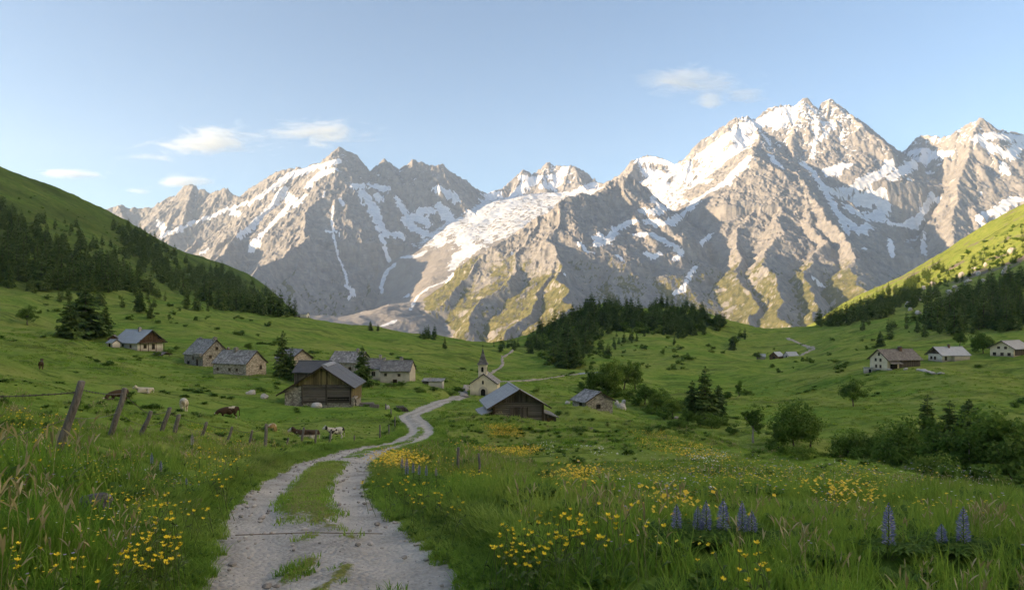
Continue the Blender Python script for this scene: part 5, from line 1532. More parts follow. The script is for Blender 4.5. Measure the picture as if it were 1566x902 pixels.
def grassy_of(xy, u):
    """grass between the wheel ruts of the track: strong from 11 to 24 m out, patches nearer"""
    d = xy[:, 1][:, None]; u = np.asarray(u)
    wv = 0.13 * noise2(d / 0.7, d * 0 + 2.0, 74) + 0.10 * noise2(d / 0.23, u * 1.5, 75)
    mid = smooth(0.56, 0.30, np.abs(u + 0.05) + wv)
    strip = smooth(9.6, 11.6, d + 1.6 * u + 0.8 * noise2(u / 0.2, d / 0.5, 76)) * smooth(27, 20, d)
    n = noise2(xy[:, 0][:, None] / 0.55 + u * 2.8, d / 0.9, 71)
    patch = smooth(0.0, 0.6, n) * smooth(10.4, 9.2, d) * smooth(0.75, 0.4, np.abs(u + 0.02))
    faint = 0.38 * smooth(24, 30, d) * smooth(0.5, 0.2, np.abs(u))
    edge = smooth(HALF - 0.35, HALF + 0.05, np.abs(u)) * (0.42 + 0.35 * noise2(d / 0.8, u, 72))
    return np.maximum(np.maximum(mid * np.maximum(strip, faint), patch * 0.8), edge)

def build_track():
    xy = TRACK_XY; n = line_frame(xy)
    us = np.concatenate([np.linspace(-HALF - 0.1, HALF + 0.1, 33)])
    wob = 0.16 * noise2(np.arange(len(xy)) / 9.0, np.zeros(len(xy)), 81)[:, None] * np.abs(us / HALF) ** 3 * np.sign(us)
    u = us[None, :] + wob
    X = xy[:, 0:1] + n[:, 0:1] * u; Y = xy[:, 1:2] + n[:, 1:2] * u
    rut = np.exp(-((np.abs(us) - 0.72) / 0.3) ** 2)[None, :] * np.ones((len(xy), 1))
    g = grassy_of(xy, us[None, :] * np.ones((len(xy), 1)))
    Z = H(X, Y) - 0.02 - 0.05 * rut + 0.05 * g + 0.012 * fbm(X / 0.35, Y / 0.35, 3, 83)
    Z[:, 0] -= 0.12; Z[:, -1] -= 0.12
    me = mesh_np('track', np.stack([X, Y, Z], -1).reshape(-1, 3), grid_faces(len(xy), len(us)), [mat_track()], True, attrs={'rut': rut.ravel(), 'grassy': g.ravel()})
    o = link('track', me); tag(o, 'pale gravel farm track with grass between its wheel ruts winding to the village', 'track', kind='structure')

def ribbon(name, pix, w, mat, label, cat):
    pts = np.array(pix, float); pts = smooth_line(pts, 2.0)
    h = hits(pts[:, 0], pts[:, 1])[:, :2]
    keep = [0]
    for i in range(1, len(h)):
        if np.linalg.norm(h[i] - h[keep[-1]]) > 0.8: keep.append(i)
    xy = h[keep]
    xy = smooth_line(xy, 1.5)
    n = line_frame(xy)
    ww = w * (1 + 0.35 * noise2(np.arange(len(xy)) / 4.0, np.zeros(len(xy)), 91))
    us = np.linspace(-1, 1, 5)
    X = xy[:, 0:1] + n[:, 0:1] * us * ww[:, None] / 2; Y = xy[:, 1:2] + n[:, 1:2] * us * ww[:, None] / 2
    Z = H(X, Y) + 0.22 - 0.35 * (np.abs(us) > 0.9)
    o = link(name, mesh_np(name, np.stack([X, Y, Z], -1).reshape(-1, 3), grid_faces(len(xy), 5), [mat], True))
    tag(o, label, cat, kind='structure')

def paths():
    m = mat_plain('pale_path_gravel', (0.33, 0.295, 0.25), 0.95, 0.3, 0.8)
    ribbon('path', [(712,607),(708,600),(712,594),(722,590)], 2.4, m, 'short lane from the track to the chapel', 'path')
    ribbon('path', [(749,572),(757,567),(765,562),(769,555),(768,548),(773,544),(779,540),(785,535)], 1.7, m, 'pale path winding up behind the chapel spire', 'path')
    ribbon('path', [(762,584),(786,583),(820,581),(850,577),(866,574),(885,572)], 0.9, m, 'pale path crossing the meadow right of the chapel', 'path')
    ribbon('stream', [(885,572),(902,570.5),(920,569),(938,568),(955,566)], 2.2, mat_plain('shallow_water_and_stones', (0.28, 0.31, 0.34), 0.25, 0.2, 0.6), 'thin grey stream below the wooded knoll', 'stream')
    ribbon('path', [(1204,517),(1216,522),(1230,528),(1246,534)], 3.0, m, 'white gravel path on the far right meadow, upper leg', 'path')
    ribbon('path', [(1246,534),(1238,537),(1230,541),(1224,544)], 2.4, m, 'white gravel path on the far right meadow, lower leg', 'path')

# ------------------------------------------------------------------ grass and flowers
def grass_mats():
    def gcol(t):
        p = t.n.new('ShaderNodeObjectInfo').outputs['Location']
        pw = t.coord('Position')
        big = t.noise(t.mapping(pw, (0.10, 0.20, 0.1)), 1.0, 4, 0.6)
        f = t.math('ADD', t.math('MULTIPLY', t.islrand(), 0.45), t.math('MULTIPLY', t.mrange(big, 0.3, 0.7), 0.6))
        c = t.ramp(f, [(0.0, (0.052, 0.132, 0.016)), (0.35, (0.155, 0.298, 0.033)), (0.75, (0.28, 0.41, 0.060)), (1.0, (0.39, 0.48, 0.12))])
        far = t.noise(t.mapping(pw, (0.035, 0.09, 0.05)), 1.0, 3, 0.6)
        c = t.mix(t.mrange(far, 0.42, 0.66, 0, 0.65), c, (0.335, 0.37, 0.095))
        streak = t.noise(t.mapping(pw, (0.16, 0.5, 0.3)), 1.0, 4, 0.7, 0.5)
        return t.mix(t.mrange(streak, 0.55, 0.65, 0, 0.6), c, (0.065, 0.135, 0.020))
    M['grass'] = leafy('meadow_grass_blades', gcol, 0.5, 0.7)
    def scol(t): return t.ramp(t.islrand(), [(0.0, (0.26, 0.23, 0.09)), (0.6, (0.40, 0.34, 0.17)), (1.0, (0.50, 0.44, 0.26))])
    M['straw'] = leafy('dry_grass_heads', scol, 0.3)
    def hcol(t): return t.ramp(t.islrand(), [(0.0, (0.050, 0.110, 0.018)), (1.0, (0.150, 0.250, 0.040))])
    M['herb'] = leafy('dark_herb_leaves', hcol, 0.4)
    t = NT('yellow_petals'); t.color(t.mix(t.islrand(), (0.72, 0.50, 0.012), (0.85, 0.66, 0.03))).rough(0.5); M['yellow'] = t.m
    t = NT('orange_yellow_petals'); t.color(t.mix(t.islrand(), (0.60, 0.40, 0.015), (0.70, 0.50, 0.04))).rough(0.6); M['ochre'] = t.m
    t = NT('white_petals'); t.color(t.mix(t.islrand(), (0.62, 0.60, 0.56), (0.75, 0.72, 0.70))).rough(0.6); M['white_petal'] = t.m
    t = NT('lupin_blue'); t.color(t.ramp(t.islrand(), [(0.0, (0.075, 0.075, 0.22)), (0.5, (0.15, 0.16, 0.36)), (0.8, (0.28, 0.28, 0.50)), (1.0, (0.48, 0.46, 0.62))])).rough(0.6); M['lupin'] = t.m
    t = NT('faded_mauve'); t.color(t.mix(t.islrand(), (0.26, 0.22, 0.30), (0.42, 0.36, 0.44))).rough(0.7); M['mauve'] = t.m
    t = NT('green_stem'); t.color((0.085, 0.125, 0.03)).rough(0.7); M['stem'] = t.m

def blades(rng, n, h, spread, w, bend=0.45, hvar=0.45):
    """n bent tapering blades -> quads (3 per blade)"""
    a = rng.random(n) * 6.283; rr = spread * np.sqrt(rng.random(n))
    b = np.stack([rr * np.cos(a), rr * np.sin(a), np.full(n, -0.04)], 1)
    hh = h * (1 - hvar + 2 * hvar * rng.random(n)) * (1 - 0.35 * rr / (spread + 1e-6))
    da = rng.random(n) * 6.283
    D = np.stack([np.cos(da), np.sin(da), np.zeros(n)], 1)
    k = (bend * (0.25 + rng.random(n)))[:, None]
    S = np.stack([-np.sin(da), np.cos(da), np.zeros(n)], 1) * (w * (0.6 + 0.8 * rng.random(n)))[:, None]
    pts = []
    for t in (0, 0.4, 0.75, 1.0):
        pts.append(b + D * (k * hh[:, None] * t ** 2) + np.array([0, 0, 1.0]) * (hh * (t - 0.25 * k[:, 0] * t * t))[:, None])
    ws = (1.0, 0.85, 0.5, 0.06)
    q = [np.stack([pts[i] - S * ws[i], pts[i] + S * ws[i], pts[i + 1] + S * ws[i + 1], pts[i + 1] - S * ws[i + 1]], 1) for i in range(3)]
    # keep one blade = one island: weld by sharing is skipped, so give them by blade order
    return pts, S, ws

def blade_mesh(name, groups, mats):
    """groups: list of (pts, S, ws, mat_index) -> connected strips"""
    V = []; Fq = []; MI = []; n0 = 0
    for pts, S, ws, mi in groups:
        n = len(S)
        for i in range(len(pts)):
            V.append(pts[i] - S * ws[i]); V.append(pts[i] + S * ws[i])
        idx = np.arange(n)
        for i in range(len(pts) - 1):
            a = n0 + 2 * i * n + idx
            Fq.append(np.stack([a, a + n, a + 3 * n, a + 2 * n], 1)); MI.append(np.full(n, mi))
        n0 += 2 * len(pts) * n
    return mesh_np(name, np.concatenate(V), np.concatenate(Fq), mats, True, np.concatenate(MI))

def panicles(rng, n, h, spread, w):
    """flowering grass stalks: a thin stalk and a feathery head"""
    pts, S, ws = blades(rng, n, h, spread, w * 0.35, 0.28, 0.25)
    stalk = (pts, S, (1, 0.9, 0.8, 0.6), 1)
    tip, d = pts[3], pts[3] - pts[2]
    d = d / (np.linalg.norm(d, axis=1, keepdims=True) + 1e-9)
    hd = []
    for k in range(2):
        o = rng.normal(0, 0.012, (n, 3))
        p2 = [tip - d * 0.02 * h, tip + d * 0.06 * h + o, tip + d * 0.13 * h + o * 2 - np.array([0, 0, 0.012]), tip + d * 0.19 * h + o * 3 - np.array([0, 0, 0.03])]
        ang = rng.random(n) * 6.28
        S2 = np.stack([np.cos(ang), np.sin(ang), np.zeros(n)], 1) * w * 1.5
        hd.append((p2, S2, (0.3, 1.0, 0.8, 0.1), 1))
    return [stalk] + hd

def herb(rng, n, size, spread):
    a = rng.random(n) * 6.283
    base = np.stack([spread * 0.4 * np.cos(a) * rng.random(n), spread * 0.4 * np.sin(a) * rng.random(n), 0.5 * size * rng.random(n)], 1)
    d = np.stack([np.cos(a), np.sin(a), 0.5 + 0.6 * rng.random(n)], 1); d /= np.linalg.norm(d, axis=1, keepdims=True)
    L = size * (0.5 + 0.7 * rng.random(n))[:, None]
    S = np.stack([-np.sin(a), np.cos(a), 0.25 * rng.normal(0, 1, n)], 1) * L * 0.17
    pts = [base, base + d * L * 0.35, base + d * L * 0.75 - np.array([0, 0, 1]) * L * 0.08, base + d * L - np.array([0, 0, 1]) * L * 0.25]
    return (pts, S, (0.15, 0.95, 0.9, 0.08), 0)

def scatter(name, pts, rot, scale, idx, protos, label, cat):
    """ONE uncountable mass: the prototypes stood on a cloud of points"""
    me = bpy.data.meshes.new(name + '_points'); n = len(pts)
    me.vertices.add(n); me.vertices.foreach_set('co', np.asarray(pts, np.float32).ravel())
    for nm, ty, dat in (('rot', 'FLOAT', rot), ('size', 'FLOAT', scale), ('kind_index', 'INT', idx)):
        a = me.attributes.new(nm, ty, 'POINT'); a.data.foreach_set('value', np.asarray(dat, np.int32 if ty == 'INT' else np.float32))
    o = link(name, me)
    col = bpy.data.collections.new(name + '_kinds')
    for i, m in enumerate(protos):
        c = bpy.data.objects.new('%s_kind_%02d' % (name, i), m); col.objects.link(c)
    ng = bpy.data.node_groups.new(name, 'GeometryNodeTree')
    ng.interface.new_socket('Geometry', in_out='INPUT', socket_type='NodeSocketGeometry'); ng.interface.new_socket('Geometry', in_out='OUTPUT', socket_type='NodeSocketGeometry')
    N = ng.nodes; L = ng.links
    gi = N.new('NodeGroupInput'); go = N.new('NodeGroupOutput'); iop = N.new('GeometryNodeInstanceOnPoints'); ci = N.new('GeometryNodeCollectionInfo')
    ci.inputs['Collection'].default_value = col; ci.inputs['Separate Children'].default_value = True; ci.inputs['Reset Children'].default_value = True
    def attr(nm, ty):
        k = N.new('GeometryNodeInputNamedAttribute'); k.data_type = ty; k.inputs['Name'].default_value = nm; return k.outputs['Attribute']
    cx = N.new('ShaderNodeCombineXYZ'); L.new(attr('rot', 'FLOAT'), cx.inputs[2])
    m2p = N.new('GeometryNodeMeshToPoints')
    L.new(gi.outputs[0], m2p.inputs[0]); L.new(m2p.outputs[0], iop.inputs['Points']); L.new(ci.outputs[0], iop.inputs['Instance'])
    iop.inputs['Pick Instance'].default_value = True
    L.new(attr('kind_index', 'INT'), iop.inputs['Instance Index']); L.new(cx.outputs[0], iop.inputs['Rotation']); L.new(attr('size', 'FLOAT'), iop.inputs['Scale'])
    L.new(iop.outputs[0], go.inputs[0])
    md = o.modifiers.new('scatter', 'NODES'); md.node_group = ng
    tag(o, label, cat, kind='stuff')
    return o

FOOTPRINTS = []
def sample_wedge(rng, r0, r1, n, half=0.78):
    r = np.sqrt(rng.random(n) * (r1 * r1 - r0 * r0) + r0 * r0)
    th = (rng.random(n) * 2 - 1) * half
    return r * np.sin(th), r * np.cos(th)

def clear_of(x, y, margin=0.15):
    ok = track_dist(x, y) > HALF - 0.12 + margin
    # the leafy clump of tall lupins keeps the grass down round it
    lx, ly, _ = P(1098, 830, 6.45); ok &= (x - lx) ** 2 + ((y - ly) * 0.7) ** 2 > 0.17
    for qx, qy, qd, qr in ((1359, 868, 6.0, 0.2), (1473, 898, 6.0, 0.2), (1359, 890, 5.6, 0.16), (1473, 910, 5.6, 0.16)):
        lx, ly, _ = P(qx, qy, qd); ok &= (x - lx) ** 2 + (y - ly) ** 2 > qr * qr
    for cx, cy, rr in FOOTPRINTS: ok &= (x - cx) ** 2 + (y - cy) ** 2 > rr * rr
    return ok

def build_grass():
    rng = np.random.default_rng(77)
    gm = [M['grass'], M['straw']]
    near = [blade_mesh('tuft', [(*blades(rng, 38, hh, 0.17, 0.0072, b), 0)], gm) for hh, b in ((0.34, 0.5), (0.42, 0.6), (0.28, 0.7), (0.5, 0.45), (0.36, 0.9), (0.24, 0.6))]
    near += [blade_mesh('tuft', [(*blades(rng, 26, 0.34, 0.17, 0.007, 0.6), 0)] + panicles(rng, 7, 0.62, 0.16, 0.006), gm) for _ in range(3)]
    near += [blade_mesh('tuft', [herb(rng, 34, 0.22, 0.25)], [M['herb']]) for _ in range(2)]
    mid = [blade_mesh('tuft', [(*blades(rng, 60, hh, 0.34, 0.011, 0.6), 0)], gm) for hh in (0.34, 0.42, 0.30, 0.5)]
    mid += [blade_mesh('tuft', [(*blades(rng, 40, 0.34, 0.34, 0.011, 0.6), 0)] + panicles(rng, 14, 0.6, 0.32, 0.010), gm) for _ in range(3)]
    mid += [blade_mesh('tuft', [herb(rng, 60, 0.34, 0.5)], [M['herb']])]
    far = [blade_mesh('tuft', [(*blades(rng, 60, hh, 0.95, 0.035, 0.7), 0)], gm) for hh in (0.42, 0.55, 0.36)]
    far += [blade_mesh('tuft', [(*blades(rng, 36, 0.4, 0.95, 0.035, 0.7), 0)] + panicles(rng, 16, 0.6, 0.9, 0.024), gm)]
    def zone(r0, r1, per_m2, protos, wts, smin, smax, name, label, half=0.80):
        n = int(half * (r1 * r1 - r0 * r0) * per_m2)
        x, y = sample_wedge(rng, r0, r1, n, half)
        ok = clear_of(x, y)
        dens = 0.55 + 0.55 * fbm(x / 3.1, y / 3.1, 3, 44)
        ok &= rng.random(n) < np.clip(dens + 0.25, 0.2, 1)
        x, y = x[ok], y[ok]
        z = H(x, y)
        # long grass stands in drifts; verges and grazed pasture are short
        tall = 0.72 + 0.5 * fbm(x / 5.0, y / 5.0, 3, 45)
        pasture = smooth(-8, -14, x) * smooth(38, 52, y) * smooth(125, 105, y)
        tall *= 1 - 0.62 * pasture
        tall *= 1 + 0.5 * smooth(-2.6, -3.4, x) * smooth(13, 10, y)
        tall *= 1 - 0.5 * smooth(10, 15, np.hypot(x, y)) * smooth(-2, 1, x) * smooth(60, 40, y)
        tall *= 1 - 0.25 * smooth(-2.5, -4, x) * smooth(10, 12, y) * smooth(60, 45, y)
        verge = smooth(HALF + 1.2, HALF, track_dist(x, y))
        tall *= 1 - 0.55 * verge
        s = np.clip(tall, 0.3, 1.4) * (smin + (smax - smin) * rng.random(len(x)))
        w = np.array(wts, float); w /= w.sum()
        idx = rng.choice(len(protos), len(x), p=w)
        # seed heads gather on the dry banks, herbs in damp hollows
        dr = fbm(x / 9, y / 6, 3, 46)
        if len(protos) > 8:
            seed = (idx >= 6) & (idx <= 8); idx = np.where(seed & (dr < -0.1) & (x > -2.4), idx - 6, idx)
            idx = np.where((idx >= 9) & (dr > 0.15), idx - 9, idx)
        scatter(name, np.stack([x, y, z], 1), rng.random(len(x)) * 6.28, s, idx, protos, label, 'grass')
    zone(2.2, 9, 52, near, [3, 3, 3, 2, 2, 3, 0.8, 0.8, 0.8, 1.2, 1.2], 0.75, 1.25, 'grass', 'tall meadow grass and herbs along the near banks', 0.95)
    zone(9, 30, 19, near[:9] + near[9:], [2, 3, 2, 2, 2, 3, 0.7, 0.7, 0.7, 1.3, 1.3], 0.9, 1.4, 'grass', 'meadow grass with dry seed heads beyond the near banks')
    zone(28, 85, 3.6, mid, [3, 3, 3, 2, 0.35, 0.35, 0.35, 1.6], 0.7, 1.25, 'grass', 'mid distance meadow grass around the track and pasture')
    zone(80, 270, 0.32, far, [3, 2, 3, 0.5], 0.7, 1.2, 'grass', 'far meadow grass over the slopes round the village')
    # dark sedge and dock clumps lying in streaks over the pasture
    n = 42000; x, y = sample_wedge(rng, 16, 300, n, 0.80); r_ = np.hypot(x, y)
    keep = rng.random(n) < np.clip(60 / r_, 0.25, 1)
    st = fbm(x / (3 + r_ * 0.05), y / (1.2 + r_ * 0.016), 3, 48)
    ok = keep & (st > 0.50 + 0.16 * smooth(70, 140, r_)) & clear_of(x, y); x, y, r_ = x[ok], y[ok], r_[ok]
    kinds = [blade_mesh('clump', [herb(rng, 70, 0.30, 0.55), (*blades(rng, 40, 0.32, 0.4, 0.02, 0.8), 0)], [M['herb'], M['straw']]) for _ in range(3)]
    scatter('clumps', np.stack([x, y, H(x, y)], 1), rng.random(len(x)) * 6.28, (0.55 + r_ / 130) * (0.7 + 0.6 * rng.random(len(x))), rng.integers(0, 3, len(x)), kinds, 'dark sedge clumps streaking the pasture', 'sedge')
    # short turf between the wheel ruts
    xy = TRACK_XY; nrm = line_frame(xy)
    m = 24000; k = rng.integers(0, len(xy), m); u = rng.uniform(-HALF - 0.1, HALF + 0.1, m)
    sel = xy[k]; g = np.array([grassy_of(sel[i:i + 1], np.array([[u[i]]]))[0, 0] for i in range(m)]) * (sel[:, 1] < 70)
    ok = (g > 0.3) & (rng.random(m) < g) & (sel[:, 1] > 3)
    x = sel[ok, 0] + nrm[k[ok], 0] * u[ok]; y = sel[ok, 1] + nrm[k[ok], 1] * u[ok]
    turf = [blade_mesh('turf', [(*blades(rng, 40, 0.09, 0.13, 0.006, 0.9), 0)], gm) for _ in range(3)]
    scatter('turf', np.stack([x, y, H(x, y) + 0.01], 1), rng.random(len(x)) * 6.28, 0.7 + 0.8 * rng.random(len(x)), rng.integers(0, 3, len(x)), turf, 'short worn turf between the wheel ruts of the track', 'turf')

def build_verge():
    rng = np.random.default_rng(78); gm = [M['grass'], M['straw']]
    xy = TRACK_XY; nrm = line_frame(xy); m = 26000
    w = 1.0 / np.maximum(xy[:, 1], 4); w[xy[:, 1] < 2.5] = 0; w[xy[:, 1] > 75] = 0; w /= w.sum()
    k = rng.choice(len(xy), m, p=w); u = np.sign(rng.random(m) - 0.5) * (HALF - 0.38 + 1.0 * rng.random(m) ** 0.75)
    x = xy[k, 0] + nrm[k, 0] * u; y = xy[k, 1] + nrm[k, 1] * u
    ok = noise2(x / 0.5, y / 0.8, 73) * 0.5 + (np.abs(u) - HALF + 0.3) * 1.6 > 0.0
    x, y, u = x[ok], y[ok], u[ok]
    kinds = [blade_mesh('turf', [(*blades(rng, 26, hh, 0.10, 0.0045, 0.9), 0)], gm) for hh in (0.10, 0.14, 0.18)] + [blade_mesh('turf', [herb(rng, 14, 0.09, 0.12)], [M['herb']])]
    s = 0.6 + 0.5 * rng.random(len(x)) + 0.9 * smooth(HALF, HALF + 0.6, np.abs(u)); s = s * (1 + 0.012 * y)
    scatter('verge_turf', np.stack([x, y, H(x, y) - 0.01], 1), rng.random(len(x)) * 6.28, s, rng.choice(4, len(x), p=[.35, .3, .25, .1]), kinds, 'short ragged turf along both edges of the gravel track', 'turf')

def flower_head(r, seed, mat, five=True):
    """a cup of five overlapping petals round a darker eye"""
    rng = random.Random(seed); mb = MB(); n = 5
    for i in range(n):
        a = 2 * math.pi * i / n + rng.uniform(-0.1, 0.1); w = 0.75
        p = []
        for rr, zz, ww in ((0.12, 0.0, 0.25), (0.62, 0.16, w), (1.0, 0.55, 0.62), (1.08, 0.68, 0.2)):
            c, s_ = math.cos(a), math.sin(a)
            for sg in (-1, 1):
                p.append((r * (rr * c - sg * ww * 0.6 * s_), r * (rr * s_ + sg * ww * 0.6 * c), r * zz))
        mb.add(p, [(0, 1, 3, 2), (2, 3, 5, 4), (4, 5, 7, 6)])
    mb.tube([(0, 0, -0.2 * r), (0, 0, 0.35 * r)], [0.3 * r, 0.28 * r], 6)
    return mb.mesh('flower_head', mat)

def buttercups():
    rng = random.Random(9)
    heads = [flower_head(0.021, i, M['yellow']) for i in range(3)]
    stems = []
    for i in range(3):
        mb = MB(); b = rng.uniform(-0.05, 0.05)
        mb.tube([(b * 1.2, -b, -0.45), (b * 0.4, -b * 0.5, -0.2), (0, 0, 0)], [0.0035, 0.003, 0.0022], 4)
        mb.add([(b * .4, 0, -0.2), (b * .4 + 0.05, 0.01, -0.15), (b * .4 + 0.09, 0.0, -0.17), (b * .4 + 0.05, -0.015, -0.17)], [(0, 1, 2, 3)])
        stems.append(mb.mesh('stem', M['stem']))
    clus = [('yellow flower in the dense patch on the bank left of the track', 'yellow flowers on the left bank', [(165,892),(200,848),(235,818),(268,815),(280,850),(250,895)], 78),
            ('yellow flower scattered through the tall grass by the leaning fence post', 'yellow flowers by the leaning post', [(0,635),(75,640),(130,690),(160,720),(60,730),(0,690)], 30),
            ('yellow flower on the dark bank above the half buried boulder', 'yellow flowers above the boulder', [(170,760),(240,765),(330,790),(300,812),(220,790),(160,780)], 30),
            ('yellow flower at the left rim of the gravel track', 'yellow flowers at the track rim', [(280,690),(350,700),(390,715),(350,750),(330,780),(290,745)], 30),
            ('yellow flower at the lower left corner among dark grass', 'yellow flowers in the lower left corner', [(20,862),(140,870),(150,900),(20,900)], 14),
            ('yellow flower in the large patch right of the track', 'yellow flowers in the large right patch', [(735,872),(770,825),(830,800),(905,805),(890,845),(800,885)], 92),
            ('yellow flower strewn thinly left of the tall lupin clump', 'yellow flowers left of the lupins', [(905,800),(1010,800),(1025,840),(930,860),(890,850)], 26),
            ('yellow flower at the foot of the tall lupin clump', 'yellow flowers under the lupins', [(1050,868),(1180,872),(1180,902),(1060,902)], 16),
            ('yellow flower on the bank along the right rim of the track', 'yellow flowers at the right track rim', [(545,735),(620,740),(720,775),(700,800),(600,775),(550,760)], 42)]
    for lab, grp, poly, n in clus:
        xs = [p[0] for p in poly]; ys = [p[1] for p in poly]; pts = []
        while len(pts) < n:
            x, y = rng.uniform(min(xs), max(xs)), rng.uniform(min(ys), max(ys))
            if in_poly(x, y, poly): pts.append((x, y))
        h0 = hits([p[0] for p in pts], [p[1] for p in pts])
        py2 = [p[1] + 0.42 / q[1] * F for p, q in zip(pts, h0)]
        h1 = hits([p[0] for p in pts], py2)
        for i, q in enumerate(h1):
            s = rng.uniform(0.6, 1.15) * (1.0 + 0.3 * (q[1] > 11))
            z = q[2] + 0.40 + 0.16 * rng.random()
            r = empty('yellow_flower', (q[0], q[1], z), rng.uniform(0, 6.28), lab, 'flower', grp); r.scale = (s, s, s)
            r.rotation_euler = (rng.uniform(-0.5, 0.2), rng.uniform(-0.4, 0.4), rng.uniform(0, 6.28))
            st = link('stem', stems[i % 3], r); hd = link('flower_head', heads[i % 3], r)
    # flowers too many to count, farther off
    nrg = np.random.default_rng(31)
    def dots(m, n, rad_, h, seed):
        r2 = np.random.default_rng(seed); q = []
        for _ in range(n):
            c = np.array([r2.normal(0, rad_ * 0.5), r2.normal(0, rad_ * 0.5), h * (0.75 + 0.4 * r2.random())]); s = 0.018 + 0.016 * r2.random()
            a = r2.random() * 3.14; t = r2.uniform(-0.5, 0.5)
            d1 = np.array([math.cos(a), math.sin(a), t * 0.6]) * s; d2 = np.array([-math.sin(a), math.cos(a), 0.5]) * s
            q.append([c - d1, c - d2, c + d1, c + d2])
        return poly_np('blossoms', np.array(q), np.zeros((0, 3, 3)), [m])
    for mats_, polys, lab, sc_, cnt in (
        ('ochre', [[(960,665),(1010,662),(1080,690),(1120,715),(1060,712),(980,690)], [(740,655),(790,655),(800,672),(750,675)], [(840,740),(900,735),(900,765),(850,765)], [(1270,770),(1330,775),(1320,800),(1270,790)], [(700,690),(760,695),(830,690),(800,705)], [(570,700),(640,705),(640,730),(580,725)], [(1000,780),(1060,790),(1050,815),(1000,800)]], 'orange yellow flowers drifting over the right hand meadow', 1.05, 260),
        ('yellow', [[(640,715),(730,735),(760,760),(680,760)], [(0,640),(90,640),(140,680),(30,720)], [(280,640),(330,660),(400,680),(360,720),(300,700)], [(1040,850),(1120,850),(1200,880),(1100,900)], [(520,700),(560,710),(540,740)]], 'small yellow flowers through the near meadow', 0.8, 60),
        ('white_petal', [[(800,680),(900,680),(960,700),(860,710)], [(930,745),(960,745),(960,765),(930,765)], [(1020,745),(1080,760),(1060,770),(1030,765)], [(1040,690),(1120,700),(1080,720)]], 'white umbel flowers sprinkled over the right hand meadow', 0.8, 40)):
        pr = [dots(M[mats_], 7, 0.6, 0.36, 400 + i) for i in range(3)]
        P_ = []
        for poly in polys:
            xs = [p[0] for p in poly]; ys = [p[1] for p in poly]; k = 0
            while k < cnt:
                x, y = nrg.uniform(min(xs), max(xs)), nrg.uniform(min(ys), max(ys))
                if in_poly(x, y, poly): P_.append((x, y)); k += 1
        q = hits([p[0] for p in P_], [p[1] for p in P_])
        q = q[clear_of(q[:, 0], q[:, 1])]
        q = q[(q[:, 1] > 15) | (nrg.random(len(q)) < 0.08)]
        scatter('meadow_flowers', q, nrg.random(len(q)) * 6.28, sc_ * (0.6 + 0.8 * nrg.random(len(q))) * (0.7 + q[:, 1] / 130), nrg.integers(0, 3, len(q)), pr, lab, 'flowers')

def near_sprinkle():
    rng = np.random.default_rng(91)
    def tiny(m, n, s, h, sd):
        g = np.random.default_rng(sd); q = []
        for _ in range(n):
            c = np.array([g.normal(0, 0.10), g.normal(0, 0.10), h * (0.75 + 0.5 * g.random())])
            for k in range(5):
                a = 1.2566 * k + g.random() * 0.3; d = np.array([math.cos(a), math.sin(a), 0.45]) * s; e = np.array([-math.sin(a), math.cos(a), 0]) * s * 0.45
                q.append([c, c + d * 0.6 + e, c + d, c + d * 0.6 - e])
        return poly_np('blossoms', np.array(q), np.zeros((0, 3, 3)), [m])
    for m, n, s, h, cnt, lab, polys in (('yellow', 3, 0.013, 0.36, 520, 'fine yellow flowers mixed through the near grass', ((-7.5, 4.5, -2.1, 16), (1.2, 6.5, 6, 14), (-9, 12, -3, 26))),
                                        ('mauve', 2, 0.014, 0.34, 170, 'small faded mauve clover heads in the near grass', ((-7, 4.5, -2.2, 14), (1.0, 5.0, 7.5, 13))),
                                        ('white_petal', 4, 0.009, 0.40, 200, 'tiny white umbels in the near grass', ((-8, 6, -2.4, 22), (1.5, 6.0, 9, 18)))):
        x = np.concatenate([rng.uniform(a, c, cnt) for a, b, c, d in polys]); y = np.concatenate([rng.uniform(b, d, cnt) for a, b, c, d in polys])
        ok = clear_of(x, y, 0.35) & (fbm(x / 1.6, y / 1.6, 3, 95) > (0.05 if m == 'yellow' else -0.1)); x, y = x[ok], y[ok]
        scatter('meadow_flowers', np.stack([x, y, H(x, y)], 1), rng.random(len(x)) * 6.28, 0.8 + 0.6 * rng.random(len(x)), rng.integers(0, 3, len(x)), [tiny(M[m], n, s, h, 500 + i) for i in range(3)], lab, 'flowers')

def lupin_spike(h, r, seed, mat):
    """whorls of pea flowers, dense and tapering to a bud tip"""
    rng = random.Random(seed); mb = MB(); rows = 17
    mb.tube([(0, 0, -0.04), (0, 0, h)], [0.006, 0.003], 5, 1)
    for k in range(rows):
        t = k / (rows - 1); z = h * t * 0.97
        rr = r * (1 - 0.25 * (1 - t)) * (1 - t ** 2.6) + 0.004; n = 9 if t < 0.8 else 6
        for i in range(n):
            a = 2 * math.pi * (i + 0.5 * (k % 2)) / n + rng.uniform(-0.15, 0.15)
            c, s = math.cos(a), math.sin(a); l = rr * rng.uniform(0.8, 1.15); hh = h / rows * 0.75
            b = 0.35 * r * (1 - t)
            # banner above, keel below
            mb.add([(b * c, b * s, z), ((l * .8) * c - .45 * hh * s, (l * .8) * s + .45 * hh * c, z + hh * .35), (l * c, l * s, z + hh * 0.95), ((l * .8) * c + .45 * hh * s, (l * .8) * s - .45 * hh * c, z + hh * .35)], [(0, 1, 2, 3)])
            mb.add([(b * c, b * s, z - hh * .1), ((l * .75) * c - .3 * hh * s, (l * .75) * s + .3 * hh * c, z - hh * .1), (l * 1.12 * c, l * 1.12 * s, z + hh * 0.1), ((l * .75) * c + .3 * hh * s, (l * .75) * s - .3 * hh * c, z - hh * .1)], [(0, 1, 2, 3)])
    return mb.mesh('flower_spike', [mat, M['stem']])

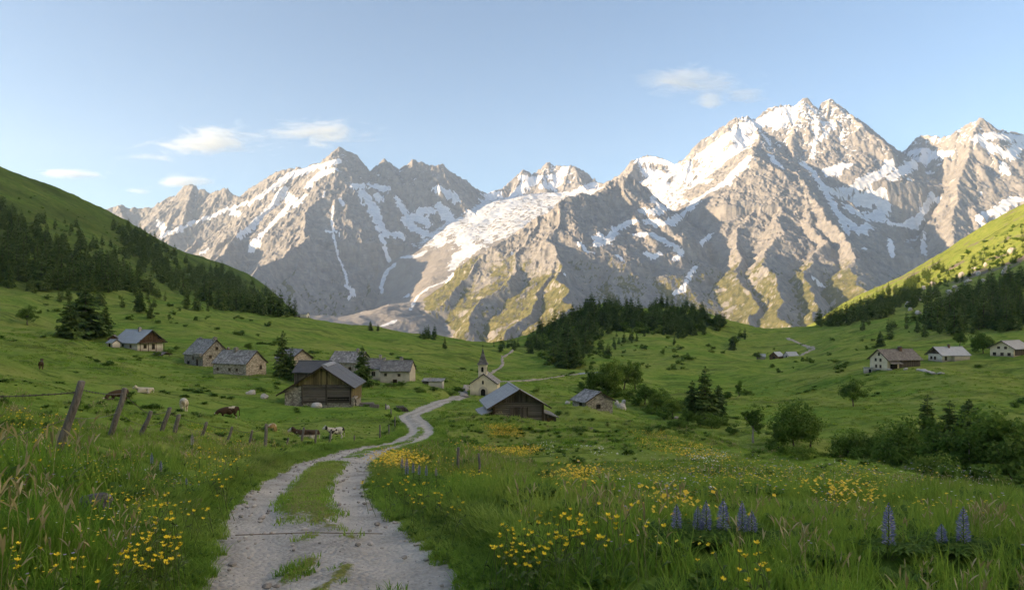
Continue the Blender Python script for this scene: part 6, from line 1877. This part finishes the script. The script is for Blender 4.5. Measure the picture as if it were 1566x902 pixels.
def lupin_leaves(seed, n=7, size=0.11, low=0.5):
    rng = random.Random(seed); mb = MB()
    for k in range(n):
        a = rng.uniform(0, 6.28); R = rng.uniform(0.05, 0.30); z = -low + rng.uniform(0.12, low * 0.95)
        cx, cy = R * math.cos(a), R * math.sin(a)
        mb.tube([(0, 0, z - 0.16), (cx * 0.6, cy * 0.6, z - 0.03), (cx, cy, z)], [0.003, 0.0025, 0.002], 4, 1)
        m = rng.choice((8, 9, 10))
        for i in range(m):
            b = 2 * math.pi * i / m; l = size * rng.uniform(0.75, 1.15); c, s = math.cos(b), math.sin(b); w = 0.013
            mb.add([(cx, cy, z), (cx + .5 * l * c - w * s, cy + .5 * l * s + w * c, z + .20 * l), (cx + l * c, cy + l * s, z + .08 * l), (cx + .5 * l * c + w * s, cy + .5 * l * s - w * c, z + .20 * l)], [(0, 1, 2, 3)])
    return mb.mesh('leaves', [M['herb'], M['stem']])

def lupins():
    L = [(1035,828,38,8,'leftmost lupin spike of the tall clump beside the yellow flowers'),
         (1067,834,36,7,'low pale lupin spike second from the left in the tall clump'),
         (1080,816,46,8,'dark slim lupin spike between the two left ones in the tall clump'),
         (1106,824,50,10,'thickest lupin spike in the middle of the tall clump'),
         (1135,814,48,8,'tallest lupin spike of the clump, on its right side'),
         (1150,836,34,8,'rightmost short lupin spike of the tall clump'),
         (1359,868,62,10,'single tall lupin standing apart right of the clump'),
         (1473,898,54,10,'lupin spike nearest the lower right corner'),
         (1440,894,30,8,'stunted lupin just left of the one nearest the lower right corner')]
    for i, (px, py, hp, wp, lab) in enumerate(L):
        d = 6.5 if i < 6 else 6.0
        x, y, z = P(px, py, d); h = hp / F * d
        g = hz(x, y); z = max(z, g + 0.14); r = empty('lupin', (x, y, z), i * 1.3, lab, 'lupin')
        link('flower_spike', lupin_spike(h, wp / F * d * 1.25, 50 + i, M['lupin']), r)
        mb = MB(); mb.tube([(0.03, 0.02, g - z - 0.03), (0.01, 0.01, (g - z) * 0.5), (0, 0, 0)], [0.007, 0.006, 0.005], 6); mb.build('stem', M['stem'], r)
        low = max(0.15, z - g); link('leaves', lupin_leaves(60 + i, 40 if i < 6 else 18, 0.14, low), r)
    far = [(232,727,16,'blue lupin on the dark bank under the fence, left of two'),(246,738,14,'blue lupin on the dark bank under the fence, right of two'),(285,762,10,'small pale blue lupin lower on the left bank'),(294,690,17,'faded mauve lupin spike on the bank below the thin posts'),
           (615,728,16,'leftmost lupin of the faded row right of the track'),(622,740,24,'tallest dark lupin of the faded row right of the track'),(632,738,16,'third lupin of the faded row right of the track'),(641,742,16,'pale lupin in the middle of the faded row right of the track'),(652,744,16,'fifth lupin of the faded row right of the track'),(667,746,13,'rightmost lupin of the faded row right of the track')]
    for i, (px, py, hp, lab) in enumerate(far):
        q = hit(px, py + 9); h = hp / F * q.y
        r = empty('lupin', (q.x, q.y, q.z + 0.35), i * 0.9, lab, 'lupin')
        link('flower_spike', lupin_spike(h, h * 0.17, 80 + i, M['lupin' if i not in (3, 5 + 4) else 'mauve']), r)
        mb = MB(); mb.tube([(0.02, 0.0, -0.4), (0, 0, 0)], [0.012, 0.009], 5); mb.build('stem', M['stem'], r)
        link('leaves', lupin_leaves(90 + i, 9, 0.16, 0.4), r)

# ------------------------------------------------------------------ rocks, posts, timber
def rock_mesh(seed, sx, sy, sz, sub=3):
    bm = bmesh.new(); bmesh.ops.create_icosphere(bm, subdivisions=sub, radius=1.0)
    co = np.array([v.co[:] for v in bm.verts])
    n = fbm(co[:, 0] * 1.1 + seed * 9.1, co[:, 1] * 1.1 + co[:, 2] * 0.9, 4, seed) * 0.30
    rg = np.random.default_rng(seed); k = 1 + n
    for _ in range(7):                                        # flat broken faces
        d = rg.normal(0, 1, 3); d /= np.linalg.norm(d); lim = 0.62 + 0.22 * rg.random()
        dot = co @ d * k; k = np.where(dot > lim, k * (lim + (dot - lim) * 0.15) / np.maximum(dot, 1e-6), k)
    co = co * k[:, None] * np.array([sx, sy, sz])
    for v, c in zip(bm.verts, co): v.co = c
    me = bpy.data.meshes.new('rock'); bm.to_mesh(me); bm.free()
    return me

def rocks():
    t = NT('lichen_rock'); p = t.coord('Object'); n = t.noise(p, 3, 7, 0.7)
    c = t.ramp(n, [(0.3, (0.05, 0.05, 0.052)), (0.55, (0.12, 0.12, 0.122)), (0.75, (0.22, 0.22, 0.22))]); c = t.mix(t.mrange(t.noise(p, 6, 5, 0.7), 0.52, 0.68, 0, 0.7), c, (0.42, 0.41, 0.36))
    t.color(c).rough(0.9); t.bump(n, 0.08, 0.8); M['rock'] = t.m
    t = NT('pale_limestone'); p = t.coord('Object'); n = t.noise(p, 1.2, 6, 0.7)
    t.color(t.ramp(n, [(0.3, (0.32, 0.30, 0.28)), (0.7, (0.55, 0.53, 0.50))])).rough(0.9); t.bump(n, 0.1, 0.7); M['pale_rock'] = t.m
    def rock(px, py, wpx, hpx, lab, mat, seed, group=None, d=None, sink=0.25):
        q = hit(px, py) if d is None else on_ground(px, py, d)
        s = q.y / F; me = rock_mesh(seed, wpx * s / 2, wpx * s / 2 * 0.8, hpx * s * 0.72, 4 if wpx > 30 else 2); me.materials.append(M[mat])
        me.polygons.foreach_set('use_smooth', [False] * len(me.polygons))
        o = link('boulder', me, loc=(q.x, q.y, q.z + hpx * s * sink)); o.rotation_euler = (0.1, 0.15, seed * 0.8)
        tag(o, lab, 'boulder', group)
    rock(140, 834, 60, 30, 'grey lichen covered boulder half buried in the bank left of the track', 'rock', 3, d=8.6, sink=0.35)
    rock(384, 603, 18, 7, 'blue white flat rock in the pasture left of the big timber chalet, left one', 'pale_rock', 5)
    rock(405, 609, 15, 8, 'pale flat rock in the pasture left of the big timber chalet, nearer one', 'pale_rock', 6)
    rock(483, 623, 20, 8, 'pale long rock in the grass under the big timber chalet front', 'pale_rock', 7)
    rock(950, 626, 16, 10, 'largest pale boulder at the right end of the stone hut', 'pale_rock', 8)
    rock(943, 619, 9, 8, 'upper left pale boulder behind the largest one by the stone hut', 'pale_rock', 9)
    rock(954, 618, 8, 8, 'upper right pale boulder behind the largest one by the stone hut', 'pale_rock', 10)
    rock(868, 617, 10, 5, 'flat grey rock in the meadow between barn and stone hut', 'pale_rock', 11)
    rock(1034, 640, 8, 4, 'small pale rock at the bushes of the gully', 'pale_rock', 12)
    rock(904, 657, 10, 4, 'small brown grey rock in the grass right of the barn', 'rock', 13)
    rock(593, 625, 10, 6, 'pale rock beside the dark log pile by the track', 'pale_rock', 14)
    rnd = random.Random(12)
    for i in range(26):
        t_ = rnd.random(); px = 1395 + 165 * t_ + rnd.uniform(-8, 8); py = 462 - 70 * t_ + rnd.uniform(-16, 22) - 0 * t_
        rock(px, py, rnd.uniform(5, 13), rnd.uniform(4, 9), 'pale boulder lying on the sunlit upper right slope', 'pale_rock', 20 + i, 'boulders on the sunlit right slope')
    for i, (px, py) in enumerate(((1405, 566), (1412, 567), (1420, 570), (1427, 571), (1345, 566), (1360, 566), (1438, 572), (1385, 565))):
        rock(px, py, rnd.uniform(7, 14), 3, 'pale flat stone in the grass before the largest farmhouse', 'pale_rock', 60 + i, 'stones before the largest farmhouse')
    t = NT('gravel_stone'); t.color(t.ramp(t.noise(t.coord('Position'), 3.0, 3, 0.6), [(0.35, (0.20, 0.185, 0.165)), (0.65, (0.52, 0.48, 0.43))])).rough(0.9); M['gravel_stone'] = t.m
    # loose stones on the track
    rg = np.random.default_rng(15); xy = TRACK_XY; nm = line_frame(xy); n = 14000
    k = rg.integers(0, len(xy), n); k = k[(xy[k, 1] > 3) & (xy[k, 1] < 45)]; u = rg.uniform(-HALF, HALF, len(k)); u = np.where(rg.random(len(k)) < 0.5, u, np.sign(u) * (HALF - 0.5 * rg.random(len(k)) ** 2))
    x = xy[k, 0] + nm[k, 0] * u; y = xy[k, 1] + nm[k, 1] * u
    pr = []
    for i in range(4):
        me = rock_mesh(80 + i, 0.03, 0.024, 0.017, 2); me.materials.append(M['gravel_stone']); pr.append(me)
    scatter('stones', np.stack([x, y, H(x, y) - 0.01], 1), rg.random(len(x)) * 6.28, 0.35 + 1.7 * rg.random(len(x)) ** 5, rg.integers(0, 4, len(x)), pr, 'loose stones lying on the gravel track', 'stones')
    # timber drain across the track
    a = on_ground(360, 812, 9.6); b = on_ground(585, 814, 9.6)
    mb = MB(); mid = (a + b) / 2
    mb.tube([(a.x - mid.x, a.y - mid.y, a.z - mid.z + 0.0), (0, 0.02, 0.015), (b.x - mid.x, b.y - mid.y, b.z - mid.z - 0.01)], [0.007, 0.007, 0.006], 6)
    o = mb.build('drain_timber', M['post'] if 'post' in M else M['frame']); o.location = mid; tag(o, 'thin dark timber laid straight across the gravel track as a water bar', 'timber')

def wood_things():
    t = NT('weathered_post'); p = t.coord(); n = t.noise(t.mapping(p, (14, 14, 1.6)), 2, 6, 0.7)
    t.color(t.ramp(n, [(0.3, (0.065, 0.058, 0.055)), (0.55, (0.19, 0.175, 0.165)), (0.8, (0.34, 0.32, 0.30))])).rough(0.95); t.bump(n, 0.02, 0.9); M['post'] = t.m
    M['wire'] = mat_plain('rusty_wire', (0.10, 0.09, 0.085), 0.6)
    fence = empty('wire_fence', hit(213, 674), 0, 'old pasture fence of leaning wooden posts joined by sagging wire', 'fence')
    o = fence.location
    posts = [(88,712,125,603,12.6,14),(170,684,191,612,19,10),(212,674,231,632,24.5,8),(247,668,260,632,27,8),(266,668,274,637,28.5,8),(307,678,316,651,33,6),(346,682,355,654,33,5),(381,678,386,655,36,4.5),(406,678,407,640,36,6),
             (437,683,441,666,37,4),(461,682,465,660,40,4.5),(482,682,484,661,40,4),(504,680,506,661,42,4),(541,674,542,658,46,3.5),(581,668,581,648,60,3),(595,660,595,645,68,2.6),(604,658,604,640,72,2.6),(590,640,590,631,88,2.6),(598,642,598,633,86,2.4)]
    tops = []
    for i, (bx, by, tx, ty, d, w) in enumerate(posts):
        b = on_ground(bx, by, d); h = (by - ty) / F * d; dx = (tx - bx) / F * d; r = w / F * d / 2 * 0.82
        mb = MB(); q = b - o; rnd = random.Random(i)
        mb.tube([(q.x - dx * 0.3, q.y, q.z - 0.35), (q.x + dx * .3, q.y + rnd.uniform(-.02, .02), q.z + h * .3), (q.x + dx * .75 + rnd.uniform(-.015, .015), q.y, q.z + h * .72), (q.x + dx, q.y, q.z + h), (q.x + dx * 1.01, q.y, q.z + h + r * .25)], [r * 1.05, r * 1.05, r * .95, r * .9, r * .6], 9)
        pb = mb.build('post', M['post'], fence, smooth_shade=True)
        tops.append((Vector((q.x + dx * 0.9, q.y, q.z + h * 0.9)), Vector((q.x + dx * 0.5, q.y, q.z + h * 0.5)), d))
    def wire(a, b, sag, r, knots=True):
        mb = MB(); n = 9
        pts = [a.lerp(b, k / n) - Vector((0, 0, sag * 4 * (k / n) * (1 - k / n))) for k in range(n + 1)]
        mb.tube(pts, r, 4)
        if knots:
            for k in range(1, n * 2):
                q = a.lerp(b, k / n / 2); q = q - Vector((0, 0, sag * 4 * (k / n / 2) * (1 - k / n / 2)))
                mb.tube([q + Vector((-.012, .01, -.022)), q + Vector((.012, -.01, .022))], r * .8, 3)
        mb.build('wire', M['wire'], fence)
    s = Vector(P(-60, 606, 11.5)) - o; e = tops[0][0] + Vector((0, 0, -0.06)); wire(s, e, 0.03, 0.010)
    s2 = Vector(P(-60, 684, 11.0)) - o; wire(s2, tops[0][1], 0.06, 0.008, False)
    for i in range(8):
        wire(tops[i][0], tops[i + 1][0], 0.06, 0.008); 
        if i < 6: wire(tops[i][1], tops[i + 1][1], 0.08, 0.007, False)
    S = [(700,760,701,733,18.5,5,'short grey post standing in grass right of the track, left of two'),(733,766,732,741,17.8,4,'short grey post standing in grass right of the track, right of two'),(670,748,669,738,24,3.5,'weathered post stub at the end of the faded lupin row')]
    for bx, by, tx, ty, d, w, lab in S:
        b = on_ground(bx, by, d); h = (by - ty) / F * d + 0.15; r = w / F * d / 2
        mb = MB(); mb.tube([(0, 0, -.3), (0.01, 0, h * .5), ((tx - bx) / F * d, 0, h), ((tx - bx) / F * d, 0, h + r * .3)], [r, r, r * .92, r * .6], 8)
        q = mb.build('short_post', M['post'], smooth_shade=True); q.location = b; tag(q, lab, 'post')
    # log pile, trough and bench by the chalet
    b = on_ground(614, 622, 106); root = empty('log_pile', b, 0.3, 'dark pile of rough logs beside the track above the thin fence posts', 'log pile'); rnd = random.Random(4)
    for row, n in ((0, 7), (1, 6), (2, 4)):
        for k in range(n):
            mb = MB(); x = (k - n / 2) * 0.34 + rnd.uniform(-.05, .05); z = 0.05 + row * 0.29; mb.tube([(x, -1.0 + rnd.uniform(-.2, .2), z), (x + .05, 1.1 + rnd.uniform(-.2, .2), z + .05)], 0.17, 8); mb.build('log', M['boards_dark'], root)
    b = on_ground(565, 634, 104); root = empty('feed_trough', b, 0.1, 'long pale wooden trough in the grass right of the big timber chalet', 'trough')
    mb = MB(); mb.box(-1.4, -.4, .25, 1.4, .4, .36); mb.box(-1.4, -.45, .363, 1.4, -.36, .75); mb.box(-1.4, .36, .363, 1.4, .45, .75); mb.box(-1.45, -.36, .363, -1.36, .36, .74); mb.box(1.36, -.36, .363, 1.45, .36, .74); mb.build('trough_body', M['post'], root)
    for x in (-1.1, 1.1): m2 = MB(); m2.box(x - .08, -.35, -.5, x + .08, .35, .247); m2.build('leg', M['post'], root)
    b = on_ground(561, 612, 112); root = empty('plank_stack', b, 0.15, 'stack of pale sawn planks against the right side of the big timber chalet', 'planks')
    for k in range(5):
        mb = MB(); mb.box(-1.4 + .08 * k, -.7, .02 + k * .17, 1.5 - .1 * k, .7, .15 + k * .17); mb.build('plank_layer', M['post'], root)

# ------------------------------------------------------------------ cattle
def skin_body(name, joints, bones, levels=2):
    """joints: list of (x,y,z,rx,ry). One continuous skinned surface."""
    me = bpy.data.meshes.new(name); me.from_pydata([j[:3] for j in joints], bones, []); ob = bpy.data.objects.new('tmp', me); COL.objects.link(ob)
    s = ob.modifiers.new('s', 'SKIN'); sv = me.skin_vertices[0].data
    for v, j in zip(sv, joints): v.radius = (j[3], j[4] if len(j) > 4 else j[3]); v.use_root = False
    sv[0].use_root = True
    ss = ob.modifiers.new('d', 'SUBSURF'); ss.levels = levels; ss.render_levels = levels
    dg = bpy.context.evaluated_depsgraph_get(); dg.update()
    out = bpy.data.meshes.new_from_object(ob.evaluated_get(dg)); out.name = name
    bpy.data.objects.remove(ob); bpy.data.meshes.remove(me)
    out.polygons.foreach_set('use_smooth', [True] * len(out.polygons))
    return out

def cow_mesh(pose):
    # +x is forward, withers about 1.35 m
    j = []; b = []
    def J(*a): j.append(a); return len(j) - 1
    lie = pose == 'lying'; dz = -0.60 if lie else 0
    hip = J(-0.62, 0, 1.05 + dz, 0.27, 0.33); mid = J(-0.1, 0, 0.98 + dz, 0.33, 0.37); ch = J(0.45, 0, 1.0 + dz, 0.30, 0.37); b += [(hip, mid), (mid, ch)]
    rump = J(-0.84, 0, 1.10 + dz, 0.20, 0.22); b.append((hip, rump))
    if pose == 'grazing':
        nk = J(0.84, 0, 0.98, 0.16, 0.20); pl = J(1.10, 0, 0.62, 0.12, 0.15); mz = J(1.26, 0, 0.30, 0.075, 0.09)
    else:
        nk = J(0.80, 0, 1.22 + dz, 0.16, 0.20); pl = J(1.06, 0, 1.42 + dz, 0.13, 0.15); mz = J(1.42, 0, 1.24 + dz, 0.075, 0.09)
    b += [(ch, nk), (nk, pl), (pl, mz)]
    up = (0.12, 0.0) if pose == 'grazing' else (0, 0.08)
    for s in (-1, 1):
        e = J(j[pl][0] - 0.04 + up[0] * .3, 0.27 * s, j[pl][2] + 0.05 + up[1], 0.035, 0.055); b.append((pl, e))
        hx = J(j[pl][0] + up[0] * .8 - .02, 0.15 * s, j[pl][2] + 0.17 + up[1] * .5, 0.022, 0.022); b.append((pl, hx))
    if not lie:
        for s in (-1, 1):
            sh = J(0.46, 0.19 * s, 0.72, 0.115, 0.13); kn = J(0.48, 0.18 * s, 0.42, 0.062); an = J(0.45, 0.18 * s, 0.12, 0.045); hf = J(0.49, 0.18 * s, 0.02, 0.06); b += [(ch, sh), (sh, kn), (kn, an), (an, hf)]
            th = J(-0.60, 0.19 * s, 0.74, 0.14, 0.20); st = J(-0.50, 0.19 * s, 0.60, 0.09, 0.11); hk = J(-0.72, 0.18 * s, 0.44, 0.055, 0.07); an = J(-0.68, 0.18 * s, 0.12, 0.045); hf = J(-0.63, 0.18 * s, 0.02, 0.06); b += [(hip, th), (th, st), (st, hk), (hk, an), (an, hf)]
        ud = J(-0.38, 0, 0.62, 0.13, 0.15); b.append((mid, ud))
        t1 = J(-0.97, 0, 0.95, 0.035); t2 = J(-0.99, 0, 0.45, 0.028); t3 = J(-0.98, 0, 0.28, 0.045); b += [(rump, t1), (t1, t2), (t2, t3)]
    else:
        for s in (-1, 1):
            kn = J(0.72, 0.28 * s, 0.14, 0.09); hf = J(0.46, 0.30 * s, 0.07, 0.06); b += [(ch, kn), (kn, hf)]
            st = J(-0.34, 0.40 * s, 0.20, 0.14, 0.14); hk = J(-0.62, 0.44 * s, 0.09, 0.07); hf = J(-0.30, 0.50 * s, 0.06, 0.05); b += [(hip, st), (st, hk), (hk, hf)]
        t1 = J(-0.98, 0.1, 0.32, 0.035); t2 = J(-0.96, 0.25, 0.08, 0.03); b += [(rump, t1), (t1, t2)]
    return skin_body('cow', j, b)

def cow_mat(name, dark, light, thr, seed, face_light=True):
    t = NT(name); p = t.coord(); ax = t.sep(p)
    n = t.noise(t.mapping(p, (1.3, 1.3, 1.5), loc=(seed, seed * .7, 0)), 1.3, 2, 0.5)
    f = t.mrange(n, thr - 0.025, thr + 0.025)
    if face_light:                                             # white face and legs
        f = t.math('MAXIMUM', f, t.mrange(ax[0], 1.10, 1.16)); f = t.math('MAXIMUM', f, t.mrange(ax[2], 0.42, 0.32))
    c = t.mix(f, dark, light); c = t.mix(t.mrange(t.noise(p, 12, 4), 0.4, 0.7, 0, 0.3), c, tuple(q * 0.6 for q in dark))
    t.color(c).rough(0.75); return t.m

def cows():
    mats = {'bw': cow_mat('black_white_hide', (0.022, 0.02, 0.018), (0.62, 0.58, 0.52), 0.52, 3.1), 'brw': cow_mat('brown_white_hide', (0.055, 0.032, 0.018), (0.60, 0.54, 0.45), 0.60, 5.7), 'dk': cow_mat('dark_brown_hide', (0.06, 0.038, 0.02), (0.14, 0.10, 0.05), 0.62, 1.2, False),
            'cr': cow_mat('cream_hide', (0.36, 0.29, 0.20), (0.62, 0.55, 0.45), 0.42, 8.8), 'tan': cow_mat('tan_white_hide', (0.24, 0.15, 0.045), (0.60, 0.52, 0.40), 0.53, 2.2)}
    ms = {k: cow_mesh(k) for k in ('grazing', 'standing', 'lying')}
    # base sight line, facing (0 = right, 90 = away from the viewer), scale
    L = [(63, 579, 115, 'standing', 'dk', 85, 1.0, 'dark brown cow standing alone high on the left meadow, seen from behind'),
         (222, 602, 92, 'lying', 'cr', 170, 1.0, 'cream cow lying in the grass beyond the others'),
         (181, 618, 78, 'grazing', 'dk', 200, 1.05, 'dark brown cow grazing behind the second leaning fence post'),
         (166, 627, 72, 'lying', 'brw', 240, 0.75, 'white faced calf resting left of the second leaning fence post'),
         (281, 634, 68, 'grazing', 'cr', 97, 1.0, 'cream white cow seen from behind in the middle of the herd'),
         (349, 637, 70, 'grazing', 'brw', 184, 1.0, 'dark and white cow grazing side on, head to the left'),
         (416, 662, 60, 'grazing', 'tan', 82, 1.05, 'tan and white cow seen from behind, close behind the thick dark post'),
         (469, 668, 58, 'lying', 'brw', 175, 1.0, 'brown cow with white head lying behind the thin fence posts'),
         (513, 668, 58, 'standing', 'bw', 195, 0.72, 'small black and white cow standing behind the thin fence posts')]
    for px, py, d, pose, m, rz, s, lab in L:
        q = on_ground(px, py, d)
        me = ms[pose].copy(); me.materials.clear(); me.materials.append(mats[m])
        o = link('cow', me, loc=(q.x, q.y, q.z)); o.rotation_euler = (0, 0, rad(rz) - math.atan2(q.x, q.y)); o.scale = (s * 1.1, s * 1.1, s * 1.1)
        tag(o, lab, 'cow', 'cows in the pasture')

# ------------------------------------------------------------------ clouds
def clouds():
    L = [(322, 217, 175, 52, 1.0, 1, 'largest white cloud, standing above the left end of the range'),
         (490, 202, 128, 46, 0.9, 2, 'second largest white cloud, above the left massif summit'),
         (114, 265, 92, 17, 0.7, 3, 'thin flat cloud streak low over the left mountainside crest'),
         (278, 280, 80, 26, 0.8, 4, 'low white cloud just over the small peaks at the far left'),
         (228, 240, 72, 12, 0.45, 5, 'faint cloud wisp under the left edge of the largest cloud'),
         (1052, 124, 150, 42, 0.65, 6, 'thin veil of cloud high left of the main summit'),
         (1084, 150, 44, 34, 0.6, 7, 'faint tuft hanging below the thin veil left of the main summit'),
         (1142, 148, 64, 22, 0.4, 8, 'barely visible wisp nearest the main summit'),
         (206, 292, 34, 9, 0.4, 9, 'tiny cloud scrap low at the far left peaks')]
    D = 15500.0
    for px, py, w, h, dens, seed, lab in L:
        x, y, z = P(px, py, D); W = w / F * D * 1.02; Hh = h / F * D * 0.85
        m = bpy.data.materials.new('cloud_vapour'); m.use_nodes = True; n = m.node_tree; n.nodes.clear()
        N = n.nodes.new; lk = n.links.new
        out = N('ShaderNodeOutputMaterial'); v = N('ShaderNodeVolumePrincipled'); tc = N('ShaderNodeTexCoord')
        ln = N('ShaderNodeVectorMath'); ln.operation = 'LENGTH'; lk(tc.outputs['Object'], ln.inputs[0])
        mp = N('ShaderNodeMapping'); lk(tc.outputs['Object'], mp.inputs[0]); mp.inputs['Scale'].default_value = (W / 1500, 0.6, Hh / 420); mp.inputs['Location'].default_value = (seed * 3.7, seed, 0)
        no = N('ShaderNodeTexNoise'); lk(mp.outputs[0], no.inputs['Vector']); no.inputs['Scale'].default_value = 1.6; no.inputs['Detail'].default_value = 8; no.inputs['Roughness'].default_value = 0.68; no.inputs['Distortion'].default_value = 0.6
        a = N('ShaderNodeMath'); a.operation = 'SUBTRACT'; lk(no.outputs['Fac'], a.inputs[0])
        mr = N('ShaderNodeMapRange'); lk(ln.outputs['Value'], mr.inputs[0]); mr.inputs[1].default_value = 0.0; mr.inputs[2].default_value = 1.0; mr.inputs[3].default_value = 0.26; mr.inputs[4].default_value = 0.72
        lk(mr.outputs[0], a.inputs[1])
        k = N('ShaderNodeMath'); k.operation = 'MULTIPLY'; k.use_clamp = False; lk(a.outputs[0], k.inputs[0]); k.inputs[1].default_value = 0.02 * dens
        mx = N('ShaderNodeMath'); mx.operation = 'MAXIMUM'; lk(k.outputs[0], mx.inputs[0]); mx.inputs[1].default_value = 0.0
        lk(mx.outputs[0], v.inputs['Density']); v.inputs['Color'].default_value = (0.84, 0.93, 1.0, 1); v.inputs['Anisotropy'].default_value = 0.35
        lk(v.outputs[0], out.inputs['Volume'])
        bm = bmesh.new(); bmesh.ops.create_icosphere(bm, subdivisions=3, radius=1.0); me = bpy.data.meshes.new('cloud'); bm.to_mesh(me); bm.free(); me.materials.append(m)
        o = link('cloud', me, loc=(x, y, z)); o.scale = (W, 500, Hh)
        tag(o, lab, 'cloud')
# ------------------------------------------------------------------ build everything
build_world()
tree_mats(); make_conifers(); make_broadleaves()
single_trees(); bushes(); forests()
buildings()
for o in list(COL.objects):
    if o.type == 'EMPTY' and o.get('category') in ('house', 'chalet', 'chapel', 'barn', 'hut', 'farmhouse', 'shed', 'shelter'):
        xs = [o.matrix_basis @ Vector(v.co) for c in o.children if c.name.startswith('wall') for v in c.data.vertices]
        if xs:
            cx = sum(v.x for v in xs) / len(xs); cy = sum(v.y for v in xs) / len(xs)
            FOOTPRINTS.append((cx, cy, 0.42 * max(max(v.x for v in xs) - min(v.x for v in xs), max(v.y for v in xs) - min(v.y for v in xs))))
grass_mats()
build_ground(); build_track(); paths()
rocks(); wood_things(); cows()
build_grass(); build_verge(); buttercups(); near_sprinkle(); lupins()
build_mountains(); build_bounce_range(); clouds(); build_haze()
